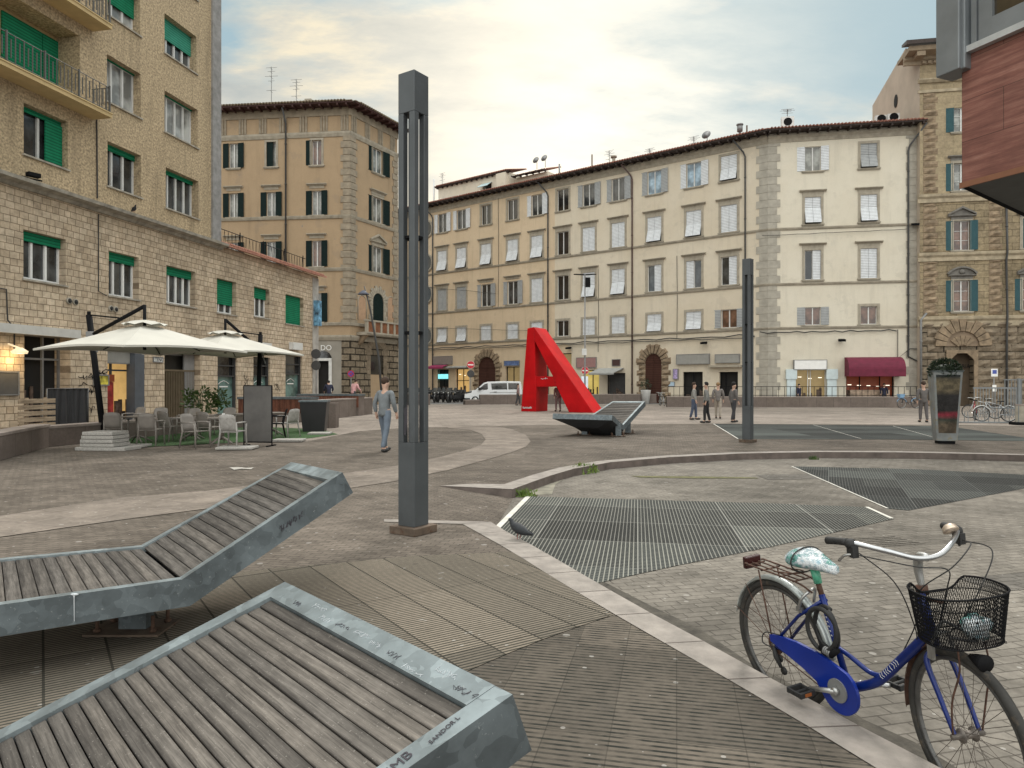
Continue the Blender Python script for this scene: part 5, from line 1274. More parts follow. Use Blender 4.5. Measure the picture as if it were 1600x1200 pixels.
M['glass_pale'] = glass('painted_reflection_glass', (.36, .37, .36))  # pale pane colour stands in for reflected sky
def lwindow(rect, bf, lights, leaf, d, gm=None):
    u0, u1, z0, z1 = rect; w = u1 - u0; h = z1 - z0
    o = empty('window', parent=LB); o.matrix_basis = LF.rel @ T(u0, 0, z0)
    part('pane', None, lambda m: m.quad((0, d - .02, 0), (w, d - .02, 0), (w, d - .02, h), (0, d - .02, h)), gm or M['glass'], o)
    def fr(m):
        y0, y1 = d - .09, d - .025; t = .06
        m.box(0, t, y0, y1, 0, h); m.box(w - t, w, y0, y1, 0, h); m.box(t, w - t, y0, y1, 0, t + .05); m.box(t, w - t, y0, y1, h - t, h)
        for i in range(1, lights): x = w * i / lights; m.box(x - .045, x + .045, y0 - .01, y1, t, h - t)
    part('frame', None, fr, M['white'] if d < .4 else M['offwhite'], o)
    if bf > 0: 
        part('roller_blind', None, lambda m: m.box(.01, w - .01, d - .16, d - .10, h * (1 - bf), h - .005), M['blind_pale'] if bf == .52 else M['blind'], o)
    else: part('roller_blind', None, lambda m: m.box(.01, w - .01, d - .16, d - .10, h - .05, h - .005), M['blind'], o)
    if leaf: part('roller_blind', None, lambda m: m.box(w * (1 - leaf), w - .01, d - .22, d - .17, .02, h * .9), M['blind'], o)
    part('sill', None, lambda m: m.box(-.06, w + .06, -.07, d - .02, -.06, 0.0), M['ledge'], o)
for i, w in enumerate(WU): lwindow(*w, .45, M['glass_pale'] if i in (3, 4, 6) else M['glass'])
for w in WB: lwindow(*w, .38)
# loggia: back wall, blinds, balcony
M['buff'] = simple('buff_plaster', (.52, .39, .20), .9, var=.14, vscale=1.5)
for (a, b, z0, z1, dd), zs_ in ((lo_hole, zl), (lo2, z_l2)):
    o = empty('balcony', parent=LB); o.matrix_basis = LF.rel
    part('back_wall', None, lambda m: m.box(a - .3, b + .05, .98, 1.2, z0 - .1, z1 + .1), M['buff'], o)
    ul_, ur_ = LF.u(8, 1.0), LF.u(93, 1.0)
    part('roller_blind', None, lambda m: (m.box(ul_ - .2, ul_ + (ur_ - ul_) * .62, .90, .96, z0 + .9, z1 - .15), m.box(ul_ + (ur_ - ul_) * .62 + .03, ur_, .90, .96, z0, z1 - .15)), M['blind'], o)
    part('pane', None, lambda m: m.box(ul_ - .2, ul_ + (ur_ - ul_) * .62, .92, .97, z0, z0 + .9), M['offwhite'], o)
    part('corner_pillar', None, lambda m: m.box(b - .02, b + .30, -.04, .98, z0, z1), M['stucco'], o)
    pj = .85
    part('slab', None, lambda m: (m.box(U0, ubE, -pj, 0, zs_ - .02, zs_ + .12), m.box(U0, ubE + .02, -pj - .03, .0, zs_ + .12, zs_ + .16)), M['buff'], o)
    def rail(m):
        zr = zs_ + .16
        for z in (zr + .07, zr + .95): m.tube([(U0, -pj + .06, z), (ubE - .06, -pj + .06, z)], .016, 5); m.tube([(ubE - .06, -pj + .06, z), (ubE - .06, -.02, z)], .016, 5)
        n = int((ubE - U0) / .16)
        for i in range(n):
            x = ubE - .06 - i * .16; k = i % 2
            m.box(x - .012, x + .012, -pj + .045, -pj + .075, zr + (.0 if k else .2), zr + (.95 if k else .8))
        for i in range(5): y = -pj + .06 + i * .17; m.box(ubE - .072, ubE - .048, y - .012, y + .012, zr, zr + .95)
        for i in range(0, n, 9): x = ubE - .06 - i * .16; m.box(x - .022, x + .022, -pj + .03, -pj + .09, zr - .1, zr + 1.02)
    part('railing', None, rail, simple('grey_iron', (.10, .10, .095), .6, .2), o)
# ledge, edge strip, rear, roof of the low wing with railing
m = MB(); moulding(m, U0, UTe + .1, ZK, [(0, -.22), (.08, -.22), (.16, -.12), (.45, -.06), (.47, .06), (0, .18)]); m.build('ledge', M['ledge'], LB, LF.rel)
m = MB(); m.box(UT, UTe, -.10, .6, ZK + .05, ZTop); m.build('edge_strip', simple('grey_concrete_strip', (.235, .23, .225), .9, var=.25, vscale=4, bumpk=.3), LB, LF.rel)
m = MB(); m.quad((UTe - .05, .6, ZK - .2), (UTe - .05, 12, ZK - .2), (UTe - .05, 12, ZTop), (UTe - .05, .6, ZTop)); m.quad((U0, 0, ZTop), (UTe, 0, ZTop), (UTe, 12, ZTop), (U0, 12, ZTop)); m.quad((U0, 0, -.3), (U0, 12, -.3), (U0, 12, ZTop), (U0, 0, ZTop)); m.quad((U0, 12, -.3), (UTe, 12, -.3), (UTe, 12, ZTop), (U0, 12, ZTop)); m.build('wall', M['stucco'], LB, LF.rel)
m = MB(); m.quad((UC, 0, -.3), (UC, 9, -.3), (UC, 9, ZK), (UC, 0, ZK)); m.quad((UTe, 9, -.3), (UC, 9, -.3), (UC, 9, ZK), (UTe, 9, ZK)); m.quad((UTe, 0, ZK - .02), (UC, 0, ZK - .02), (UC, 9, ZK - .02), (UTe, 9, ZK - .02)); m.build('base_wall', M['facing'], LB, LF.rel)
m = MB(); m.add([(UTe, -.45, ZK - .05), (UC + .3, -.45, ZK - .05), (UC + .3, .25, ZK + .12), (UTe, .25, ZK + .12), (UTe, -.45, ZK + .05), (UC + .3, -.45, ZK + .05), (UC + .3, .25, ZK + .24), (UTe, .25, ZK + .24)], [(3, 2, 1, 0), (4, 5, 6, 7), (0, 1, 5, 4), (1, 2, 6, 5), (2, 3, 7, 6), (3, 0, 4, 7)])
n = int((UC - UTe) / .2)
for i in range(n): x = UTe + .1 + i * .2; m.tube([(x, -.47, ZK + .06), (x, .25, ZK + .25)], .06, 6)
m.build('tile_edge', simple('pink_terracotta', (.42, .20, .145), .85, var=.3, vscale=5), LB, LF.rel)
m = MB()
for z in (.35, 1.0): m.tube([(UTe + .2, .45, ZK + z), (UC - .8, .45, ZK + z)], .022, 5)
n = int((UC - UTe - 1) / .16)
for i in range(n): x = UTe + .2 + i * .16; m.tube([(x, .45, ZK + .3), (x + (.08 if i % 2 else -.08), .45, ZK + 1.0)], .010, 4)
for i in range(0, n, 14): x = UTe + .2 + i * .16; m.tube([(x, .45, ZK), (x, .45, ZK + 1.15)], .03, 5)
m.build('roof_railing', M['black'], LB, LF.rel)
m = MB(); m.box(UC - .75, UC + .01, -.03, .0, -.3, ZK - .15); m.build('corner_pilaster', simple('pale_concrete', (.36, .34, .31), .9, var=.25, vscale=2), LB, LF.rel)
m = MB(); u, z0 = LF.uz(491.5, 509); z1 = LF.z(491.5, 470); m.box(LF.u(489), LF.u(494.5), -.35, -.04, z0, z1); m.build('corner_banner', simple('blue_banner', (.12, .28, .42), .6, var=.9, vscale=3.5), LB, LF.rel)
u = LF.u(149.5); cable(LF, [(u, -.05, LF.z(150, 187)), (u + .03, -.05, ZK + .3)], .03); cable(LF, [(u + .1, -.04, ZK - .3), (u + .1, -.04, LF.z(152, 455)), (u + .5, -.04, LF.z(165, 462))], .02)
u = LF.u(8); cable(LF, [(u - 1, -.05, LF.z(8, 452)), (u, -.05, LF.z(8, 452)), (u + .05, -.05, LF.z(9, 500)), (u + .3, -.05, LF.z(12, 512)), (u + .3, -.05, LF.z(13, 545))], .025)
for x, y in ((107, 470), (117, 472), (172.5, 482), (180, 483.5)):
    u, z = LF.uz(x, y); vm = MB(); vm.lathe([(.10, -.06), (.12, -.05), (.12, 0)], (u, 0, z), 14, 'y'); vh = vm.build('vent_pipe', M['ledge'], LB, LF.rel)
    vm = MB(); vm.lathe([(.085, -.068), (.085, -.062)], (u, 0, z), 14, 'y'); vm.build('opening', M['deep'], vh)
# ground floor fronts
shop(LF, *door_rects[0], M['deep'], M['metal_grey'], mull=(.62,), depth=.7, trans=.75)
shop(LF, *door_rects[1], M['warm_lit'], simple('slate_blue_frame', (.05, .06, .075), .5), mull=(.36,), depth=.7, trans=.72)
m = MB(); d = door_rects[1]; m.box(d[1] - .55, d[1], -.05, .35, 0, d[3]); m.build('shop_pilaster', simple('slate_blue', (.075, .085, .10), .5), LB, LF.rel)
m = MB(); d = door_rects[1]; m.box(d[0] + .08, d[0] + .75, .38, .5, .02, 1.75); m.build('drink_cooler', simple('red_drink_cooler', (.30, .03, .025), .4, var=.7, vscale=3), LB, LF.rel)
m = MB(); d = door_rects[1]; m.box(d[0] + .1, d[0] + .78, .36, .375, 1.76, 2.05); m.build('lit_panel', M['red_lit'], LB, LF.rel)
d = door_rects[2]; gate = MB()
for i in range(22):
    x = d[0] + .06 + (d[1] - d[0] - .12) * i / 21; gate.box(x - .02, x + .02, .30, .36, 0, d[3] * .74)
gate.box(d[0], d[1], .29, .37, d[3] * .74, d[3] * .74 + .08); gate.build('slatted_gate', simple('bronze_slats', (.16, .125, .08), .55, .3), LB, LF.rel)
shop(LF, *d, simple('entrance_backing', (.045, .04, .032), .8), M['metal_grey'], depth=.7)
m = MB(); m.box(d[1] - .75, d[1] - .02, .30, .37, 0, d[3]); m.build('entrance_panel', simple('grey_panel', (.22, .215, .21), .6), LB, LF.rel)
for i, d in enumerate(door_rects[3:]):
    o = empty('shop_window', parent=LB); o.matrix_basis = LF.rel
    hh = d[3]
    part('pane', None, lambda m: m.quad((d[0], .26, 0), (d[1], .26, 0), (d[1], .26, hh * .68), (d[0], .26, hh * .68)), M['glass_teal'], o)
    part('upper_pane', None, lambda m: m.quad((d[0], .27, hh * .68), (d[1], .27, hh * .68), (d[1], .27, hh), (d[0], .27, hh)), M['glass_dark'], o)
    part('frame', None, lambda m: (m.box(d[0], d[0] + .08, .1, .25, 0, hh), m.box(d[1] - .08, d[1], .1, .25, 0, hh), m.box(d[0] + .08, d[1] - .08, .12, .25, hh * .67, hh * .69), m.box(d[0] + .08, d[1] - .08, .12, .25, hh * .84, hh * .86)), M['pipe_dark'], o)
    c = (d[0] + d[1]) / 2
    part('emblem', None, lambda m: (m.tube([(c + x, .235, hh * .55 + z) for x, z in ((-.42, 0), (-.25, .10), (0, .17), (.2, .12), (.42, .02))], .018, 5), m.box(c - .35, c + .35, .23, .245, hh * .55 - .16, hh * .55 - .10)), M['white'], o)
    o2 = MB(); z = hh + .35; o2.box(c - .6, c + .5, -.3, -.02, z, z + .42); o2.build('light_box', M['offwhite'], LB, LF.rel) if i else None
gl = MB(); u0, z0 = LF.uz(0, 520); u1 = LF.u(114); z1 = LF.z(0, 508); gl.box(U0, u1, -.35, 0, z0, z0 + .3); gl.build('shop_header', simple('pale_header', (.50, .49, .46), .6, var=.1), LB, LF.rel)
m = MB(); u, z = LF.uz(13, 549); m.lathe([(.22, -.08), (.25, 0), (.08, .12)], (u, -.45, z), 12); m.tube([(u, -.45, z + .1), (u, 0, z + .25)], .03, 6); m.build('wall_lamp', emis('warm_lamp', (1.0, .8, .5), 1.3), LB, LF.rel)
pl_ = bpy.data.lights.new('wall_lamp_light', 'POINT'); pl_.energy = 28; pl_.color = (1, .68, .3); pl_.shadow_soft_size = .12
po = bpy.data.objects.new('wall_lamp_light', pl_); COL.objects.link(po); po.location = LF.M @ Vector((u, -.42, z - .25))
# spray-painted tags on the stone facing
rnd = random.Random(11)
def scribble(m, c, w, h, n, r=.012, y=-.012):
    for _ in range(n):
        x0 = c[0] + (rnd.random() - .5) * w; z0 = c[1] + (rnd.random() - .5) * h; p = []
        for k in range(7): p.append((x0 + k * .06 * w + (rnd.random() - .5) * .10 * w, y, z0 + (rnd.random() - .5) * .28 * h))
        m.tube(p, r, 4)
m = MB(); scribble(m, LF.uz(138, 592), 1.1, .7, 7, .014); scribble(m, LF.uz(136, 625), .9, 1.0, 6, .010); scribble(m, LF.uz(386, 590), .9, 1.0, 5, .010); scribble(m, LF.uz(431, 610), .9, 1.0, 4, .010); m.build('graffiti', M['black'], LB, LF.rel)
board('shop_sign', 'white and grey blank sign board above the drink shop door', LF, 172, 211, 543, 567, M['board_grey'], .12, off=-.3)
board('menu_board', 'dark grey blank menu board lit by the wall lamp at the far left', LF, -6, 26, 582, 616, simple('slate_board', (.075, .072, .068), .7), .06)
board('number_plate', 'white TENI plate on the stone facing right of the slatted gate', LF, 239.5, 253, 559, 565, M['white'], .03, txt='TENI', tmat=M['deep'], ts=.2)
board('poster_case', 'yellow and black poster case behind the umbrella mast', LF, 146, 167, 587, 601, simple('yellow_poster', (.45, .38, .05), .6, var=.8, vscale=5), .06)

# ================================================================ red panelled building overhanging at the right
rc = P(1503, 290, 14.0)
fd = Vector((.39, -.92, 0)).normalized(); bd = Vector((.778, .628, 0)).normalized()
RF = Face((rc.x, rc.y), fd); RB_ = thing('overhanging_building', 'modern building corner with red timber-effect panels and a steel-framed window overhanging on the right', 'building', (rc.x, rc.y, 0), math.atan2(fd.y, fd.x)); RF.bind(RB_)
zb = rc.z; L = 12.0
zt = RF.z(1503, 104)
zs1 = RF.z(1512, 86)
m = MB(); m.quad((0, 0, zb), (L, 0, zb), (L, 0, zs1), (0, 0, zs1)); inv3 = RF.M.inverted()
bq = [inv3 @ (Vector((rc.x, rc.y, 0)) + bd * t) for t in (0, 12)]
m.quad((bq[0].x, bq[0].y, zb), (bq[1].x, bq[1].y, zb), (bq[1].x, bq[1].y, zb + 14), (bq[0].x, bq[0].y, zb + 14))
def redmat():
    m_, nt, b = newmat('red_timber_panel'); v = coords(nt, R(0), 'xz', (.5, 6.5, 1)); mp = nt.new('ShaderNodeMapping'); mp.inputs['Rotation'].default_value = (0, 0, R(4)); nt.ln(v, mp.inputs['Vector'])
    g = nt.noise(mp.outputs[0], 1.6, 7, .72); v2 = coords(nt, 0, 'xz'); bl = nt.noise(v2, 1.1, 5, .7)
    col = nt.ramp(g, [(.28, (.11, .042, .033)), (.48, (.225, .088, .066)), (.62, (.31, .145, .11)), (.74, (.42, .26, .22))]); col = nt.mix(.5, col, nt.ramp(bl, [(.3, .6), (.7, 1.25)]), 'MULTIPLY')
    br = nt.new('ShaderNodeTexBrick'); br.inputs['Scale'].default_value = 1; br.inputs['Brick Width'].default_value = 1.6; br.inputs['Row Height'].default_value = .8; br.inputs['Mortar Size'].default_value = .006; br.inputs['Color1'].default_value = (.85, .85, .85, 1); br.inputs['Color2'].default_value = (1.1, 1.1, 1.1, 1); br.inputs['Mortar'].default_value = (.3, .3, .3, 1); nt.ln(v2, br.inputs['Vector'])
    col = nt.mix(1.0, col, br.outputs['Color'], 'MULTIPLY'); nt.ln(col, b.inputs['Base Color']); b.inputs['Roughness'].default_value = .6; bump(nt, b, g, .4, .01); return m_
M['redpanel'] = redmat()
m.build('wall_panels', M['redpanel'], RB_, RF.rel)
so2 = MB(); far = [inv3 @ (Vector((rc.x, rc.y, 0)) + bd * 12), inv3 @ (Vector((rc.x, rc.y, 0)) + bd * 12 + fd * 12), Vector((12, 0, 0))]
so2.add([(0, 0, zb), (far[0].x, far[0].y, zb), (far[1].x, far[1].y, zb), (far[2].x, far[2].y, zb)], [(0, 1, 2, 3)]); so2.build('soffit', simple('dark_soffit', (.115, .118, .115), .8, var=.1), RB_, RF.rel)
tr = MB(); tr.box(-.02, L, -.05, 0, zb - .06, zb + .05); tr.build('copper_trim', simple('copper_trim', (.22, .095, .05), .6), RB_, RF.rel)
tr = MB(); p0 = Vector((bq[0].x, bq[0].y, 0)); p1 = Vector((bq[1].x, bq[1].y, 0)); tr.tube([(p0.x, p0.y, zb), (p1.x, p1.y, zb)], .05, 4); tr.build('edge_trim', M['black'], RB_, RF.rel)
# steel post at the corner, sill strip, window
M['steel_grey'] = simple('grey_steel_cladding', (.20, .215, .225), .45, .35, var=.12, vscale=1.5)
zc = RF.z(1503, 114)
m = MB(); m.box(-.36, .12, -.26, .22, zc, zb + 14); m.box(-.28, .18, -.18, .24, zc + .004, zb + 14); m.build('steel_post', M['steel_grey'], RB_, RF.rel, bevel=.02)
m = MB(); m.box(.13, L, -.14, 0, zs1, zs1 + .12); m.build('sill_strip', simple('pale_steel_strip', (.5, .52, .53), .4, .4), RB_, RF.rel)
o = empty('window', parent=RB_); o.matrix_basis = RF.rel
part('frame', None, lambda m: (m.box(.24, .34, -.08, .1, zs1 + .12, zs1 + 6), m.box(.36, .62, -.05, .1, zs1 + .12, zs1 + 6), m.box(.62, L, -.06, .1, zs1 + .12, zs1 + .5)), M['steel_grey'], o)
part('pane', None, lambda m: m.quad((.62, .02, zs1 + .5), (L, .02, zs1 + .5), (L, .02, zs1 + 6), (.62, .02, zs1 + 6)), glass('amber_glass', (.05, .038, .022), .12), o)
# ================================================================ benches
def bench(label, near, far_, depth=.17, flange=.06, hull=(0.30, 0.04), feet=(), gap=.005, pitch=.078, endflange=.10):
    """near / far_ : polylines (foot end, kink, raised end) of the two long edges"""
    c = (near[0] + far_[0] + near[1] + far_[1]) / 4
    rt = thing('lounger_bench', label, 'bench', (c.x, c.y, 0), 0, 'galvanised lounger benches')
    O = Vector((c.x, c.y, 0)); n = [p - O for p in near]; f = [p - O for p in far_]
    up = []
    for i in range(2):
        nr = ((n[i + 1] - n[i]).cross(f[i] - n[i])).normalized()
        up.append(nr if nr.z > 0 else -nr)
    upk = (up[0] + up[1]).normalized(); ups = [up[0], upk * (1 / upk.dot(up[0])), up[1]]
    side = MB(); flg = MB()
    for e, oth in ((n, f), (f, n)):
        for i in range(2):
            a, b = e[i], e[i + 1]; ua, ub = ups[i], ups[i + 1]
            side.quad(a, b, b - ub * depth, a - ua * depth)
            ia = a + (oth[i] - a).normalized() * flange; ib = b + (oth[i + 1] - b).normalized() * flange
            flg.quad(a, b, ib, ia); flg.quad(ia, ib, ib - ub * .045, ia - ua * .045)
    for k, u in ((0, ups[0]), (2, ups[2])):
        side.quad(n[k], f[k], f[k] - u * depth, n[k] - u * depth)
        j = 1
        dirn = (n[j] - n[k]).normalized(); dirf = (f[j] - f[k]).normalized(); ef = endflange if k == 2 else flange
        a = n[k] + (f[k] - n[k]).normalized() * flange; b = f[k] + (n[k] - f[k]).normalized() * flange
        flg.quad(a + u * .001, b + u * .001, b + dirf * ef + u * .001, a + dirn * ef + u * .001)
        flg.quad(a + dirn * ef, b + dirf * ef, b + dirf * ef - u * .05, a + dirn * ef - u * .05)
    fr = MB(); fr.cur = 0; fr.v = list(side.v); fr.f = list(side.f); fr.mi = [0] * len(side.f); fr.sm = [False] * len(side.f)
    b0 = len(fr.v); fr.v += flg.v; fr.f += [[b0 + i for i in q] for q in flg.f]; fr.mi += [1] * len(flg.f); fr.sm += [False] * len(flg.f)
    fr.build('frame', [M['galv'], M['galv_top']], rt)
    # slats: each its own part
    cnt = 0
    for i in range(2):
        L = max((n[i + 1] - n[i]).length, (f[i + 1] - f[i]).length)
        t0 = flange / L if i == 0 else .004; t1 = 1 - (endflange / L if i == 1 else .004)
        k = max(1, int(L * (t1 - t0) / pitch))
        for s in range(k):
            ta = t0 + (t1 - t0) * s / k; tb = t0 + (t1 - t0) * (s + 1) / k - gap / L
            def pt(e, oth, t):
                p = e[i].lerp(e[i + 1], t); q = oth[i].lerp(oth[i + 1], t); return p + (q - p).normalized() * (flange + .003)
            A, B, Cc, Dd = pt(n, f, ta), pt(n, f, tb), pt(f, n, tb), pt(f, n, ta)
            mid = (A + B + Cc + Dd) / 4; xax = ((Cc + Dd) / 2 - (A + B) / 2).normalized(); zax = up[i]; yax = zax.cross(xax).normalized()
            Mx = Matrix((( xax.x, yax.x, zax.x, mid.x), (xax.y, yax.y, zax.y, mid.y), (xax.z, yax.z, zax.z, mid.z), (0, 0, 0, 1))); iv = Mx.inverted()
            dz_ = -.010 - random.random() * .004
            top = [iv @ p + Vector((0, 0, dz_)) for p in (A, B, Cc, Dd)]; bot = [v - Vector((0, 0, .03)) for v in top]
            m = MB(); m.hexa(bot + top); sob = m.build('slat', M['slat'], rt, Mx)
            bv = sob.modifiers.new('bevel', 'BEVEL'); bv.width = .002; bv.segments = 1
            sob['cnt'] = cnt; del sob['cnt']; cnt += 1
    # dark belly between the side skirts, narrowing downward
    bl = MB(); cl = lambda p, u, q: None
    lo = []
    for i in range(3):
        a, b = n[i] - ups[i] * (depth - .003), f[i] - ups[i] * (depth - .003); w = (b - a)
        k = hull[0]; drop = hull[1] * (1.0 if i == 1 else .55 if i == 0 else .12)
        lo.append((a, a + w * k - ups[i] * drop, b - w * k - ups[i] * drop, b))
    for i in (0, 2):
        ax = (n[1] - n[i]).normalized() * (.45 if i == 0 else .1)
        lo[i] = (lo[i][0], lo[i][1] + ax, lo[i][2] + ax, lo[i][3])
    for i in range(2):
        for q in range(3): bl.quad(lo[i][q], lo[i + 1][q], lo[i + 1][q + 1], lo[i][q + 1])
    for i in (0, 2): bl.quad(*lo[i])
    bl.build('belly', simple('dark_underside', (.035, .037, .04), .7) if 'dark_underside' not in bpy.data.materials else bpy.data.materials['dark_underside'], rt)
    for (px, py, zt) in feet:
        p = Vector((px, py, 0)) - O
        ft = MB(); ft.hexa([p + Vector(v) for v in ((-.09, -.05, .015), (.09, -.05, .015), (.09, .05, .015), (-.09, .05, .015), (-.09, -.05, zt), (.09, -.05, zt), (.09, .05, zt), (-.09, .05, zt))])
        fo_ = ft.build('leg', M['galv'], rt)
        bp = MB(); bp.box(p.x - .26, p.x + .22, p.y - .16, p.y + .16, .012, .026)
        bp.build('base_plate', M['post_base'], fo_)
        for sx in (-.2, .16):
            for sy in (-.1, .1): bo = MB(); bo.tube([(p.x + sx, p.y + sy, .02), (p.x + sx, p.y + sy, .13)], .012, 6); bo.tube([(p.x + sx, p.y + sy, .026), (p.x + sx, p.y + sy, .045)], .024, 6); bo.build('bolt', M['rustbolt'], fo_)
    return rt, O
S1_ = 1.12; ax1 = Vector((-.869, -.495, -.397)); A = P(445, 909, 2.42 * S1_); B = P(801, 1085, 1.543 * S1_)
K1n = B + ax1 * 1.26; K1f = A + ax1 * 1.26; fl = Vector((-.869, -.495, 0)).normalized() * 1.9
b1, O1 = bench('big lounger bench of worn grey slats, its raised end marked KMB', [K1n + fl, K1n, B], [K1f + fl, K1f, A], feet=[((K1n + K1f).x / 2 - .5, (K1n + K1f).y / 2 - .3, .3)], pitch=.046, endflange=.085, flange=.066, gap=.004)
K2n, K2f = P(285, 905, 4.286), P(220, 852, 5.195); E2n, E2f = P(535, 738, 4.93), P(455, 722, 5.88)
d2n = (P(0, 945, 3.786) - K2n).normalized(); d2f = (P(0, 872, 4.81) - K2f).normalized(); dm_ = Vector((d2n.x + d2f.x, d2n.y + d2f.y, 0)).normalized()
g = G(213, 985)
b2, O2 = bench('lounger bench behind the KMB bench, tilted end pointing at the larger steel post', [P(0, 945, 3.786) + d2n * .5, K2n, E2n], [P(0, 872, 4.81) + d2f * .5, K2f, E2f], feet=[(g.x, g.y, .33), (g.x - .35, g.y + .75, .33)])
b3, O3 = bench('far lounger bench with graffitied end in front of the red letter', [P(957, 648.5, 21.9), P(974, 664, 23.0), P(1008, 627, 24.3)], [P(864, 646, 22.6), P(905, 661, 23.9), P(957, 627, 25.0)], hull=(.30, .28), flange=.07,
    feet=[(G(913, 680).x, G(913, 680).y, .40), (G(966, 682).x, G(966, 682).y, .40), (G(941, 676.5).x, G(941, 676.5).y, .40), (G(981, 677).x, G(981, 677).y, .40)], pitch=.13, gap=.03)
# graffiti on the benches
rg = random.Random(5)
def marks(parent, O, p0, axx, axz, w, h, n, mat, r=.0022, lift=.003):
    nrm_ = axx.cross(axz).normalized(); nrm_ = nrm_ if nrm_.y < 0 or nrm_.z > .5 else -nrm_
    m = MB()
    for i in range(n):
        x = w * (i + .3) / n; pts = [p0 - O + axx * (x + (rg.random() - .5) * w / n * 1.4) + axz * (rg.random() - .5) * h + nrm_ * lift for _ in range(5)]
        m.tube(pts, r, 4)
    return m.build('graffiti', mat, parent)
M['chalk'] = simple('white_marker', (.50, .53, .55), .7)
M['ink'] = simple('dark_marker', (.05, .045, .055), .7)
wv = (A - B).normalized(); dn = ax1.normalized()
n1 = dn.cross(wv).normalized(); n1 = n1 if n1.z > 0 else -n1
def top_text(s, p, size, mat, ang=0, parent=b1, O=O1):
    X = (Matrix.Rotation(ang, 3, n1) @ (-wv)); Z = n1; Y = Z.cross(X)
    Mx = Matrix(((X.x, Y.x, Z.x, p.x - O.x), (X.y, Y.y, Z.y, p.y - O.y), (X.z, Y.z, Z.z, p.z - O.z), (0, 0, 0, 1)))
    text('graffiti', s, size, mat, parent, Mx, .0006)
edge_in = wv * .03 + n1 * .002
top_text('KMB', B + dn * .30 + edge_in, .04, M['ink'], R(90)); top_text('SANDOR L', B + dn * .17 + edge_in + wv * .005, .019, M['ink'], R(90))
for i in range(10):
    p = B.lerp(A, .12 + .08 * i) + dn * (.03 + .04 * rg.random())
    marks(b1, O1, p + n1 * .002, -wv, dn, .05 + .05 * rg.random(), .022, 6, M['chalk'] if i % 3 else M['ink'], .0007, .0)
sd = (E2n - K2n).normalized()
n2v = Vector((-sd.y, sd.x, 0)).normalized() * -1
marks(b2, O2, K2n.lerp(E2n, .58) - Vector((0, 0, .10)), sd, Vector((0, 0, 1)), .17, .05, 9, M['ink'], .0022, .004)
bx = MB(); q = K2n.lerp(P(0, 945, 3.786), .62) - O2
bx.tube([q + Vector((0, -.003, .003)), q + Vector((0.0, -.006, -.02)), q + Vector((.0, -.004, -.15))], [.008, .003, .0018], 5); bx.ball(q + Vector((0, -.002, .0)), .024, .009, .007, 8, 5); bx.build('paint_drip', M['chalk'], b2)
f3 = P(864, 646, 22.6); g3 = P(957, 648.5, 21.9)
marks(b3, O3, f3.lerp(g3, .18) - Vector((0, 0, .09)), (g3 - f3).normalized(), Vector((0, 0, 1)), 1.2, .09, 40, simple('teal_marker', (.05, .16, .20), .6), .011, .012)

# ================================================================ steel light posts
def light_post(label, base, yaw, H, wd=.235):
    o = thing('light_post', label, 'light post', base, yaw, 'square steel light posts')
    h = wd / 2; t = .055
    m = MB()
    zsl0, zsl1 = H * .198, H * .912
    m.box(-h, h, -h, h, .085, zsl0); m.box(-h, h, -h, h, zsl1, H)
    a = h; b = h - .075
    for sx in (-1, 1):
        for sy in (-1, 1):
            x0, x1 = sorted((sx * b, sx * a)); y0, y1 = sorted((sy * b, sy * a))
            m.box(x0, x1, y0, y1, zsl0, zsl1)
    m.build('shaft', M['post'], o, bevel=.006)
    i = MB(); s = h - .068
    i.box(-.012, .012, -.012, .012, zsl0, zsl1); i.build('inner_core', M['post'], o)
    c = MB()
    for q in (.33, .62): 
        z = zsl0 + (zsl1 - zsl0) * q; c.box(-h + .02, h - .02, -h + .02, h - .02, z, z + .03)
    c.build('spacer', M['black'], o)
    p = MB(); p.box(-.30, .30, -.30, .30, .0, .045) if False else p.box(-h - .068, h + .068, -h - .068, h + .068, .002, .085)
    p.build('base_plate', M['post_base'], o, bevel=.006)
    return o
g = G(646, 832); p1 = light_post('larger square grey steel light post, standing near the ramp and loungers', (g.x, g.y, 0), R(56), CH + (HY - 118) * g.y / FPX)
g = G(1168.5, 691); p2 = light_post('farther square grey steel light post standing by the curved kerb', (g.x, g.y, 0), R(47), CH + (HY - 405) * g.y / FPX)
m = MB(); rnd = random.Random(8)
marks(p1, Vector((0, 0, 0)), Vector((-.121, -.02, 1.25)), Vector((0, 1, 0)), Vector((0, 0, 1)), .05, .35, 14, M['ink'], .003, 0)

# ================================================================ red letter sculpture
a0 = P(814, 600, 44.0); a0.z = 0
ad_ = Vector((.87, -.5, 0)).normalized(); AF = Face(a0, ad_)
q = lambda x, y: AF.uz(x, y)
zero = lambda p: (p[0], max(p[1], 0.0) if p[1] > .05 else 0.0)
Lg = [zero(q(*p)) for p in ((814, 643), (837, 643), (838, 604.6), (836.6, 588), (835, 532), (834.4, 511), (824, 513))]
Rg = [zero(q(*p)) for p in ((834.4, 511), (835, 532), (861, 583), (865, 590), (869.5, 604), (889, 645), (927.5, 646))]
Cb = [q(*p) for p in ((836.6, 588), (863.9, 588), (869.5, 604), (838, 604.6))]
ra = thing('letter_sculpture', 'giant red letter A sculpture leaning over the plaza', 'sculpture', a0, math.atan2(ad_.y, ad_.x))
m = MB(); th = 1.6
m.prism(Lg, 0, th); m.prism(Rg, 0, th); m.prism(Cb, .03, th - .03)
m.build('letter', M['red'], ra, bevel=.025)
mk = MB(); rnd = random.Random(2)
for i in range(9): x, z = q(817 + i * 1.6, 637.5); mk.box(x, x + .05, -.012, -.002, z - .05 + rnd.random() * .03, z + .04 + rnd.random() * .05)
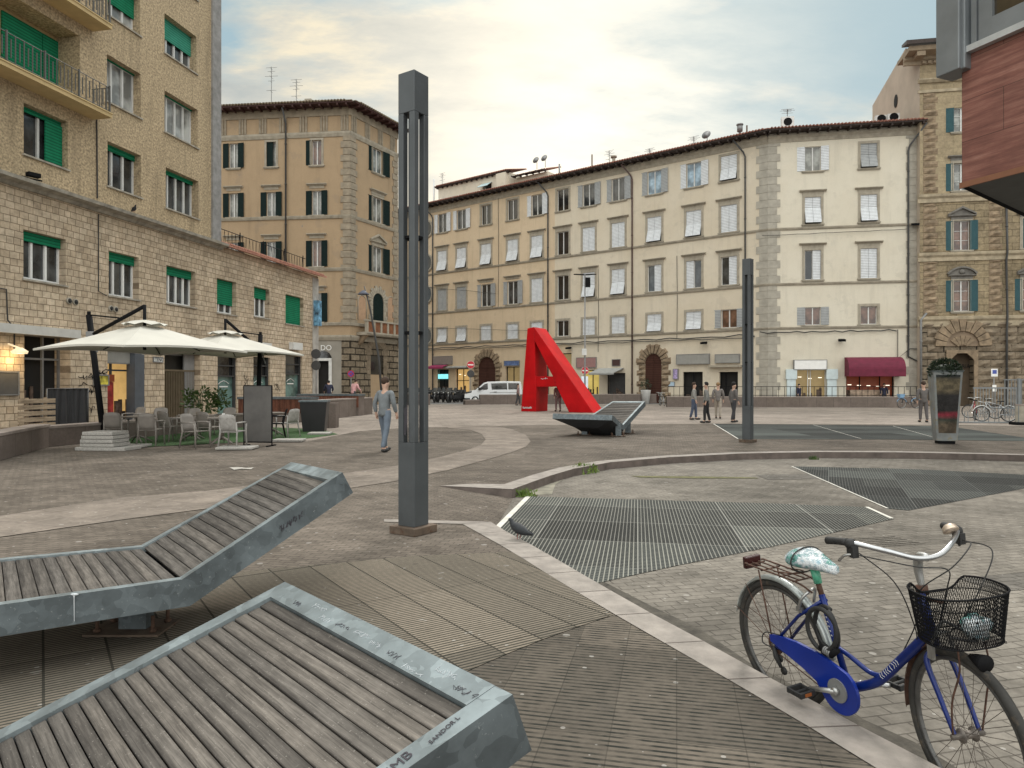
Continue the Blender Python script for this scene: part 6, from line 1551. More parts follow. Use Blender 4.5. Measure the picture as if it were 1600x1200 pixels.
for i in range(5): x, z = q(845 + i * 2.2, 593); mk.box(x, x + .05, .015, .028, z + rnd.random() * .08, z + .05 + rnd.random() * .08)
mk.build('small_lettering', M['chalk'], ra)

# ================================================================ low stone walls
M['wall_stone'] = bricks('brown_stone_panels', (.20, .165, .145), (.175, .145, .125), (.10, .085, .075), 1.2, 3.0, .012, plane='xz', var=.25, stain=.35, offset=0, bmp=.3)
def low_wall(label, px, ytop_m, thick=.45, name='low_wall', mat=None, cap=True):
    """px: list of two base pixels (front foot line)"""
    a, b = G(*px[0]), G(*px[1]); d = (b - a); L = d.length
    o = thing(name, label, 'wall', a, math.atan2(d.y, d.x))
    m = MB(); m.box(0, L, 0, thick, -.05, ytop_m - (.07 if cap else 0)); m.build('wall_body', mat or M['wall_stone'], o)
    if cap:
        c = MB(); c.box(-.01, L + .01, -.012, thick + .012, ytop_m - .07, ytop_m); c.build('coping', simple('wall_coping', (.25, .21, .185), .8, var=.2) if 'wall_coping' not in bpy.data.materials else bpy.data.materials['wall_coping'], o, bevel=.006)
    return o, L
low_wall('low brown stone wall in front of the white van', ((750, 632), (1034, 630)), .84)
low_wall('short lower step of brown stone wall at the nose of the white van', ((727, 632.5), (749.5, 632.2)), .42)
wl, WL = low_wall('long brown stone wall carrying the iron railing below the cream corner', ((1042, 636), (1436, 637)), .80)
low_wall('brown stone wall running from the left edge behind the umbrella base', ((-260, 795), (78, 698)), .60)
low_wall('brown stone wall stretch behind the cafe chairs', ((76, 698.5), (380, 668)), .55)
low_wall('pale brown stone plinth right of the black planter', ((482, 659), (582, 647)), .95)
low_wall('brown stone wall end stub seen through the tall post', ((640, 633), (672, 632.5)), .9)
# railing on the long wall
rl = thing('railing', 'black iron railing with thin bars on top of the brown stone wall', 'railing', wl.location, wl.rotation_euler.z)
m = MB(); z0, z1 = .80, 1.52
for z in (z0 + .08, z1): m.box(0.1, WL, .20, .24, z - .02, z + .02)
n = int(WL / .42)
for i in range(n + 1): x = .12 + i * (WL - .2) / n; m.box(x - .014, x + .014, .206, .234, z0, z1)
m.build('railing_panel', M['black'], rl)
# timber-clad benches on stone bases behind the cafe
M['clad'] = wood('red_brown_cladding', (.13, .05, .032), (.22, .095, .06), 'z', .6)
def clad_bench(label, x0, x1, yt, yb, Y, dpt=.9):
    a = P(x0, 600, Y); b = P(x1, 600, Y * .985); a.z = b.z = 0; d = b - a; L = d.length
    o = thing('timber_bar', label, 'bar counter', a, math.atan2(d.y, d.x)); zt = CH + (HY - yt) * Y / FPX; zb_ = CH + (HY - yb) * Y / FPX
    m = MB(); n = int(L / .11)
    for i in range(n): m.box(i * L / n + .004, (i + 1) * L / n - .004, 0, .03, zb_, zt - .1)
    m.build('cladding', M['clad'], o)
    m = MB(); m.box(-.03, L + .03, -.04, dpt, zt - .1, zt); m.build('top', M['galv'], o)
    m = MB(); m.box(0, L, .032, dpt - .05, 0, zt - .1); m.build('body', M['wall_stone'], o)
clad_bench('lower timber-clad bar behind the cafe tables', 372, 484.5, 620, 645, 31.5)
clad_bench('longer timber-clad bar beneath the seated woman in pink', 464, 560, 615.5, 636, 38.0)
# ================================================================ cafe terrace
cg = MB(); cp = [G(*p) for p in ((178, 694), (205, 700), (470, 687), (528, 679), (500, 671), (392, 667), (215, 672))]
cg.sheet(cp, .014); 
def turf():
    m, nt, b = newmat('artificial_turf'); v = coords(nt); f = nt.noise(v, 55, 3); g_ = nt.noise(v, 1.2, 4)
    nt.ln(nt.mix(.6, nt.ramp(f, [(.3, (.012, .035, .008)), (.7, (.05, .13, .03))]), nt.ramp(g_, [(.3, .5), (.7, 1.2)]), 'MULTIPLY'), b.inputs['Base Color']); b.inputs['Roughness'].default_value = .95; bump(nt, b, f, .8, .02); return m
tag(cg.build('turf_carpet', turf()), 'green artificial turf carpet under the cafe tables', 'carpet')
M['chair'] = simple('taupe_plastic', (.205, .185, .165), .55, var=.12, vscale=6)
M['chair_pale'] = simple('bleached_plastic', (.33, .315, .295), .6, var=.25, vscale=9)
def make_chair(label, mat):
    t = thing('cafe_chair', label, 'chair', (0, 0, 0), 0, 'plastic cafe armchairs')
    s = MB(); s.hexa([Vector(v) for v in ((-.22, -.22, .42), (.22, -.22, .42), (.20, .22, .405), (-.20, .22, .405), (-.23, -.23, .45), (.23, -.23, .45), (.21, .22, .43), (-.21, .22, .43))]); s.build('seat', mat, t, bevel=.012)
    b = MB(); n = 6; vs = []; 
    for k in range(2):
        for j in range(5):
            z = .44 + .44 * j / 4; y = .21 + .11 * j / 4; hw = .205 + .015 * math.sin(j / 4 * 3.1) - (.02 if j == 4 else 0)
            for i in range(n + 1): x = -hw + 2 * hw * i / n; vs.append((x, y + .035 * (1 - (2 * i / n - 1) ** 2) + k * .018, z - (.03 * (2 * i / n - 1) ** 2 if j == 4 else 0)))
    fs = []; N = 5 * (n + 1)
    for j in range(4):
        for i in range(n): a = j * (n + 1) + i; fs.append((a, a + 1, a + n + 2, a + n + 1)); fs.append((N + a, N + a + n + 1, N + a + n + 2, N + a + 1))
    for i in range(n): fs.append((i, i + 1, N + i + 1, N + i)); a = 4 * (n + 1) + i; fs.append((a, a + 1, N + a + 1, N + a))
    for j in range(4):
        for e in (0, n): a = j * (n + 1) + e; fs.append((a, a + n + 1, N + a + n + 1, N + a))
    b.add(vs, fs, True); b.build('backrest', mat, t)
    for sx in (-1, 1):
        l = MB(); l.tube([(sx * .25, -.25, 0), (sx * .235, -.22, .43), (sx * .26, -.20, .64)], [.018, .024, .02], 6); l.build('leg', mat, t)
        l = MB(); l.tube([(sx * .25, .30, 0), (sx * .22, .22, .43), (sx * .215, .26, .66)], [.018, .024, .022], 6); l.build('leg', mat, t)
        a_ = MB(); a_.tube([(sx * .26, -.22, .645), (sx * .275, -.05, .665), (sx * .255, .14, .66), (sx * .22, .26, .66)], [.018, .022, .022, .016], 6); a_.build('armrest', mat, t)
    return t
chairs = [(236, 697, 3, 'taupe plastic chair seen from behind, nearest the umbrella mast'), (268, 690, -25, 'taupe chair turned slightly, right of the chair nearest the mast'), (306, 701, -112, 'pale-armed chair seen in profile at the carpet edge'), (181, 694, 12, 'taupe chair partly behind the leaning umbrella mast'), (364, 701, -6, 'bleached grey chair with stained back beside the dark menu stand'),
          (449, 683, 60, 'whitish bleached chair beside the black chair at the terrace end'), (329, 692, -20, 'taupe chair at the table below the green plant'), (294, 682, 170, 'taupe chair facing the plaza behind the middle table'), (247, 680, 190, 'taupe chair on the far side of the table by the mast'), (352, 680, 175, 'taupe chair facing the plaza in front of the teal shop window'), (402, 676, 200, 'taupe chair farthest back by the timber bar'), (208, 678, 160, 'taupe chair by the red-lit drink shop doorway')]
c0 = make_chair(chairs[0][3], M['chair']); c0p = None
for i, (x, y, ang, lb_) in enumerate(chairs):
    if i == 0: c = c0
    elif i in (4, 5):
        if c0p is None: c0p = make_chair(lb_, M['chair_pale']); c = c0p
        else: c = copy_tree(c0p)
    else: c = copy_tree(c0)
    g = G(x, y); c.location = (g.x, g.y, .014); c.rotation_euler.z = R(ang + 180); c['label'] = lb_
bc = make_chair('black metal-framed chair beside the whitish chair at the terrace end', M['black']); g = G(430, 684); bc.location = (g.x, g.y, .014); bc.rotation_euler.z = R(-70)
M['table'] = simple('taupe_table', (.16, .14, .12), .5, var=.1)
def make_table(label):
    t = thing('cafe_table', label, 'table', (0, 0, 0), 0, 'square cafe tables')
    m = MB(); m.box(-.36, .36, -.36, .36, .71, .74); m.build('table_top', M['table'], t, bevel=.01)
    m = MB(); m.tube([(0, 0, .12), (0, 0, .71)], .035, 8); m.build('column', M['table'], t)
    for k in range(4):
        l = MB(); a = R(45 + 90 * k); l.tube([(0, 0, .2), (.18 * math.cos(a), .18 * math.sin(a), .13), (.4 * math.cos(a), .4 * math.sin(a), .015)], [.03, .028, .02], 6); l.build('foot', M['table'], t)
    return t
t0 = make_table('cafe table right of the leaning mast, between four chairs')
for i, (x, y, lb_) in enumerate([(214, 692, None), (300, 688, 'cafe table in the middle of the terrace below the plant'), (346, 695, 'cafe table beside the bleached grey chair, with dishes on it'), (425, 681, 'cafe table behind the dark menu stand by the black chair')]):
    t = t0 if i == 0 else copy_tree(t0)
    g = G(x, y); t.location = (g.x, g.y, .014); t.rotation_euler.z = R(12 * i)
    if lb_: t['label'] = lb_
g = G(346, 695)
m = MB(); m.lathe([(.03, 0), (.10, .012), (.11, .02)], (0, 0, 0), 14); m.lathe([(.03, .02), (.04, .09), (.038, .10)], (.02, .01, 0), 10)
o = m.build('cup_and_saucer', M['white']); o.location = (g.x + .05, g.y - .05, .755); tag(o, 'white cup on a saucer on the table beside the bleached chair', 'crockery')
g = G(403, 697)
o = thing('menu_stand', 'dark grey blank menu stand in front of the cafe tables', 'menu board', g, R(-6))
w_ = 45 / FPX * g.y / 2; h_ = 94 / FPX * g.y
m = MB(); m.box(-w_, w_, -.02, .02, .12, h_); m.build('panel', simple('dark_menu_panel', (.085, .08, .075), .6, var=.25, vscale=2), o, bevel=.008)
m = MB(); m.box(-w_ - .012, -w_, -.03, .03, .0, h_); m.box(w_, w_ + .012, -.03, .03, 0, h_); m.box(-w_, w_, -.028, .028, h_, h_ + .02); m.box(-w_, w_, -.028, .028, .09, .12); m.box(-w_ - .012, -w_ + .05, -.25, .25, 0, .03); m.box(w_ - .05, w_ + .012, -.25, .25, 0, .03); m.build('frame', M['black'], o)
# umbrellas
M['canvas'] = simple('cream_canvas', (.54, .525, .47), .85, var=.07, vscale=1.2)
M['canvas_shade'] = M['canvas']
def umbrella(label, base, cen, rim_z, top_z, half, yaw, mast_top, lean_to):
    o = thing('cantilever_umbrella', label, 'umbrella', base, 0, 'cantilever umbrellas over the cafe')
    O = Vector(base); c = Vector(cen) - O; mt = Vector(mast_top) - O
    m = MB(); dirs = [Vector((math.cos(yaw + R(90 * k)), math.sin(yaw + R(90 * k)), 0)) for k in range(4)]
    N = 10; rings = 8; vs = []
    for r_ in range(rings + 1):
        t = .13 + .87 * r_ / rings
        for k in range(4):
            for s in range(N):
                f = s / N; p = dirs[k].lerp(dirs[(k + 1) % 4], f) * half * t
                sag_ = .12 * t * math.sin(math.pi * f) ; dr = (top_z - rim_z) * (1 - (1 - t) * 1.12 + .10 * (1 - t) * t)
                vs.append(Vector((c.x + p.x, c.y + p.y, top_z - O.z - dr + sag_ * .55 * t)))
    W4 = 4 * N; fs = []
    for r_ in range(rings):
        for s in range(W4): s2 = (s + 1) % W4; fs.append((r_ * W4 + s, r_ * W4 + s2, (r_ + 1) * W4 + s2, (r_ + 1) * W4 + s))
    m.add(vs, fs)
    b_ = len(m.v)     # little valance
    lo = [v - Vector((0, 0, .05)) for v in vs[-W4:]]; m.add(vs[-W4:] + lo, [(s, (s + 1) % W4, W4 + (s + 1) % W4, W4 + s) for s in range(W4)])
    cn_ = m.build('canopy', M['canvas'], o); sd_ = cn_.modifiers.new('solid', 'SOLIDIFY'); sd_.thickness = .006
    v = MB(); rv = []
    for k in range(16):
        a = 2 * math.pi * k / 16; q_ = half * (.20 + .02 * (k % 2)); rv.append(Vector((c.x + q_ * math.cos(a), c.y + q_ * math.sin(a), top_z - O.z + .0 + .05 * (k % 2))))
    ap = Vector((c.x, c.y, top_z - O.z + .16)); rm_ = [p.lerp(ap, .45) + Vector((0, 0, .05 * ((k + 1) % 2))) for k, p in enumerate(rv)]
    v.add(rv + rm_ + [ap], [(k, (k + 1) % 16, 16 + (k + 1) % 16, 16 + k) for k in range(16)] + [(16 + k, 16 + (k + 1) % 16, 32) for k in range(16)]); v.build('vent_cap', M['canvas'], o)
    hub = c + Vector((0, 0, top_z - O.z - .30))
    for k in range(8):
        a = yaw + R(45 * k); L = half * (1 if k % 2 == 0 else .707)
        e_ = Vector((c.x + math.cos(a) * L * .96, c.y + math.sin(a) * L * .96, rim_z - O.z + (.0 if k % 2 == 0 else .05)))
        rb = MB(); rb.tube([Vector((c.x, c.y, top_z - O.z - .05)), e_], .014, 5); rb.build('rib', M['black'], o)
        s_ = MB(); s_.tube([hub - Vector((0, 0, .22)), Vector((c.x, c.y, top_z - O.z - .05)).lerp(e_, .55)], .010, 4); s_.build('strut', M['black'], o)
    h2_ = MB(); h2_.tube([hub - Vector((0, 0, .34)), Vector((c.x, c.y, top_z - O.z + .55))], .045, 8); h2_.build('hub', M['black'], o)
    p = MB(); p.tube([(0, 0, 0), mt], .085, 8); p.tube([mt, mt + Vector((0, 0, .1))], .05, 6); p.build('mast', M['black'], o)
    a_ = MB(); jp = mt * .84; tip = Vector((c.x, c.y, top_z - O.z + .52)); a_.tube([jp, tip], .05, 6); a_.build('arm', M['black'], o)
    st_ = MB(); st_.tube([mt, jp.lerp(tip, .55) + Vector((0, 0, .05))], .022, 5); st_.build('stay', M['black'], o)
    cr = MB(); cr.box(jp.x - .1, jp.x + .12, jp.y - .12, jp.y + .1, jp.z - .12, jp.z + .1); cr.tube([jp + Vector((.1, -.1, -.1)), jp + Vector((.24, -.12, -.5))], .03, 6); cr.build('crank_box', M['metal_grey'], o, bevel=.02)
    return o
def uvert(x, y, Y): p = P(x, y, Y); return p
gm_ = G(163, 690); 
cu = P(226, 547, 18.8)
u1_ = umbrella('front cream cantilever umbrella with leaning black mast on stone slabs', (gm_.x, gm_.y, 0), (cu.x, cu.y, 0), P(226, 547, 18.8).z, P(226, 509, 18.8).z, 2.55, R(-72), P(139, 492, gm_.y), None)
gm2 = G(402, 672)
cu = P(352, 552, 24.4)
u2_ = umbrella('rear cream cantilever umbrella over the timber bar end of the terrace', (gm2.x, gm2.y, 0), (cu.x, cu.y, 0), P(352, 553, 24.4).z, P(352, 523, 24.4).z, 2.6, R(-76), P(407, 523, gm2.y), None)
M['terrazzo'] = simple('aggregate_slab', (.34, .325, .30), .9, var=.3, vscale=30, bumpk=.6, bscale=120)
g = G(150, 705); rnd = random.Random(3)
o = thing('umbrella_base', 'stack of rough grey stone slabs weighting the front umbrella mast', 'base weight', (g.x, g.y + .35, 0), R(-6))
for k in range(5):
    m = MB(); w = (.56, .46, .44, .43, .41)[k]; z = .0 + k * .095; dx = rnd.random() * .06
    m.box(-w + dx, w * (.95 if k else 1.35) + dx, -.34 + dx, .34, z + .004, z + .09); m.build('slab', M['terrazzo'], o, bevel=.012)
for x0, y0, w, lb_ in ((371, 702, .45, 'pale paving slab holding the carpet edge below the bleached chair'), (452, 690, .42, 'pale paving slab holding the carpet edge at the black chair'), (500, 679, .35, 'pale paving slab at the far right tip of the turf carpet'), (205, 699, .4, 'grey slab lying beside the stone umbrella base')):
    g = G(x0, y0); m = MB(); m.box(-w, w, -.3, .3, .016, .075); o = m.build('paving_slab', M['terrazzo'], bevel=.01); o.location = g; o.rotation_euler.z = R(4); tag(o, lb_, 'slab', 'slabs weighting the turf carpet')
# black planter, plants
def frustum(m, a, b, z0, z1, t=0): m.hexa([Vector(v) for v in ((-a, -a, z0), (a, -a, z0), (a, a, z0), (-a, a, z0), (-b, -b, z1), (b, -b, z1), (b, b, z1), (-b, b, z1))])
g = G(492, 674); o = thing('square_planter', 'tall tapered black planter at the end of the terrace', 'planter', g, R(8))
m = MB(); frustum(m, .36, .46, 0, 1.04); m.build('pot', simple('black_plastic', (.016, .015, .017), .45), o, bevel=.01); m = MB(); m.box(-.49, .49, -.49, .49, 1.04, 1.10); m.build('rim', M['galv'], o)
g = G(513, 669); m = MB(); m.box(-.28, .28, 0, .5, 0, .95); o = m.build('stone_block', M['wall_stone'], bevel=.01); o.location = g; tag(o, 'pale stone block just right of the black planter', 'stone block')
def leaves_mesh(m, c, rx, ry, rz, n, s, rnd, shell=.55, flat=.5):
    for _ in range(n):
        while True:
            v = Vector((rnd.uniform(-1, 1), rnd.uniform(-1, 1), rnd.uniform(-1, 1)))
            if shell < v.length <= 1: break
        p = Vector(c) + Vector((v.x * rx, v.y * ry, v.z * rz)); d = (v + Vector((rnd.uniform(-.6, .6), rnd.uniform(-.6, .6), rnd.uniform(-.2, .8)))).normalized()
        t = d.cross(Vector((rnd.uniform(-1, 1), rnd.uniform(-1, 1), rnd.uniform(-1, 1)))).normalized(); k = s * rnd.uniform(.6, 1.3)
        m.add([p, p + d * k * .5 + t * k * .25, p + d * k, p + d * k * .5 - t * k * .25], [(0, 1, 2, 3)])
def leafmat(name, c1, c2):
    m, nt, b = newmat(name); v = coords(nt); f = nt.noise(v, 9, 3); nt.ln(nt.mix(nt.ramp(f, [(.35, 0.0), (.65, 1.0)]), c1, c2), b.inputs['Base Color']); b.inputs['Roughness'].default_value = .5; return m
M['leaf'] = leafmat('green_leaf', (.03, .06, .015), (.09, .14, .035)); M['leaf_dark'] = leafmat('dark_leaf', (.008, .016, .006), (.025, .045, .016)); M['grass'] = leafmat('bright_weed', (.06, .11, .015), (.14, .20, .03))
rnd = random.Random(21)
g = G(316, 674); o = thing('potted_plant', 'leafy green potted plant behind the cafe tables', 'plant', g)
m = MB(); m.lathe([(.2, 0), (.28, .5), (.30, .52)], (0, 0, 0), 14); m.build('pot', M['chair'], o)
m = MB()
for i in range(9):
    a = rnd.random() * 6.28; L = .35 + rnd.random() * .45; tip = Vector((math.cos(a) * L, math.sin(a) * L, .95 + rnd.random() * .5)); m.tube([(0, 0, .5), tip * .5 + Vector((0, 0, .4)), tip], .01, 4)
    leaves_mesh(m, tip, .2, .2, .16, 26, .16, rnd, 0)
leaves_mesh(m, (0, 0, 1.0), .7, .5, .35, 260, .16, rnd, .1); m.build('foliage', M['leaf'], o)
# ================================================================ tapered totem planter
g = G(1485, 694); yaw = R(-16); o = thing('totem_planter', 'tapered galvanised planter totem with a poster and a dark clipped shrub', 'planter', (g.x, g.y + .25, 0), yaw)
H_ = (HY - 580) * g.y / FPX + CH
def fr4(m, a, b, d0, d1, z0, z1): m.hexa([Vector(v) for v in ((-a, -d0, z0), (a, -d0, z0), (a, d0, z0), (-a, d0, z0), (-b, -d1, z1), (b, -d1, z1), (b, d1, z1), (-b, d1, z1))])
m = MB(); fr4(m, .255, .36, .20, .30, .08, H_); m.build('body', simple('weathered_zinc', (.25, .265, .265), .55, .3, var=.25, vscale=2.5, rust=(.30, .25, .15)), o, bevel=.01)
m = MB(); m.box(-.21, .21, -.16, .16, 0, .08); m.build('plinth', M['black'], o)
m = MB(); fr4(m, .34, .395, .28, .335, H_ - .06, H_ + .02); m.build('rim', M['galv_top'], o)
def poster():
    m_, nt, b = newmat('event_poster'); v = coords(nt, 0, 'xz'); sp = nt.new('ShaderNodeSeparateXYZ'); nt.ln(v, sp.inputs[0])
    n = nt.noise(v, 5, 5, .7); n2 = nt.noise(v, 1.6, 3); z = nt.math('ADD', nt.math('DIVIDE', sp.outputs[1], H_), nt.math('MULTIPLY', nt.math('SUBTRACT', n2, .5), .06))
    col = nt.ramp(z, [(.0, (.09, .07, .05)), (.26, (.12, .09, .06)), (.33, (.03, .04, .03)), (.40, (.25, .02, .04)), (.455, (.02, .018, .018)), (.67, (.018, .016, .016)), (.74, (.15, .12, .07)), (.88, (.13, .105, .06)), (.93, (.012, .02, .022))])
    nt.ln(nt.mix(.75, col, nt.ramp(n, [(.4, .35), (.62, 1.5)]), 'MULTIPLY'), b.inputs['Base Color']); b.inputs['Roughness'].default_value = .25; return m_
m = MB(); y = lambda z: -(.20 + (.30 - .20) * (z - .08) / (H_ - .08)) - .006; w = lambda z: (.255 + .105 * (z - .08) / (H_ - .08)) - .055
z0, z1 = .30, H_ - .10; m.add([(-w(z0), y(z0), z0), (w(z0), y(z0), z0), (w(z1), y(z1), z1), (-w(z1), y(z1), z1)], [(0, 1, 2, 3)]); m.build('poster', poster(), o)
m = MB(); m.ball((0, 0, H_), .30, .27, .22, 12, 8); leaves_mesh(m, (0, 0, H_ + .02), .40, .36, .33, 2200, .065, rnd, .72); m.build('shrub', M['leaf_dark'], o)
# ================================================================ weeds and pigeons
for (x, y, s, lb_) in ((900, 741, .24, 'small green weed tuft at the foot of the curved kerb'), (913, 739, .30, 'bigger green weed tuft growing beside the small one at the kerb foot'), (935, 734, .18, 'dark low weed right of the bigger tuft along the curved kerb'), (820, 776, .20, 'bright weed tuft at the corner where kerb meets grating'), (1271, 718, .13, 'dark weed in the middle of the curved kerb face'), (950, 731.5, .14, 'tiny weed at the right end of the kerb tufts')):
    g = G(x, y, LOW); m = MB()
    for _ in range(70):
        a = rnd.random() * 6.28; rr_ = rnd.random() * s; p = Vector((math.cos(a) * rr_, math.sin(a) * rr_ * .4, 0)); h = s * rnd.uniform(.3, .8); d = Vector((rnd.uniform(-.5, .5), rnd.uniform(-.5, .5), 1)) * h
        m.add([p + Vector((-.012, 0, 0)), p + Vector((.012, 0, 0)), p + d], [(0, 1, 2)])
    leaves_mesh(m, (0, 0, s * .2), s, s * .5, s * .35, 60, s * .25, rnd, 0)
    o = m.build('weed', M['grass'] if 'dark' not in lb_ else M['leaf']); o.location = g; tag(o, lb_, 'weed', 'weeds along the kerb')
def pigeon(label, loc, rz, s=1.0):
    o = thing('pigeon', label, 'pigeon', loc, rz); m = MB()
    prof = [(-.20, .012, .075), (-.13, .03, .085), (-.06, .055, .105), (.02, .068, .125), (.08, .055, .145), (.115, .034, .175), (.13, .027, .205), (.15, .026, .222), (.168, .012, .222)]
    m.tube([(x * s, 0, z * s) for x, r, z in prof], [r * s for x, r, z in prof], 10); m.build('body', simple('pigeon_plumage', (.022, .025, .029), .7, var=.3, vscale=25) if 'pigeon_plumage' not in bpy.data.materials else bpy.data.materials['pigeon_plumage'], o)
    m = MB(); m.tube([(.165 * s, 0, .222 * s), (.19 * s, 0, .214 * s)], [.008 * s, .002 * s], 5); m.build('beak', M['black'], o)
    for sy in (-1, 1):
        m = MB(); m.hexa([Vector((x * s, sy * y_ * s, z * s)) for x, y_, z in ((-.2, .01, .08), (.06, .055, .10), (.06, .07, .14), (-.2, .02, .09), (-.19, .012, .085), (.05, .06, .13), (.05, .066, .165), (-.18, .016, .1))]); m.build('wing', simple('pigeon_wing', (.03, .033, .037), .7, var=.3, vscale=20) if 'pigeon_wing' not in bpy.data.materials else bpy.data.materials['pigeon_wing'], o)
        m = MB(); m.tube([(.01 * s, sy * .025 * s, .075 * s), (.015 * s, sy * .028 * s, .0)], .006 * s, 4); m.build('leg', simple('pigeon_foot', (.25, .08, .07), .6) if 'pigeon_foot' not in bpy.data.materials else bpy.data.materials['pigeon_foot'], o)
g = G(812, 843); pigeon('dark pigeon standing at the edge of the granite kerb by the grating', (g.x, g.y, .007), R(140), .86)
p = LF.M @ Vector((LF.u(199), -.3, ZK + .12)); pigeon('grey pigeon perched on the concrete ledge of the apartment block', p, R(-40), 1.2)
p = LF.M @ Vector((LF.u(40), -.3, ZK + .14)); o = thing('floodlight', 'black floodlight lying on the concrete ledge at the far left', 'floodlight', p, R(60))
m = MB(); m.box(-.2, .2, -.14, .10, .06, .2); m.build('lamp_head', M['black'], o, bevel=.02); m = MB(); m.tube([(-.3, .1, .03), (0, .2, .04), (.35, .12, .03)], .03, 5); m.build('cable', M['black'], o)

# ================================================================ street signs and lamps
M['sign_red'] = simple('sign_red', (.50, .015, .03), .4); M['sign_blue'] = simple('sign_blue', (.05, .08, .35), .4)
def sign_post(label, x, y, Y, kind, r=.30, h2=None, pole_to=0, yaw=0):
    p = P(x, y, Y); o = thing('road_sign', label, 'road sign', (p.x, p.y, 0), yaw)
    m = MB(); m.tube([(0, 0, 0), (0, 0, p.z + (.1 if kind != 'back' else .3))], .032, 8); m.build('pole', M['metal_grey'], o)
    z = p.z
    def disc(nm, mat, rr, y0, y1, zz=z): m = MB(); m.lathe([(rr, y0), (rr, y1)], (0, 0, zz), 28, 'y', False); return m.build(nm, mat, o)
    if kind == 'noentry':
        disc('rim', M['white'], r, -.062, -.04); disc('disc', M['sign_red'], r * .95, -.068, -.0625)
        m = MB(); m.box(-r * .72, r * .72, -.074, -.0685, z - r * .16, z + r * .16); m.build('bar', M['white'], o)
    if kind == 'nostop':
        disc('rim', M['sign_red'], r, -.062, -.04); disc('disc', M['sign_blue'], r * .8, -.068, -.0625)
        for s in (-1, 1): m = MB(); m.box(-r * .8, r * .8, -.074, -.0685, -r * .09, r * .09, T(0, 0, z) @ RY(R(45 * s))); m.build('bar', M['sign_red'], o)
    if kind == 'back': disc('disc', M['pipe_dark'], r, -.06, -.04)
    if h2 is not None: disc('lower_disc', M['pipe_dark'] if kind != 'bus' else M['white'], r * .98, -.062, -.04, P(x, h2, Y).z)
    return o
sign_post('no entry sign with a dark disc below it in front of the rusticated arch', 735.5, 570, 63, 'noentry', .34, 584)
sign_post('no entry sign between the red letter and the lit yellow shop', 914, 579, 62, 'noentry', .33)
sign_post('red and blue no stopping sign on the rusticated stone corner', 548.5, 584, 57.6, 'nostop', .27)
o = sign_post('pair of round signs seen from behind at the corner of the stone-tiled block', 494, 553, 44, 'back', .30, 571)
sign_post('blue and white bus stop sign near the bicycle rack', 1553, 580, 43, 'plain')
p = P(1553, 582, 43); o = bpy.data.objects['road_sign.004']; m = MB(); m.box(-.20, .20, -.06, -.035, p.z - .25, p.z + .22); m.build('panel', M['white'], o, bevel=.02); m = MB(); m.box(-.13, .13, -.068, -.0605, p.z - .08, p.z + .15); m.build('pictogram', M['sign_blue'], o); m = MB(); m.box(-.12, .12, -.05, -.03, p.z - 1.15, p.z - .75); m.build('timetable', M['white'], o)
# modern lamp with two arms
p = P(914, 430, 57); o = thing('street_lamp', 'slim grey street lamp with two flat arms in front of the cream facade', 'street lamp', (p.x, p.y, 0))
m = MB(); m.tube([(0, 0, 0), (0, 0, 1), (0, 0, p.z + .1)], [.09, .07, .045], 8); m.build('pole', M['metal_grey'], o)
for s in (-1, 1): m = MB(); m.hexa([Vector((s * x, y_, p.z + z)) for x, y_, z in ((.05, -.12, 0), (.9, -.16, .05), (.9, .16, .05), (.05, .12, 0), (.05, -.1, .08), (.9, -.12, .1), (.9, .12, .1), (.05, .1, .08))]); m.build('lamp_head', M['black'], o)
m = MB(); m.box(.05, .42, -.16, .14, p.z - .95, p.z - .2); m.build('speaker_box', M['black'], o)
m = MB(); m.box(-.25, .12, -.2, .1, P(914, 555, 57).z, P(914, 545, 57).z); m.build('junction_box', M['offwhite'], o)
# leaning curved lamp by the tan palazzo
a = P(598, 640, 50); a.z = 0; tp = P(569, 447, 50); o = thing('street_lamp', 'leaning dark street lamp with a hanging bell shade before the tan palazzo', 'street lamp', a)
t_ = tp - a; m = MB(); m.tube([(0, 0, 0), P(592, 560, 50) - a, P(578, 480, 50) - a, t_], [.09, .08, .06, .035], 8); m.build('pole', M['pipe_dark'], o)
hd_ = P(570, 457, 50) - a; m = MB(); m.tube([P(575, 465, 50) - a, hd_ + Vector((0, 0, .15))], .025, 5); m.lathe([(.06, .2), (.14, .15), (.42, -.08), (.40, -.1)], hd_ - Vector((.1, 0, .05)), 14); m.build('lamp_shade', simple('slate_lamp', (.09, .10, .14), .5), o)
# ================================================================ fence, rack at the right
g = G(1592, 664); o = thing('metal_fence', 'tall grey metal bar fence at the right edge', 'fence', (g.x, g.y, 0), R(-4))
zt = CH + (HY - 592) * g.y / FPX
M['fence'] = simple('grey_fence_paint', (.20, .215, .225), .5, .3)
m = MB()
for i in range(22): x = .65 + i * .14; m.box(x - .012, x + .012, 2.0, 2.03, .3, zt)
m.box(.6, 3.7, 1.99, 2.04, zt - .04, zt); m.box(.6, 3.7, 1.99, 2.04, .3, .34); m.build('bars', M['fence'], o)
m = MB(); m.box(-.05, .05, -.05, .05, 0, 1.9); m.build('post', M['fence'], o); m = MB(); m.box(-.25, .25, -.25, .25, 0, .12); m.build('foot', M['black'], o)
m = MB(); m.box(2.1, 4.4, 7.0, 7.04, 1.45, 1.52)
for i in range(16): x = 2.15 + i * .145; m.box(x - .014, x + .014, 7.005, 7.035, .0, 1.50)
m.build('lower_bars', M['fence'], o)
low_wall('pale plaster wall stub under the tall fence at the right edge', ((1588, 664), (1760, 668)), .85, mat=simple('pale_plaster', (.36, .33, .27), .9, var=.3))
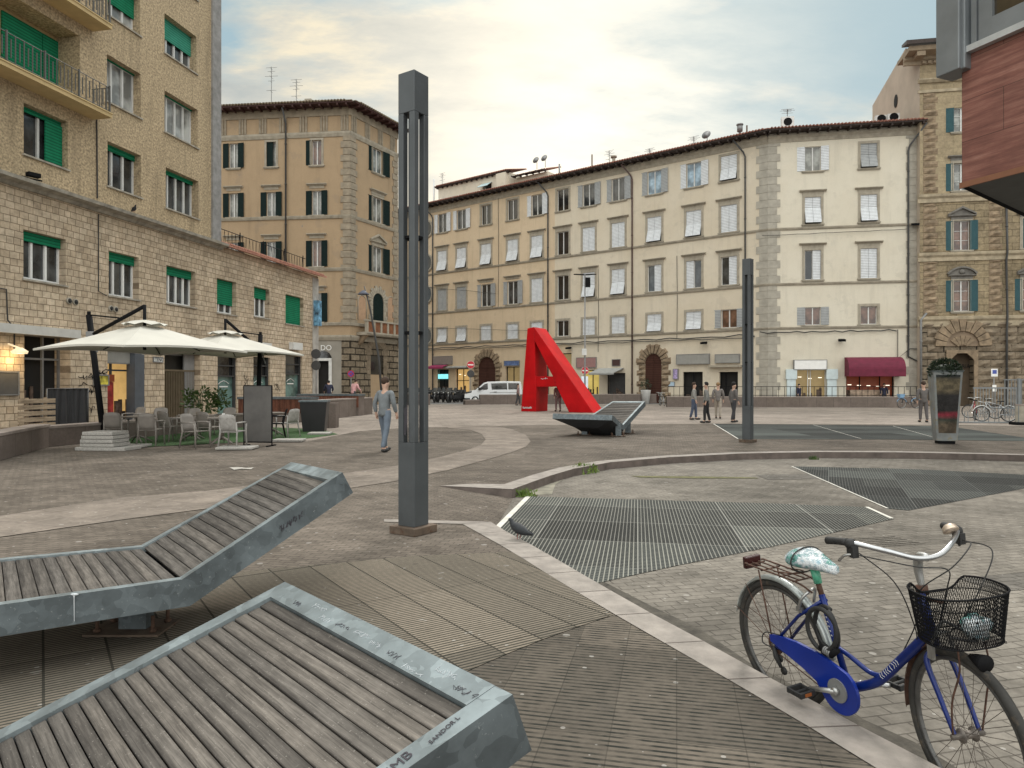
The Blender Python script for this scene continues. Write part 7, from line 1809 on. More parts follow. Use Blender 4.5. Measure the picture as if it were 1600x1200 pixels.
# wooden pallet screen at the far left
a = LF.M @ Vector((LF.u(-20), -1.2, 0)); o = thing('timber_screen', 'weathered grey board screen before the dark shop at the far left', 'screen', a, math.atan2(ld.y, ld.x)); L_ = LF.u(40) - LF.u(-20)
M['oldboard'] = wood('old_boards', (.26, .20, .14), (.40, .33, .25), 'x')
zb_ = LF.z(20, 668); zt_ = LF.z(20, 621)
m = MB()
for i in range(5): z = zb_ + (zt_ - zb_) * i / 5; m.box(0, L_, 0, .03, z + .02, z + (zt_ - zb_) / 5 - .035)
for i in range(2): m.box(L_ * (.25 + .5 * i) - .05, L_ * (.25 + .5 * i) + .05, .032, .08, 0, zt_)
m.build('boards', M['oldboard'], o)
a = LF.M @ Vector((LF.u(42), -.8, 0)); o = thing('fabric_windbreak', 'black fabric windbreak below the open shop front at the left', 'windbreak', a, math.atan2(ld.y, ld.x)); L_ = LF.u(108) - LF.u(42)
m = MB()
for i in range(24):
    x0, x1 = L_ * i / 24, L_ * (i + 1) / 24; m.quad((x0, .05 * math.sin(i * 1.1), .0), (x1, .05 * math.sin((i + 1) * 1.1), 0), (x1, .03 * math.sin((i + 1) * 1.7), 1.5), (x0, .03 * math.sin(i * 1.7), 1.5))
m.build('fabric', simple('black_fabric', (.02, .02, .022), .6), o); m = MB(); m.tube([(0, 0, 1.5), (L_, 0, 1.5)], .025, 6); m.tube([(0, 0, 0), (0, 0, 1.5)], .03, 6); m.tube([(L_, 0, 0), (L_, 0, 1.5)], .03, 6); m.build('frame', M['pipe_dark'], o)
# white flower pot by the arched door
a = F1.M @ Vector((F1.u(1017), -1.0, 0)); o = thing('flower_pot', 'white tapered pot with a small dark plant beside the large arched door', 'planter', a)
m = MB(); m.lathe([(.3, 0), (.46, 1.15), (.48, 1.2)], (0, 0, .9 - .9), 14); m.build('pot', M['offwhite'], o); m = MB(); leaves_mesh(m, (0, 0, 1.65), .45, .45, .55, 260, .14, rnd, .1); m.tube([(0, 0, 1.1), (0, 0, 1.6)], .03, 5); m.build('foliage', M['leaf_dark'], o)
# ================================================================ bicycles
def wheel(parent, cx, cz, Mx, r=.345, tyre_m=None, rim_m=None, spoke_m=None, detail=True, hubw=.05):
    o = empty('wheel', parent=parent); o.matrix_basis = Mx
    circ = lambda rr, n: [(cx + rr * math.cos(2 * math.pi * i / n), 0, cz + rr * math.sin(2 * math.pi * i / n)) for i in range(n)]
    n = 48 if detail else 20
    m = MB(); m.tube(circ(r - .02, n), .02, 8 if detail else 5, True); m.build('tyre', tyre_m, o)
    m = MB(); m.tube(circ(r - .046, n), .0125, 6 if detail else 4, True); m.build('rim', rim_m, o)
    m = MB(); k = 32 if detail else 12
    for i in range(k):
        a = 2 * math.pi * i / k; s = 1 if i % 2 else -1; b = a + (.55 if (i // 2) % 2 else -.55)
        m.tube([(cx + .024 * math.cos(b), s * hubw * .5, cz + .024 * math.sin(b)), (cx + (r - .05) * math.cos(a), 0, cz + (r - .05) * math.sin(a))], .0013 if detail else .003, 4, cap=False)
    m.build('spokes', spoke_m, o)
    m = MB(); m.lathe([(.012, -.07), (.014, -hubw * .62), (.03, -hubw * .6), (.03, -hubw * .5), (.016, -hubw * .4), (.016, hubw * .4), (.03, hubw * .5), (.03, hubw * .6), (.014, hubw * .62), (.012, .07)], (cx, 0, cz), 12, 'y'); m.build('hub', M['hub'] if detail else rim_m, o)
    return o
M['tyre'] = simple('old_rubber', (.035, .033, .030), .85, var=.3, vscale=9, rust=(.09, .07, .05))
M['alloy'] = simple('dull_alloy', (.42, .42, .41), .35, .8, var=.2, vscale=14)
M['dark_rim'] = simple('dark_rim', (.10, .098, .095), .45, .6, var=.3, vscale=20)
M['spoke'] = simple('rusty_spoke', (.12, .10, .085), .5, .6, var=.3, vscale=20)
M['blue'] = simple('dark_blue_paint', (.004, .018, .14), .3, .1, var=.35, vscale=7, rust=None)
M['blue_guard'] = simple('blue_guard', (.003, .024, .25), .28, .05, var=.15, vscale=5)
M['hub'] = simple('worn_hub', (.16, .14, .125), .5, .5, var=.4, vscale=30)
M['chrome'] = simple('chrome', (.46, .47, .48), .3, .9, var=.1, vscale=18)
M['rusty'] = simple('rusted_steel', (.085, .042, .028), .75, .2, var=.5, vscale=30)
M['rubber'] = simple('black_rubber', (.018, .018, .018), .7, var=.2)
M['fender'] = simple('zinc_mudguard', (.42, .45, .44), .35, .5, var=.2, vscale=9)
rear = P(1212, 1011, 3.9); frontp = P(1513, 1154, 2.88)
mid = (rear + frontp) / 2; mid.z = LOW
hd = Vector((frontp.x - rear.x, frontp.y - rear.y, 0)).normalized(); side_off = Vector((-hd.y, hd.x, 0)) * .08
bk = thing('bicycle', 'dark blue city bicycle with a wire basket and a plastic-wrapped saddle leaning at the kerb', 'bicycle', mid + side_off, math.atan2(hd.y, hd.x))
bk.rotation_euler = (Matrix.Rotation(math.atan2(hd.y, hd.x), 3, 'Z') @ Matrix.Rotation(R(5.5), 3, 'X')).to_euler()
WB_ = .548; I4 = Matrix.Identity(4)
STE = T(.385, 0, .66) @ RZ(R(-15)) @ T(-.385, 0, -.66)
wheel(bk, -WB_, .345, I4, tyre_m=M['tyre'], rim_m=M['dark_rim'], spoke_m=M['spoke'])
wheel(bk, WB_, .345, STE, tyre_m=M['tyre'], rim_m=M['dark_rim'], spoke_m=M['spoke'])
def tb(name, path, r, mat, Mx=None, seg=10, parent=bk):
    m = MB(); m.tube(path, r, seg); return m.build(name, mat, parent, Mx)
def curve(pts, n=10):
    """catmull-rom through points"""
    P_ = [Vector(p) for p in pts]; P_ = [P_[0] * 2 - P_[1]] + P_ + [P_[-1] * 2 - P_[-2]]; out = []
    for i in range(1, len(P_) - 2):
        a, b, c, d = P_[i - 1:i + 3]
        for k in range(n):
            t = k / n; out.append(.5 * ((2 * b) + (c - a) * t + (2 * a - 5 * b + 4 * c - d) * t * t + (3 * b - a - 3 * c + d) * t ** 3))
    out.append(P_[-2]); return out
BB = Vector((-.10, 0, .275)); STp = Vector((-.235, 0, .70)); HB, HT = Vector((.388, 0, .655)), Vector((.335, 0, .865))
fm = MB()
fm.tube([BB, STp], .0165, 12)
fm.tube(curve([BB + Vector((.02, 0, .0)), (.08, 0, .375), (.22, 0, .53), HB.lerp(HT, .25)]), .023, 12)
fm.tube(curve([BB.lerp(STp, .42), (-.08, 0, .435), (.03, 0, .40), (.10, 0, .405)]), .012, 10)
fm.tube([HB, HT], .022, 12)
for s in (-1, 1):
    fm.tube([BB + Vector((-.03, s * .03, 0)), (-WB_ + .02, s * .062, .345)], .0095, 8)
    fm.tube([STp + Vector((.01, s * .018, -.03)), (-.36, s * .045, .56), (-WB_, s * .062, .35)], .009, 8)
fm.lathe([(.021, -.036), (.021, .036)], BB, 12, 'y')
fm.build('frame', M['blue'], bk)
fk = MB(); fk.tube([HB + Vector((-.004, 0, .01)), HB + Vector((.01, 0, -.04))], .02, 10)
for s in (-1, 1): fk.tube(curve([HB + Vector((.008, s * .02, -.02)), HB + Vector((.02, s * .055, -.06)), (.48, s * .058, .47), (WB_, s * .055, .345)]), [.014 - .005 * i / 30 for i in range(31)], 8)
fk.build('fork', M['blue'], bk, STE)
# chain guard, crank, pedals
cgm = MB(); c_ = BB + Vector((.0, -.062, 0)); rr = .118
outl = arc(c_.x, c_.z, rr, 65, -150, 18)
outl = [(c_.x + rr * math.cos(R(a)), c_.z + rr * math.sin(R(a))) for a in range(60, -151, -10)]
outl += [(-.24, .265), (-.33, .30), (-.46, .335), (-.56, .365), (-.565, .40), (-.50, .415), (-.36, .425), (-.25, .42), (-.15, .405)]
cgm.prism(outl, -.072, -.054); g_ = cgm.build('chain_guard', M['blue_guard'], bk, bevel=.006)
ck = MB(); ck.lathe([(.058, -.080), (.058, -.0725)], (BB.x, 0, BB.z), 24, 'y', False); ck.build('crank_disc', simple('grey_crank_disc', (.25, .25, .25), .5, .3, var=.2), bk)
ca = R(196); ce = Vector((BB.x + .165 * math.cos(ca), -.10, BB.z + .165 * math.sin(ca)))
ck = MB(); ck.tube([(BB.x, -.09, BB.z), ce], [.015, .011], 8); ck.lathe([(.02, -.102), (.02, -.078)], (BB.x, 0, BB.z), 12, 'y'); e2_ = Vector((BB.x - .165 * math.cos(ca), .09, BB.z - .165 * math.sin(ca))); ck.tube([(BB.x, .05, BB.z), (BB.x, .085, BB.z), e2_], .012, 8); ck.build('crank', M['alloy'], bk)
for e_, s in ((ce, -1), (e2_, 1)):
    m = MB(); y0, y1 = sorted((e_.y + s * .012, e_.y + s * .105)); m.box(e_.x - .05, e_.x - .034, y0, y1, e_.z - .014, e_.z + .014); m.box(e_.x + .034, e_.x + .05, y0, y1, e_.z - .014, e_.z + .014); m.box(e_.x - .034, e_.x + .034, y0, y0 + .012, e_.z - .012, e_.z + .012); m.box(e_.x - .034, e_.x + .034, y1 - .012, y1, e_.z - .012, e_.z + .012); m.tube([(e_.x, y0, e_.z), (e_.x, y1, e_.z)], .009, 6)
    pd = m.build('pedal', M['rubber'], bk, bevel=.003); am_ = simple('amber_reflector', (.30, .09, .02), .4) if 'amber_reflector' not in bpy.data.materials else bpy.data.materials['amber_reflector']; m = MB(); m.box(e_.x + .0505, e_.x + .053, (y0 + y1) / 2 - .02, (y0 + y1) / 2 + .02, e_.z - .008, e_.z + .008); m.build('reflector', am_, pd); m = MB(); m.box(e_.x - .053, e_.x - .0505, (y0 + y1) / 2 - .02, (y0 + y1) / 2 + .02, e_.z - .008, e_.z + .008); m.build('reflector', am_, pd)
# derailleur and sprockets
m = MB(); 
for i, r_ in enumerate((.055, .048, .041, .035, .030)): m.lathe([(r_, -.045 + .007 * i - .004), (r_, -.045 + .007 * i)], (-WB_, 0, .345), 20, 'y', False)
m.build('sprockets', M['rusty'], bk)
m = MB(); m.tube([(-WB_ + .005, -.065, .335), (-WB_ + .02, -.07, .29), (-WB_ + .045, -.06, .235)], [.012, .014, .01], 6)
for p in ((-WB_ + .025, .275), (-WB_ + .05, .215)): m.lathe([(.022, -.052), (.022, -.044)], (p[0], 0, p[1]), 12, 'y')
m.tube(curve([(-WB_ - .0, -.07, .33), (-WB_ - .07, -.075, .34), (-WB_ - .05, -.072, .40), (-WB_ + .06, -.065, .42)]), .0035, 5); m.build('derailleur', M['rubber'], bk)
m = MB()
for z0, z1 in ((.395, .37), (.30, .20)): m.tube([(-WB_ + .02, -.048, z0), (BB.x, -.048, z1 if z0 < .35 else BB.z + .09)], .004, 4)
m.build('chain', M['rusty'], bk)
# mudguards
def fender(a0, a1, cx, cz, w, mat, Mx, name='mudguard', r=.362):
    m = MB(); n = 26; prof = [(-w, -.014), (-w * .7, 0), (0, .007), (w * .7, 0), (w, -.014)]; vs = []
    for i in range(n + 1):
        a = R(a0 + (a1 - a0) * i / n)
        for y, dr in prof: vs.append((cx + (r + dr) * math.cos(a), y, cz + (r + dr) * math.sin(a)))
    k = len(prof); fs = [(i * k + j, i * k + j + 1, (i + 1) * k + j + 1, (i + 1) * k + j) for i in range(n) for j in range(k - 1)]
    m.add(vs, fs, True); o = m.build(name, mat, bk, Mx); s = o.modifiers.new('solid', 'SOLIDIFY'); s.thickness = .002
fender(168, 5, -WB_, .345, .026, M['fender'], I4); fender(118, 188, WB_, .345, .024, M['rusty'], STE, r=.364)
m = MB()
for s in (-1, 1):
    m.tube([(-WB_, s * .06, .345), (-WB_ - .235, s * .03, .62)], .0025, 4); m.tube([(-WB_, s * .06, .345), (-WB_ - .34, s * .028, .46)], .0025, 4)
m.build('mudguard_stay', M['rusty'], bk)
# brakes
m = MB(); m.tube(curve([(-.345, -.05, .60), (-.32, -.055, .66), (-.30, -.02, .70), (-.31, .03, .70), (-.345, .05, .62)]), .008, 6); m.box(-.37, -.33, -.05, -.035, .585, .61); m.build('rear_brake', M['alloy'], bk)
m = MB(); m.tube(curve([(.43, -.05, .67), (.44, -.03, .72), (.43, .03, .72), (.43, .05, .66)]), .008, 6); m.box(.42, .45, -.06, -.045, .62, .68); m.build('front_brake', M['alloy'], bk, STE)
# rack
m = MB(); zr = .745
for s in (-1, 1):
    m.tube(curve([(-.275, s * .02, .70), (-.36, s * .055, zr), (-.70, s * .065, zr + .01), (-.73, s * .05, zr + .01)], 6), .0048, 6)
    m.tube([(-.62, s * .065, zr), (-WB_, s * .065, .36)], .0045, 6)
for y in (-.022, .022): m.tube([(-.36, y, zr), (-.72, y, zr + .01)], .004, 6)
for x in (-.36, -.46, -.60, -.72): m.tube([(x, -.065, zr), (x, .065, zr)], .0045, 6)
m.tube(curve([(-.52, -.045, zr + .012), (-.40, -.04, zr + .03), (-.36, 0, zr + .035), (-.40, .04, zr + .03), (-.52, .045, zr + .012)], 6), .004, 6)
m.build('luggage_rack', M['rusty'], bk)
m = MB(); m.box(-.765, -.735, -.055, .055, zr - .03, zr + .04); lp_ = m.build('tail_lamp', simple('dark_red_lamp', (.035, .008, .008), .25), bk, bevel=.008)
# seat post + wrapped saddle
m = MB(); m.tube([STp - (STp - BB).normalized() * .02, STp + (STp - BB).normalized() * .075], .0135, 10); m.build('seat_post', M['rusty'], bk)
sp0 = STp + (STp - BB).normalized() * .055
m = MB(); m.tube([sp0, sp0 + Vector((-.02, 0, .075))], [.02, .024], 10); m.build('post_wrap', simple('green_plastic_wrap', (.10, .40, .26), .3, var=.4, vscale=30), bk)
m = MB(); sx = sp0.x - .02; sz = sp0.z + .10; secs = [(-.135, .055, .03, .0), (-.125, .085, .05, .005), (-.08, .105, .062, .012), (-.02, .09, .058, .012), (.04, .058, .046, .008), (.10, .038, .036, .0), (.14, .028, .03, -.004), (.152, .014, .018, -.006)]
rn = random.Random(5); vs = []; N = 14
for x, hw, hh, dz_ in secs:
    for k in range(N): a = 2 * math.pi * k / N; j = 1 + (rn.random() - .5) * .16; vs.append((sx + x + (rn.random() - .5) * .006, hw * math.cos(a) * j, sz + dz_ + hh * math.sin(a) * j * (1 if math.sin(a) > 0 else .8)))
fs = [(i * N + k, i * N + (k + 1) % N, (i + 1) * N + (k + 1) % N, (i + 1) * N + k) for i in range(len(secs) - 1) for k in range(N)] + [tuple(range(N)), tuple((len(secs) - 1) * N + k for k in range(N))]
m.add(vs, fs, True)
def wrapmat():
    m_, nt, b = newmat('crinkled_plastic_wrap'); v = coords(nt); n = nt.noise(v, 14, 4, .7); n2 = nt.noise(v, 60, 3, .8)
    nt.ln(nt.ramp(n, [(.3, (.03, .05, .05)), (.40, (.10, .30, .26)), (.47, (.30, .38, .42)), (.56, (.72, .74, .75)), (.7, (.25, .42, .50))]), b.inputs['Base Color']); b.inputs['Roughness'].default_value = .22; bump(nt, b, n2, .9, .012); return m_
M['wrap'] = wrapmat(); so3 = m.build('saddle', M['wrap'], bk); ss = so3.modifiers.new('sub', 'SUBSURF'); ss.levels = 1; ss.render_levels = 2
m = MB(); m.tube([(sx - .05, .105 * math.cos(R(a)) * 1.0, sz + .008 + .064 * math.sin(R(a))) for a in range(0, 360, 20)], .004, 5, True); m.build('elastic_band', M['rubber'], so3)
# stem, bar, grips, levers, bell
m = MB(); m.tube([HT - Vector((0, 0, .01)), HT + Vector((-.006, 0, .03))], .024, 12); m.build('headset', M['rusty'], bk, STE)
m = MB(); m.tube(curve([HT + Vector((-.004, 0, .02)), HT + Vector((-.02, 0, .10)), HT + Vector((-.005, 0, .155)), HT + Vector((.045, 0, .165))], 6), [.013, .014, .015, .016, .017, .018, .019, .02, .02, .02, .02, .02, .02, .02, .018, .018, .018, .018, .017][:19], 12); m.build('stem', M['alloy'], bk, STE)
bc_ = HT + Vector((.045, 0, .168))
bar = curve([(-.205, -.285, bc_.z + .035), (-.08, -.245, bc_.z + .05), (.0, -.15, bc_.z + .03), bc_ + Vector((-HT.x + .0, -.05, 0)) if False else Vector((bc_.x, -.04, bc_.z)), Vector((bc_.x, .04, bc_.z)), Vector((.0 + .0, .15, bc_.z + .03)), (-.08, .245, bc_.z + .05), (-.205, .285, bc_.z + .035)], 8)
bar = curve([Vector((HT.x - .225, -.29, bc_.z + .04)), Vector((HT.x - .10, -.255, bc_.z + .055)), Vector((HT.x + .0, -.15, bc_.z + .03)), Vector((bc_.x, -.05, bc_.z)), Vector((bc_.x, .05, bc_.z)), Vector((HT.x + .0, .15, bc_.z + .03)), Vector((HT.x - .10, .255, bc_.z + .055)), Vector((HT.x - .225, .29, bc_.z + .04))], 8)
tb('handlebar', bar, .0115, M['chrome'], STE, 12)
for s, idx in ((-1, (0, 9)), (1, (len(bar) - 10, len(bar) - 1))):
    seg_ = bar[idx[0]:idx[1] + 1]; 
    if s > 0: seg_ = seg_[::-1]
    m = MB(); m.tube(seg_[:8], [.0185, .0175, .0165, .017, .016, .0165, .017, .018], 12); gp = m.build('grip', M['rubber'], bk, STE)
    q0 = seg_[8]; m = MB(); m.ball(q0 + Vector((.0, 0, -.005)), .026, .026, .024, 10, 8); m.box(q0.x - .012, q0.x + .035, q0.y - .014, q0.y + .014, q0.z - .06, q0.z - .01); m.build('shifter', M['rubber'], bk, STE)
    p0_ = q0 + Vector((.025, 0, -.045)); p1_ = seg_[4] + Vector((.055, s * .006, -.05)); p2_ = seg_[2] + Vector((.055, s * .01, -.075))
    m = MB(); m.tube(curve([p0_, p1_, p2_], 6), .0065, 7); m.build('brake_lever', M['alloy'] if s < 0 else M['rubber'], bk, STE)
q0 = bar[-14]; m = MB(); m.lathe([(.002, .032), (.018, .030), (.03, .02), (.034, .005), (.034, 0), (.004, -.004)], (0, 0, 0), 20); m.build('bell', simple('worn_bell', (.55, .45, .36), .35, .6, var=.35, vscale=30), bk, STE @ T(q0.x - .02, q0.y, q0.z + .025) @ RY(R(-40)))
# cables
lc = bar[9] + Vector((.03, 0, -.045)); rc_ = bar[-10] + Vector((.03, 0, -.045))
cb = MB(); r_ = .0028
cb.tube(curve([lc, (.44, -.10, 1.02), (.47, .02, 1.00), (.42, .05, .90), (.40, .02, .74), (.43, -.02, .70)]), r_, 5); cb.tube(curve([rc_, (.46, .14, 1.09), (.50, .02, 1.02), (.40, -.06, .90), (.33, -.035, .74), (.2, -.02, .55)]), r_, 5)
cb.tube(curve([lc + Vector((0, 0, .01)), (.33, -.13, .93), (.36, -.08, .78), (.30, -.028, .62), (.1, -.03, .42)]), r_, 5); cb.tube(curve([rc_ + Vector((0, 0, .01)), (.50, .20, 1.07), (.56, .10, .96), (.50, .05, .80), (.42, .03, .70)]), r_, 5)
cb.build('brake_cables', M['rubber'], bk, STE)
# basket: wire mesh
bm_ = MB(); cx_, cy_ = .545, 0; zt_, zb_ = .950, .745
def rimpt(t, z):
    k = (z - zb_) / (zt_ - zb_); a = 2 * math.pi * t; hx = .115 + .022 * k; hy = .15 + .028 * k
    ca_, sa_ = math.cos(a), math.sin(a); f = (abs(ca_) ** 2.6 + abs(sa_) ** 2.6) ** (-1 / 2.6)
    return Vector((cx_ + hx * f * ca_, hy * f * sa_, z))
def ztop(t):
    d = abs(t - .5); return zt_ - (.055 * max(0, 1 - (d / .10) ** 4) if d < .10 else 0)
n = 110
for i in range(n):
    for s in (-1, 1):
        p = []
        for k in range(9):
            t = (i / n + s * .055 * k / 8) % 1.0; z = zb_ + (ztop(t) - zb_) * k / 8; p.append(rimpt(t, z))
        bm_.tube(p, .0014, 3, cap=False)
for i in range(-16, 17):
    for s in (-1, 1):
        p = []
        for k in range(13):
            x = -1 + 2 * k / 12; y = i / 9 + s * x * .8
            if abs(y) <= 1: p.append((cx_ + .10 * x, .13 * y, zb_))
        if len(p) > 1: bm_.tube(p, .0014, 3, cap=False)
bo = bm_.build('basket', M['black'], bk, STE)
m = MB(); m.tube([rimpt(i / 64, ztop(i / 64)) for i in range(64)], .0042, 6, True); m.tube([rimpt(i / 64, zt_ - .05) for i in range(64) if abs(i / 64 - .5) > .10 or True], .0024, 5, True); m.tube([rimpt(i / 64, zb_) for i in range(64)], .0035, 6, True); m.build('rim_wire', M['black'], bo)
m = MB(); m.tube([HT + Vector((.02, 0, -.02)), (.45, 0, .86)], .008, 6); m.tube(curve([(.60, -.06, zb_), (.61, -.065, .64), (.57, -.075, .50), (WB_, -.065, .35)]), .004, 6); m.tube(curve([(.60, .06, zb_), (.61, .065, .64), (.57, .075, .50), (WB_, .065, .35)]), .004, 6); m.build('basket_stay', M['rusty'], bk, STE)
m = MB(); m.lathe([(.008, -.05), (.02, -.02), (.035, .03), (.033, .035)], (0, 0, 0), 14, 'x'); m.build('headlamp', M['black'], bk, STE @ T(.64, 0, .69))
# brand-free lettering band on the tubes
dt0, dt1 = Vector((.08, 0, .375)), Vector((.24, 0, .55)); dv = (dt1 - dt0).normalized()
m = MB(); rn = random.Random(4)
for i in range(9):
    p = dt0.lerp(dt1, .25 + i * .07) + Vector((0, -.0245, .0)); m.tube([p - Vector((-dv.z, 0, dv.x)) * .012, p + dv * rn.uniform(-.01, .01), p + Vector((-dv.z, 0, dv.x)) * .012], .0014, 4)
for i in range(6):
    p = BB.lerp(STp, .55 + i * .05) + Vector((0, -.0175, 0)); m.tube([p - Vector((.008, 0, 0)), p + Vector((.004, 0, .006)), p + Vector((.008, 0, 0))], .0016, 4)
m.build('tube_lettering', M['offwhite'], bk)
# coiled lock hanging on the seat tube, bag in the basket
bw = Matrix.Translation(bk.location) @ bk.rotation_euler.to_matrix().to_4x4()
lk = thing('cable_lock', 'thick black coiled cable lock looped round the seat tube of the blue bicycle', 'lock'); lk.matrix_basis = bw
m = MB(); cz_ = .55; pts = []
for i in range(60):
    a = 2 * math.pi * i / 29.5 + 1.2; k = i / 60; pts.append((-.185 + .085 * math.cos(a), -.04 + .022 * math.sin(a * .5) - .018 * k, cz_ + .105 * math.sin(a)))
m.tube(pts, .0115, 8); m.build('cable', M['rubber'], lk)
m = MB(); m.tube([(-.20, -.065, .455), (-.13, -.065, .44), (-.10, -.06, .475)], .018, 10); m.build('lock_body', M['black'], lk); m = MB()
for i in range(4): m.lathe([(.0195, -.004), (.0195, .004)], (-.17 + i * .011, -.065, .4485 - i * .0015), 10, 'x')
m.build('dials', M['metal_grey'], lk)
bg = thing('plastic_bag', 'crumpled clear plastic bag with green print inside the bicycle basket', 'bag'); bg.matrix_basis = bw @ STE
m = MB(); m.ball((.575, .045, .795), .05, .06, .045, 14, 10); rn = random.Random(6); m.v = [tuple(Vector(v) + Vector((rn.uniform(-1, 1), rn.uniform(-1, 1), rn.uniform(-1, 1))) * .011) for v in m.v]; m.build('film', M['wrap'], bg)
tr_ = thing('crumpled_wrapper', 'dark crumpled strap lying in the bottom of the bicycle basket', 'litter'); tr_.matrix_basis = bw @ STE
m = MB(); m.tube(curve([(.52, -.10, .745), (.50, -.04, .80), (.55, .0, .78), (.53, .05, .75), (.60, .02, .75), (.56, -.06, .76)]), .006, 5); m.build('strap', M['rubber'], tr_)

# ---------------------------------------------------------------- distant parked bicycles
def small_bike(label, loc, rz, fmat, fend=None, basket=False):
    o = thing('bicycle', label, 'bicycle', loc, rz, 'bicycles parked at the back of the square')
    for cx in (-.53, .53): wheel(o, cx, .345, I4, tyre_m=M['rubber'], rim_m=M['alloy'], spoke_m=M['spoke'], detail=False)
    m = MB(); bb = (-.08, 0, .29); st_ = (-.2, 0, .75); ht = (.36, 0, .88); hb = (.40, 0, .68)
    for a, b in ((bb, st_), (bb, hb), (st_, ht), (hb, ht), (bb, (-.53, .05, .345)), (bb, (-.53, -.05, .345)), (st_, (-.53, .05, .345)), (st_, (-.53, -.05, .345)), (hb, (.53, .05, .345)), (hb, (.53, -.05, .345))): m.tube([a, b], .018, 6)
    m.build('frame', fmat, o)
    m = MB(); m.hexa([Vector(v) for v in ((-.36, -.09, .88), (-.06, -.03, .88), (-.06, .03, .88), (-.36, .09, .88), (-.36, -.1, .94), (-.06, -.02, .93), (-.06, .02, .93), (-.36, .1, .94))]); m.tube([(-.2, 0, .75), (-.22, 0, .9)], .016, 6); m.build('saddle', M['rubber'], o)
    m = MB(); m.tube([ht, (.34, 0, 1.0)], .016, 6); m.tube([(.18, -.28, 1.02), (.32, -.16, 1.04), (.36, 0, 1.0), (.32, .16, 1.04), (.18, .28, 1.02)], .014, 6); m.build('handlebar', M['alloy'], o)
    if fend:
        for cx in (-.53, .53):
            m = MB(); m.tube([(cx + .37 * math.cos(R(a)), 0, .345 + .37 * math.sin(R(a))) for a in range(20, 165, 12)], .022, 5); m.build('mudguard', fend, o)
    if basket: m = MB(); frustum(m, .14, .19, .75, 1.0); m.v = [(x + .58, y, z) for x, y, z in m.v]; m.build('basket', fend or M['alloy'], o)
    m = MB(); m.tube([(-.08, -.1, .29), (-.2, -.1, .2)], .015, 5); m.tube([(-.08, .1, .29), (.06, .1, .36)], .015, 5); m.build('crank', M['alloy'], o)
    return o
def gb(x, y): g = G(x, y); return (g.x, g.y, 0)
M['bike_red'] = simple('red_frame', (.30, .03, .04), .4); M['bike_silver'] = simple('silver_frame', (.45, .46, .47), .35, .6); M['bike_sky'] = simple('sky_blue_plastic', (.20, .36, .55), .4); M['bike_black'] = simple('black_frame', (.02, .02, .022), .4)
small_bike('black bicycle with a pale blue basket against the brown wall under the burgundy awning', gb(1420, 638), R(185), M['bike_black'], M['bike_sky'], True)
small_bike('red bicycle in the rack right of the totem planter', gb(1523, 656), R(60), M['bike_red'], None)
small_bike('silver bicycle with pale mudguards at the end of the rack', gb(1555, 659), R(165), M['bike_silver'], M['offwhite'])
small_bike('grey bicycle standing behind the silver one in the rack', gb(1535, 654), R(140), M['bike_silver'], None)
small_bike('dark bicycle leaning at the gap in the wall near the arched door', gb(1031, 633), R(75), M['bike_black'], None, True)
small_bike('grey bicycle beside the dark one at the gap in the wall', gb(1035, 634), R(95), M['bike_silver'], None)
g = G(1545, 662); o = thing('bicycle_rack', 'grey tubular bicycle rack holding the red and silver bicycles', 'bicycle rack', (g.x, g.y, 0), R(-8)); m = MB()
m.tube([(-1.3, 0, .05), (1.7, 0, .05)], .025, 6); m.tube([(-1.3, .35, .05), (1.7, .35, .05)], .025, 6); m.tube([(1.7, .35, .62), (.2, .35, .66)], .03, 6); m.build('rails', M['fence'], o)
for i in range(8): m = MB(); x = -1.2 + i * .4; m.tube([(x, 0, .05), (x, .05, .5), (x, .3, .5), (x, .35, .05)], .016, 5); m.build('hoop', M['fence'], o)

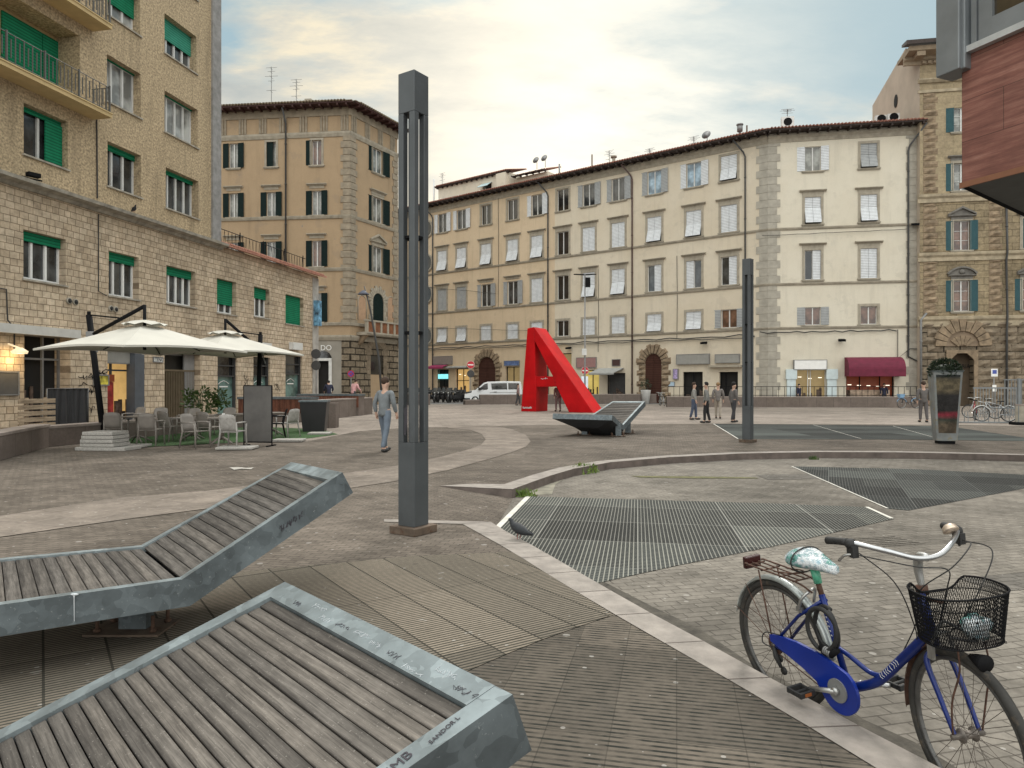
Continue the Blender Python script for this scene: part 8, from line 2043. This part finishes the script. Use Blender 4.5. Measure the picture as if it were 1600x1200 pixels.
# ================================================================ white van
def vehicle():
    g = G(725, 634.5); o = thing('van', 'white passenger van parked beyond the low stone wall', 'van', (g.x - .45, 62.5, 0), R(-3)); M['vanwhite'] = simple('van_white', (.72, .74, .75), .25, var=.03)
    w = 1.9; L = 5.1
    prof = [(0.05, .35), (0, .55), (.03, .85), (.12, 1.0), (.75, 1.18), (1.0, 1.22), (1.75, 1.84), (2.05, 1.93), (3.5, 1.98), (4.9, 1.95), (5.02, 1.5), (5.08, .9), (5.08, .35)]
    m = MB(); m.prism(prof, 0, w); m.build('body', M['vanwhite'], o, bevel=.06, seg=3)
    def win(name, poly): m = MB(); m.prism(poly, -.012, .006); m.build(name, M['glass_dark'], o)
    win('side_window', [(1.22, 1.22), (1.28, 1.30), (1.80, 1.74), (2.05, 1.80), (2.08, 1.28), (1.9, 1.22)])
    win('side_window', [(2.42, 1.24), (2.36, 1.78), (3.75, 1.82), (3.78, 1.26)]); win('side_window', [(3.88, 1.26), (3.86, 1.82), (4.8, 1.80), (4.86, 1.27)])
    m = MB(); m.quad((1.06, .12, 1.28), (1.06, w - .12, 1.28), (1.72, w - .18, 1.84), (1.72, .18, 1.84)); m.xf(T(-.035, 0, .03)); m.build('windscreen', M['glass_dark'], o)
    for cx in (.95, 4.15):
        wo = empty('wheel', parent=o); m = MB(); m.lathe([(.33, -.02), (.33, .2)], (cx, 0, .33), 20, 'y'); m.build('tyre', M['rubber'], wo); m = MB(); m.lathe([(.2, -.035), (.22, -.02)], (cx, 0, .33), 16, 'y'); m.build('rim', M['alloy'], wo)
    m = MB(); m.hexa([Vector(v) for v in ((.08, -.012, .86), (.62, -.012, .98), (.62, .3, .98), (.08, .3, .86), (.10, -.012, 1.02), (.66, -.012, 1.12), (.66, .3, 1.14), (.10, .3, 1.04))]); m.build('headlight', M['glass'], o)
    m = MB(); m.box(-.02, .5, -.03, w + .03, .28, .5); m.build('bumper', M['rubber'], o, bevel=.03); m = MB(); m.box(1.25, 1.5, -.25, -.03, 1.2, 1.42); m.build('mirror', M['rubber'], o, bevel=.03)
    m = MB(); m.box(2.25, 4.6, -.02, .0, .98, 1.0); m.box(2.6, 2.85, -.03, 0, 1.02, 1.06); m.build('door_trim', M['pipe_dark'], o)
    return o
vehicle()
def car(label, x, Y, col):
    p = P(x, 600, Y); o = thing('car', label, 'car', (p.x, p.y, 0), R(-4)); m = MB()
    m.prism([(0, .3), (0, .7), (.15, .82), (.9, .92), (1.45, 1.38), (2.6, 1.44), (3.4, 1.0), (3.9, .92), (4.0, .3)], 0, 1.7); m.build('body', col, o, bevel=.06)
    m = MB(); m.prism([(1.08, .95), (1.5, 1.32), (2.55, 1.38), (3.15, .98)], -.01, .01); m.build('side_window', M['glass_dark'], o)
    for cx in (.8, 3.2): m = MB(); m.lathe([(.3, -.02), (.3, .18)], (cx, 0, .3), 18, 'y'); m.build('wheel', M['rubber'], o)
car('silver car roof showing over the nose of the white van', 726, 68, simple('car_silver', (.55, .57, .6), .25, .3))
# motorcycles in a row
def moto():
    o = thing('motorcycle', 'dark parked motorcycle or scooter in the row outside the lit shops', 'motorcycle', (0, 0, 0), 0, 'motorcycles parked in a row')
    for cx in (-.6, .62): m = MB(); m.tube([(cx + .24 * math.cos(R(a)), 0, .3 + .24 * math.sin(R(a))) for a in range(0, 360, 20)], .06, 6, True); m.lathe([(.16, -.03), (.16, .03)], (cx, 0, .3), 12, 'y'); m.build('wheel', M['rubber'], o)
    m = MB(); m.prism([(-.85, .62), (-.7, .40), (-.15, .30), (.25, .28), (.42, .5), (.5, .95), (.38, .98), (.28, .62), (.05, .55), (-.1, .74), (-.8, .78)], -.17, .17); m.build('body', M['bike_black'], o, bevel=.05)
    m = MB(); m.prism([(-.85, .79), (-.1, .75), (.0, .82), (-.35, .88), (-.85, .9)], -.15, .15); m.build('seat', M['rubber'], o, bevel=.03)
    m = MB(); m.tube([(.62, .0, .3), (.42, 0, 1.0)], .05, 6); m.tube([(.32, -.36, 1.06), (.42, 0, 1.0), (.32, .36, 1.06)], .022, 6); m.build('handlebar', M['metal_grey'], o)
    m = MB(); m.hexa([Vector(v) for v in ((.52, -.2, .95), (.54, -.2, .95), (.54, .2, .95), (.52, .2, .95), (.36, -.16, 1.4), (.38, -.16, 1.4), (.38, .16, 1.4), (.36, .16, 1.4))]); m.build('windscreen', M['glass'], o)
    m = MB(); m.box(-1.1, -.78, -.18, .18, .9, 1.2); m.build('top_box', M['pipe_dark'], o, bevel=.04)
    m = MB(); m.ball((.56, 0, .9), .06, .09, .08, 8, 6); m.build('headlight', M['alloy'], o)
    return o
mo = moto(); rn = random.Random(15)
for i in range(12):
    o = mo if i == 0 else copy_tree(mo); x = 641 + i * 6.8; p = P(x, 600, 66 + (i % 3) * .9); o.location = (p.x, p.y, 0); o.rotation_euler.z = R(-115 + rn.uniform(-18, 18))

# ================================================================ people
def skin_chain(name, chains, mat, parent, root_i=0, sub=2):
    """chains: list of [(x,y,z,r)...]; shared points are merged so the body is one surface"""
    vs, es, rad = [], [], []
    def vid(p):
        for i, q in enumerate(vs):
            if (Vector(q) - Vector(p[:3])).length < 1e-5: return i
        vs.append(p[:3]); rad.append(p[3]); return len(vs) - 1
    for ch in chains:
        ids = [vid(p) for p in ch]
        for a, b in zip(ids, ids[1:]): es.append((a, b))
    me = bpy.data.meshes.new(name); me.from_pydata(vs, es, []); me.update()
    o = link(name, me, mat, parent)
    sk = o.modifiers.new('skin', 'SKIN'); sk.use_smooth_shade = True
    if not me.skin_vertices: 
        import bmesh as _b
        bm = _b.new(); bm.from_mesh(me); bm.verts.layers.skin.verify(); bm.to_mesh(me); bm.free()
    for i, sv in enumerate(me.skin_vertices[0].data):
        r = rad[i]; sv.radius = r if isinstance(r, tuple) else (r, r); sv.use_root = (i == root_i)
    s = o.modifiers.new('sub', 'SUBSURF'); s.levels = 1; s.render_levels = sub
    return o
M['skin'] = simple('skin', (.50, .32, .24), .6, var=.06)
CM = {}
def cloth(n, c):
    if n not in CM: CM[n] = simple(n, c, .9, var=.2, vscale=5)
    return CM[n]
def person(label, loc, rz, top, legs, hair, H=1.72, stride=.12, sit=False, bend=0.0, shoes=None, coat_len=.0):
    o = thing('person', label, 'person', loc, rz); k = H / 1.72
    S = lambda x, y, z, r: (x * k, y * k, z * k, r * k if not isinstance(r, tuple) else (r[0] * k, r[1] * k))
    pel = S(0, 0, .93, .105); ch = S(0, -.02 - bend * .2, 1.28 - bend * .05, .125); nk = S(0, -.01 - bend * .32, 1.46 - bend * .1, .05); hd0 = S(0, -.03 - bend * .4, 1.56 - bend * .16, .075); hd1 = S(0, -.03 - bend * .44, 1.66 - bend * .17, .082)
    chains = [[pel, S(0, .0 - bend * .08, 1.08, .11), ch, nk, hd0, hd1]]
    armc, legc = [], []
    for s in (-1, 1):
        hipp = S(s * .09, 0, .88, .085)
        if sit: kn, an, toe = S(s * .11, -.42, .84, .058), S(s * .11, -.42, .46, .04), S(s * .11, -.58, .42, .035)
        else: kn, an, toe = S(s * .10, -s * stride * .5 - .02, .50, .056), S(s * .10, -s * stride + .03, .09, .04), S(s * .11, -s * stride - .12, .04, .035)
        chains.append([pel, hipp, kn, an, toe]); legc.append([hipp, kn, an])
        sh = S(s * .19, -.02 - bend * .24, 1.40 - bend * .08, .055); el = S(s * .25, .02 - bend * .35 + s * stride * .3, 1.13, .042); wr = S(s * .24, -.05 - bend * .6 + s * stride * .5, .92 + bend * .2, .03); pa = S(s * .24, -.075 - bend * .6 + s * stride * .5, .84 + bend * .2, .032)
        chains.append([ch, sh, el, wr, pa]); armc.append([ch, sh, el, wr])
        for f in range(4):
            fx = s * .24 + (f - 1.5) * .006; fy = -.075 - bend * .6 + s * stride * .5 + (f - 1.5) * .017; L = (.07, .08, .085, .065)[f]
            chains.append([pa, S(fx, fy - .008, .80 + bend * .2, .0095), S(fx - s * .012, fy - .012, .80 - L * .5 + bend * .2, .008)])
        chains.append([pa, S(s * .225, -.12 - bend * .6 + s * stride * .5, .83 + bend * .2, .01), S(s * .22, -.13 - bend * .6 + s * stride * .5, .80 + bend * .2, .008)])
    nose = S(0, -.125 - bend * .42, 1.60 - bend * .16, .014); chains.append([hd0, nose])
    for s in (-1, 1): chains.append([hd0, S(s * .078, -.02 - bend * .4, 1.60 - bend * .16, .014)])
    skin_chain('body', chains, M['skin'], o)
    def grow(ch_, d): return [(p[0], p[1], p[2], p[3] + d) for p in ch_]
    torso = [S(0, .01, .80 - coat_len, .155 + coat_len * .1), S(0, 0, .93, .15), S(0, -bend * .08, 1.08, .135), (ch[0], ch[1], ch[2], ch[3] + .025), S(0, -.01 - bend * .29, 1.43 - bend * .1, .07)]
    skin_chain('jacket', [torso] + [[torso[3]] + grow(a[1:], .018) for a in armc], top, o)
    pz = S(0, 0, .93, .128)
    skin_chain('trousers', [[S(0, -bend * .05, 1.04, .118), pz]] + [[pz] + grow(l, .018) for l in legc], legs, o)
    m = MB(); hx = hd1; m.ball((hx[0], hx[1] + .018 * k, hx[2] + .012 * k), .096 * k, .105 * k, .10 * k, 12, 8); m.v = [v if v[1] > hx[1] - .05 * k or v[2] > hx[2] + .03 * k else (v[0], hx[1] - .03 * k, v[2]) for v in m.v]; m.build('hair', hair, o)
    for s in (-1, 1):
        m = MB()
        if sit: c = (s * .11 * k, -.52 * k, .42 * k)
        else: c = (s * .105 * k, (-s * stride - .05) * k, .045 * k)
        m.ball(c, .05 * k, .14 * k, .05 * k, 10, 6); m.build('shoe', shoes or M['rubber'], o)
    m = MB()
    for s in (-1, 1): m.ball((s * .03 * k, hd0[1] - .068 * k, hd0[2] + .045 * k), .010 * k, .006 * k, .007 * k, 6, 4)
    m.build('eyes', M['black'], o); m = MB(); m.ball((0, hd0[1] - .07 * k, hd0[2] - .02 * k), .022 * k, .008 * k, .007 * k, 8, 4); m.build('mouth', simple('lips', (.32, .12, .10), .6) if 'lips' not in bpy.data.materials else bpy.data.materials['lips'], o)
    return o
hb_ = cloth('brown_hair', (.05, .03, .02)); hk = cloth('black_hair', (.015, .013, .012))
slate = cloth('slate_jacket', (.16, .175, .185)); sl2 = cloth('grey_trousers', (.18, .19, .195)); rose = cloth('dusty_rose_jacket', (.26, .13, .13)); taupe = cloth('taupe_coat', (.17, .155, .145)); gr = cloth('grey_coat', (.24, .235, .22)); navy = cloth('navy_jacket', (.02, .022, .045)); pink = cloth('pink_coat', (.60, .33, .33)); drk = cloth('dark_trousers', (.05, .05, .055))
g = G(601, 706); person('person in a slate grey jacket standing just left of the tall steel post', (g.x, g.y, .006), R(150), slate, cloth('faded_jeans', (.13, .16, .20)), hb_, 1.78, .16)
g = G(872, 643); person('person in a dusty rose jacket standing under the red letter', (g.x, g.y, .006), R(200), rose, cloth('rose_grey_trousers', (.22, .14, .14)), hk, 1.74, .1)
g = G(809.5, 633.5); person('person in a brownish rose coat left of the red letter', (g.x, g.y, .006), R(80), cloth('brown_rose_coat', (.22, .14, .13)), drk, hb_, 1.72, .15)
for x, y, rz, tp_, lg, hr, lb_, st_ in ((1084, 656, 70, gr, cloth('blue_jeans', (.07, .09, .14)), hb_, 'person in a light grey coat, outermost of the group by the farther post', .12), (1104, 661, -110, cloth('mid_grey_coat', (.2, .2, .19)), cloth('black_trousers', (.02, .02, .022)), hk, 'person in a mid grey coat, second in the group by the farther post', .1), (1122, 654, 160, taupe, cloth('beige_trousers', (.34, .30, .25)), cloth('fair_hair', (.22, .14, .07)), 'person in a taupe coat, third in the group by the farther post', .14), (1146, 660, 100, cloth('dark_taupe_coat', (.13, .12, .115)), drk, hk, 'person in a dark taupe coat closest to the farther post', .1)):
    g = G(x, y); person(lb_, (g.x, g.y, .006), R(rz), tp_, lg, hr, 1.72, st_)
g = G(1443, 660); person('person in a dark taupe jacket standing left of the totem planter', (g.x, g.y, .006), R(170), cloth('brown_grey_jacket', (.12, .11, .105)), cloth('brown_grey_trousers', (.11, .10, .10)), hb_, 1.76, .1)
p = P(552, 610, 40.2); person('woman in a pink coat bending over the longer timber bar', (p.x, p.y, .34), R(150), pink, drk, hb_, 1.66, .05, False, .5)
p = P(514, 610, 40.6); person('person in a navy jacket bowed over the longer timber bar', (p.x, p.y, 1.40 - 1.10), R(200), navy, drk, hk, 1.66, .05, False, .6)
p = F2.M @ Vector((F2.u(1246), -.55, 0)); person('person in dark clothes in front of the pale blue shop front', p, R(30), navy, drk, hk, 1.7, .1)
p = F2.M @ Vector((F2.u(1378), -.5, 0)); person('person in dark blue clothes at the lit shop under the burgundy awning', p, R(-20), navy, drk, hb_, 1.74, .1)
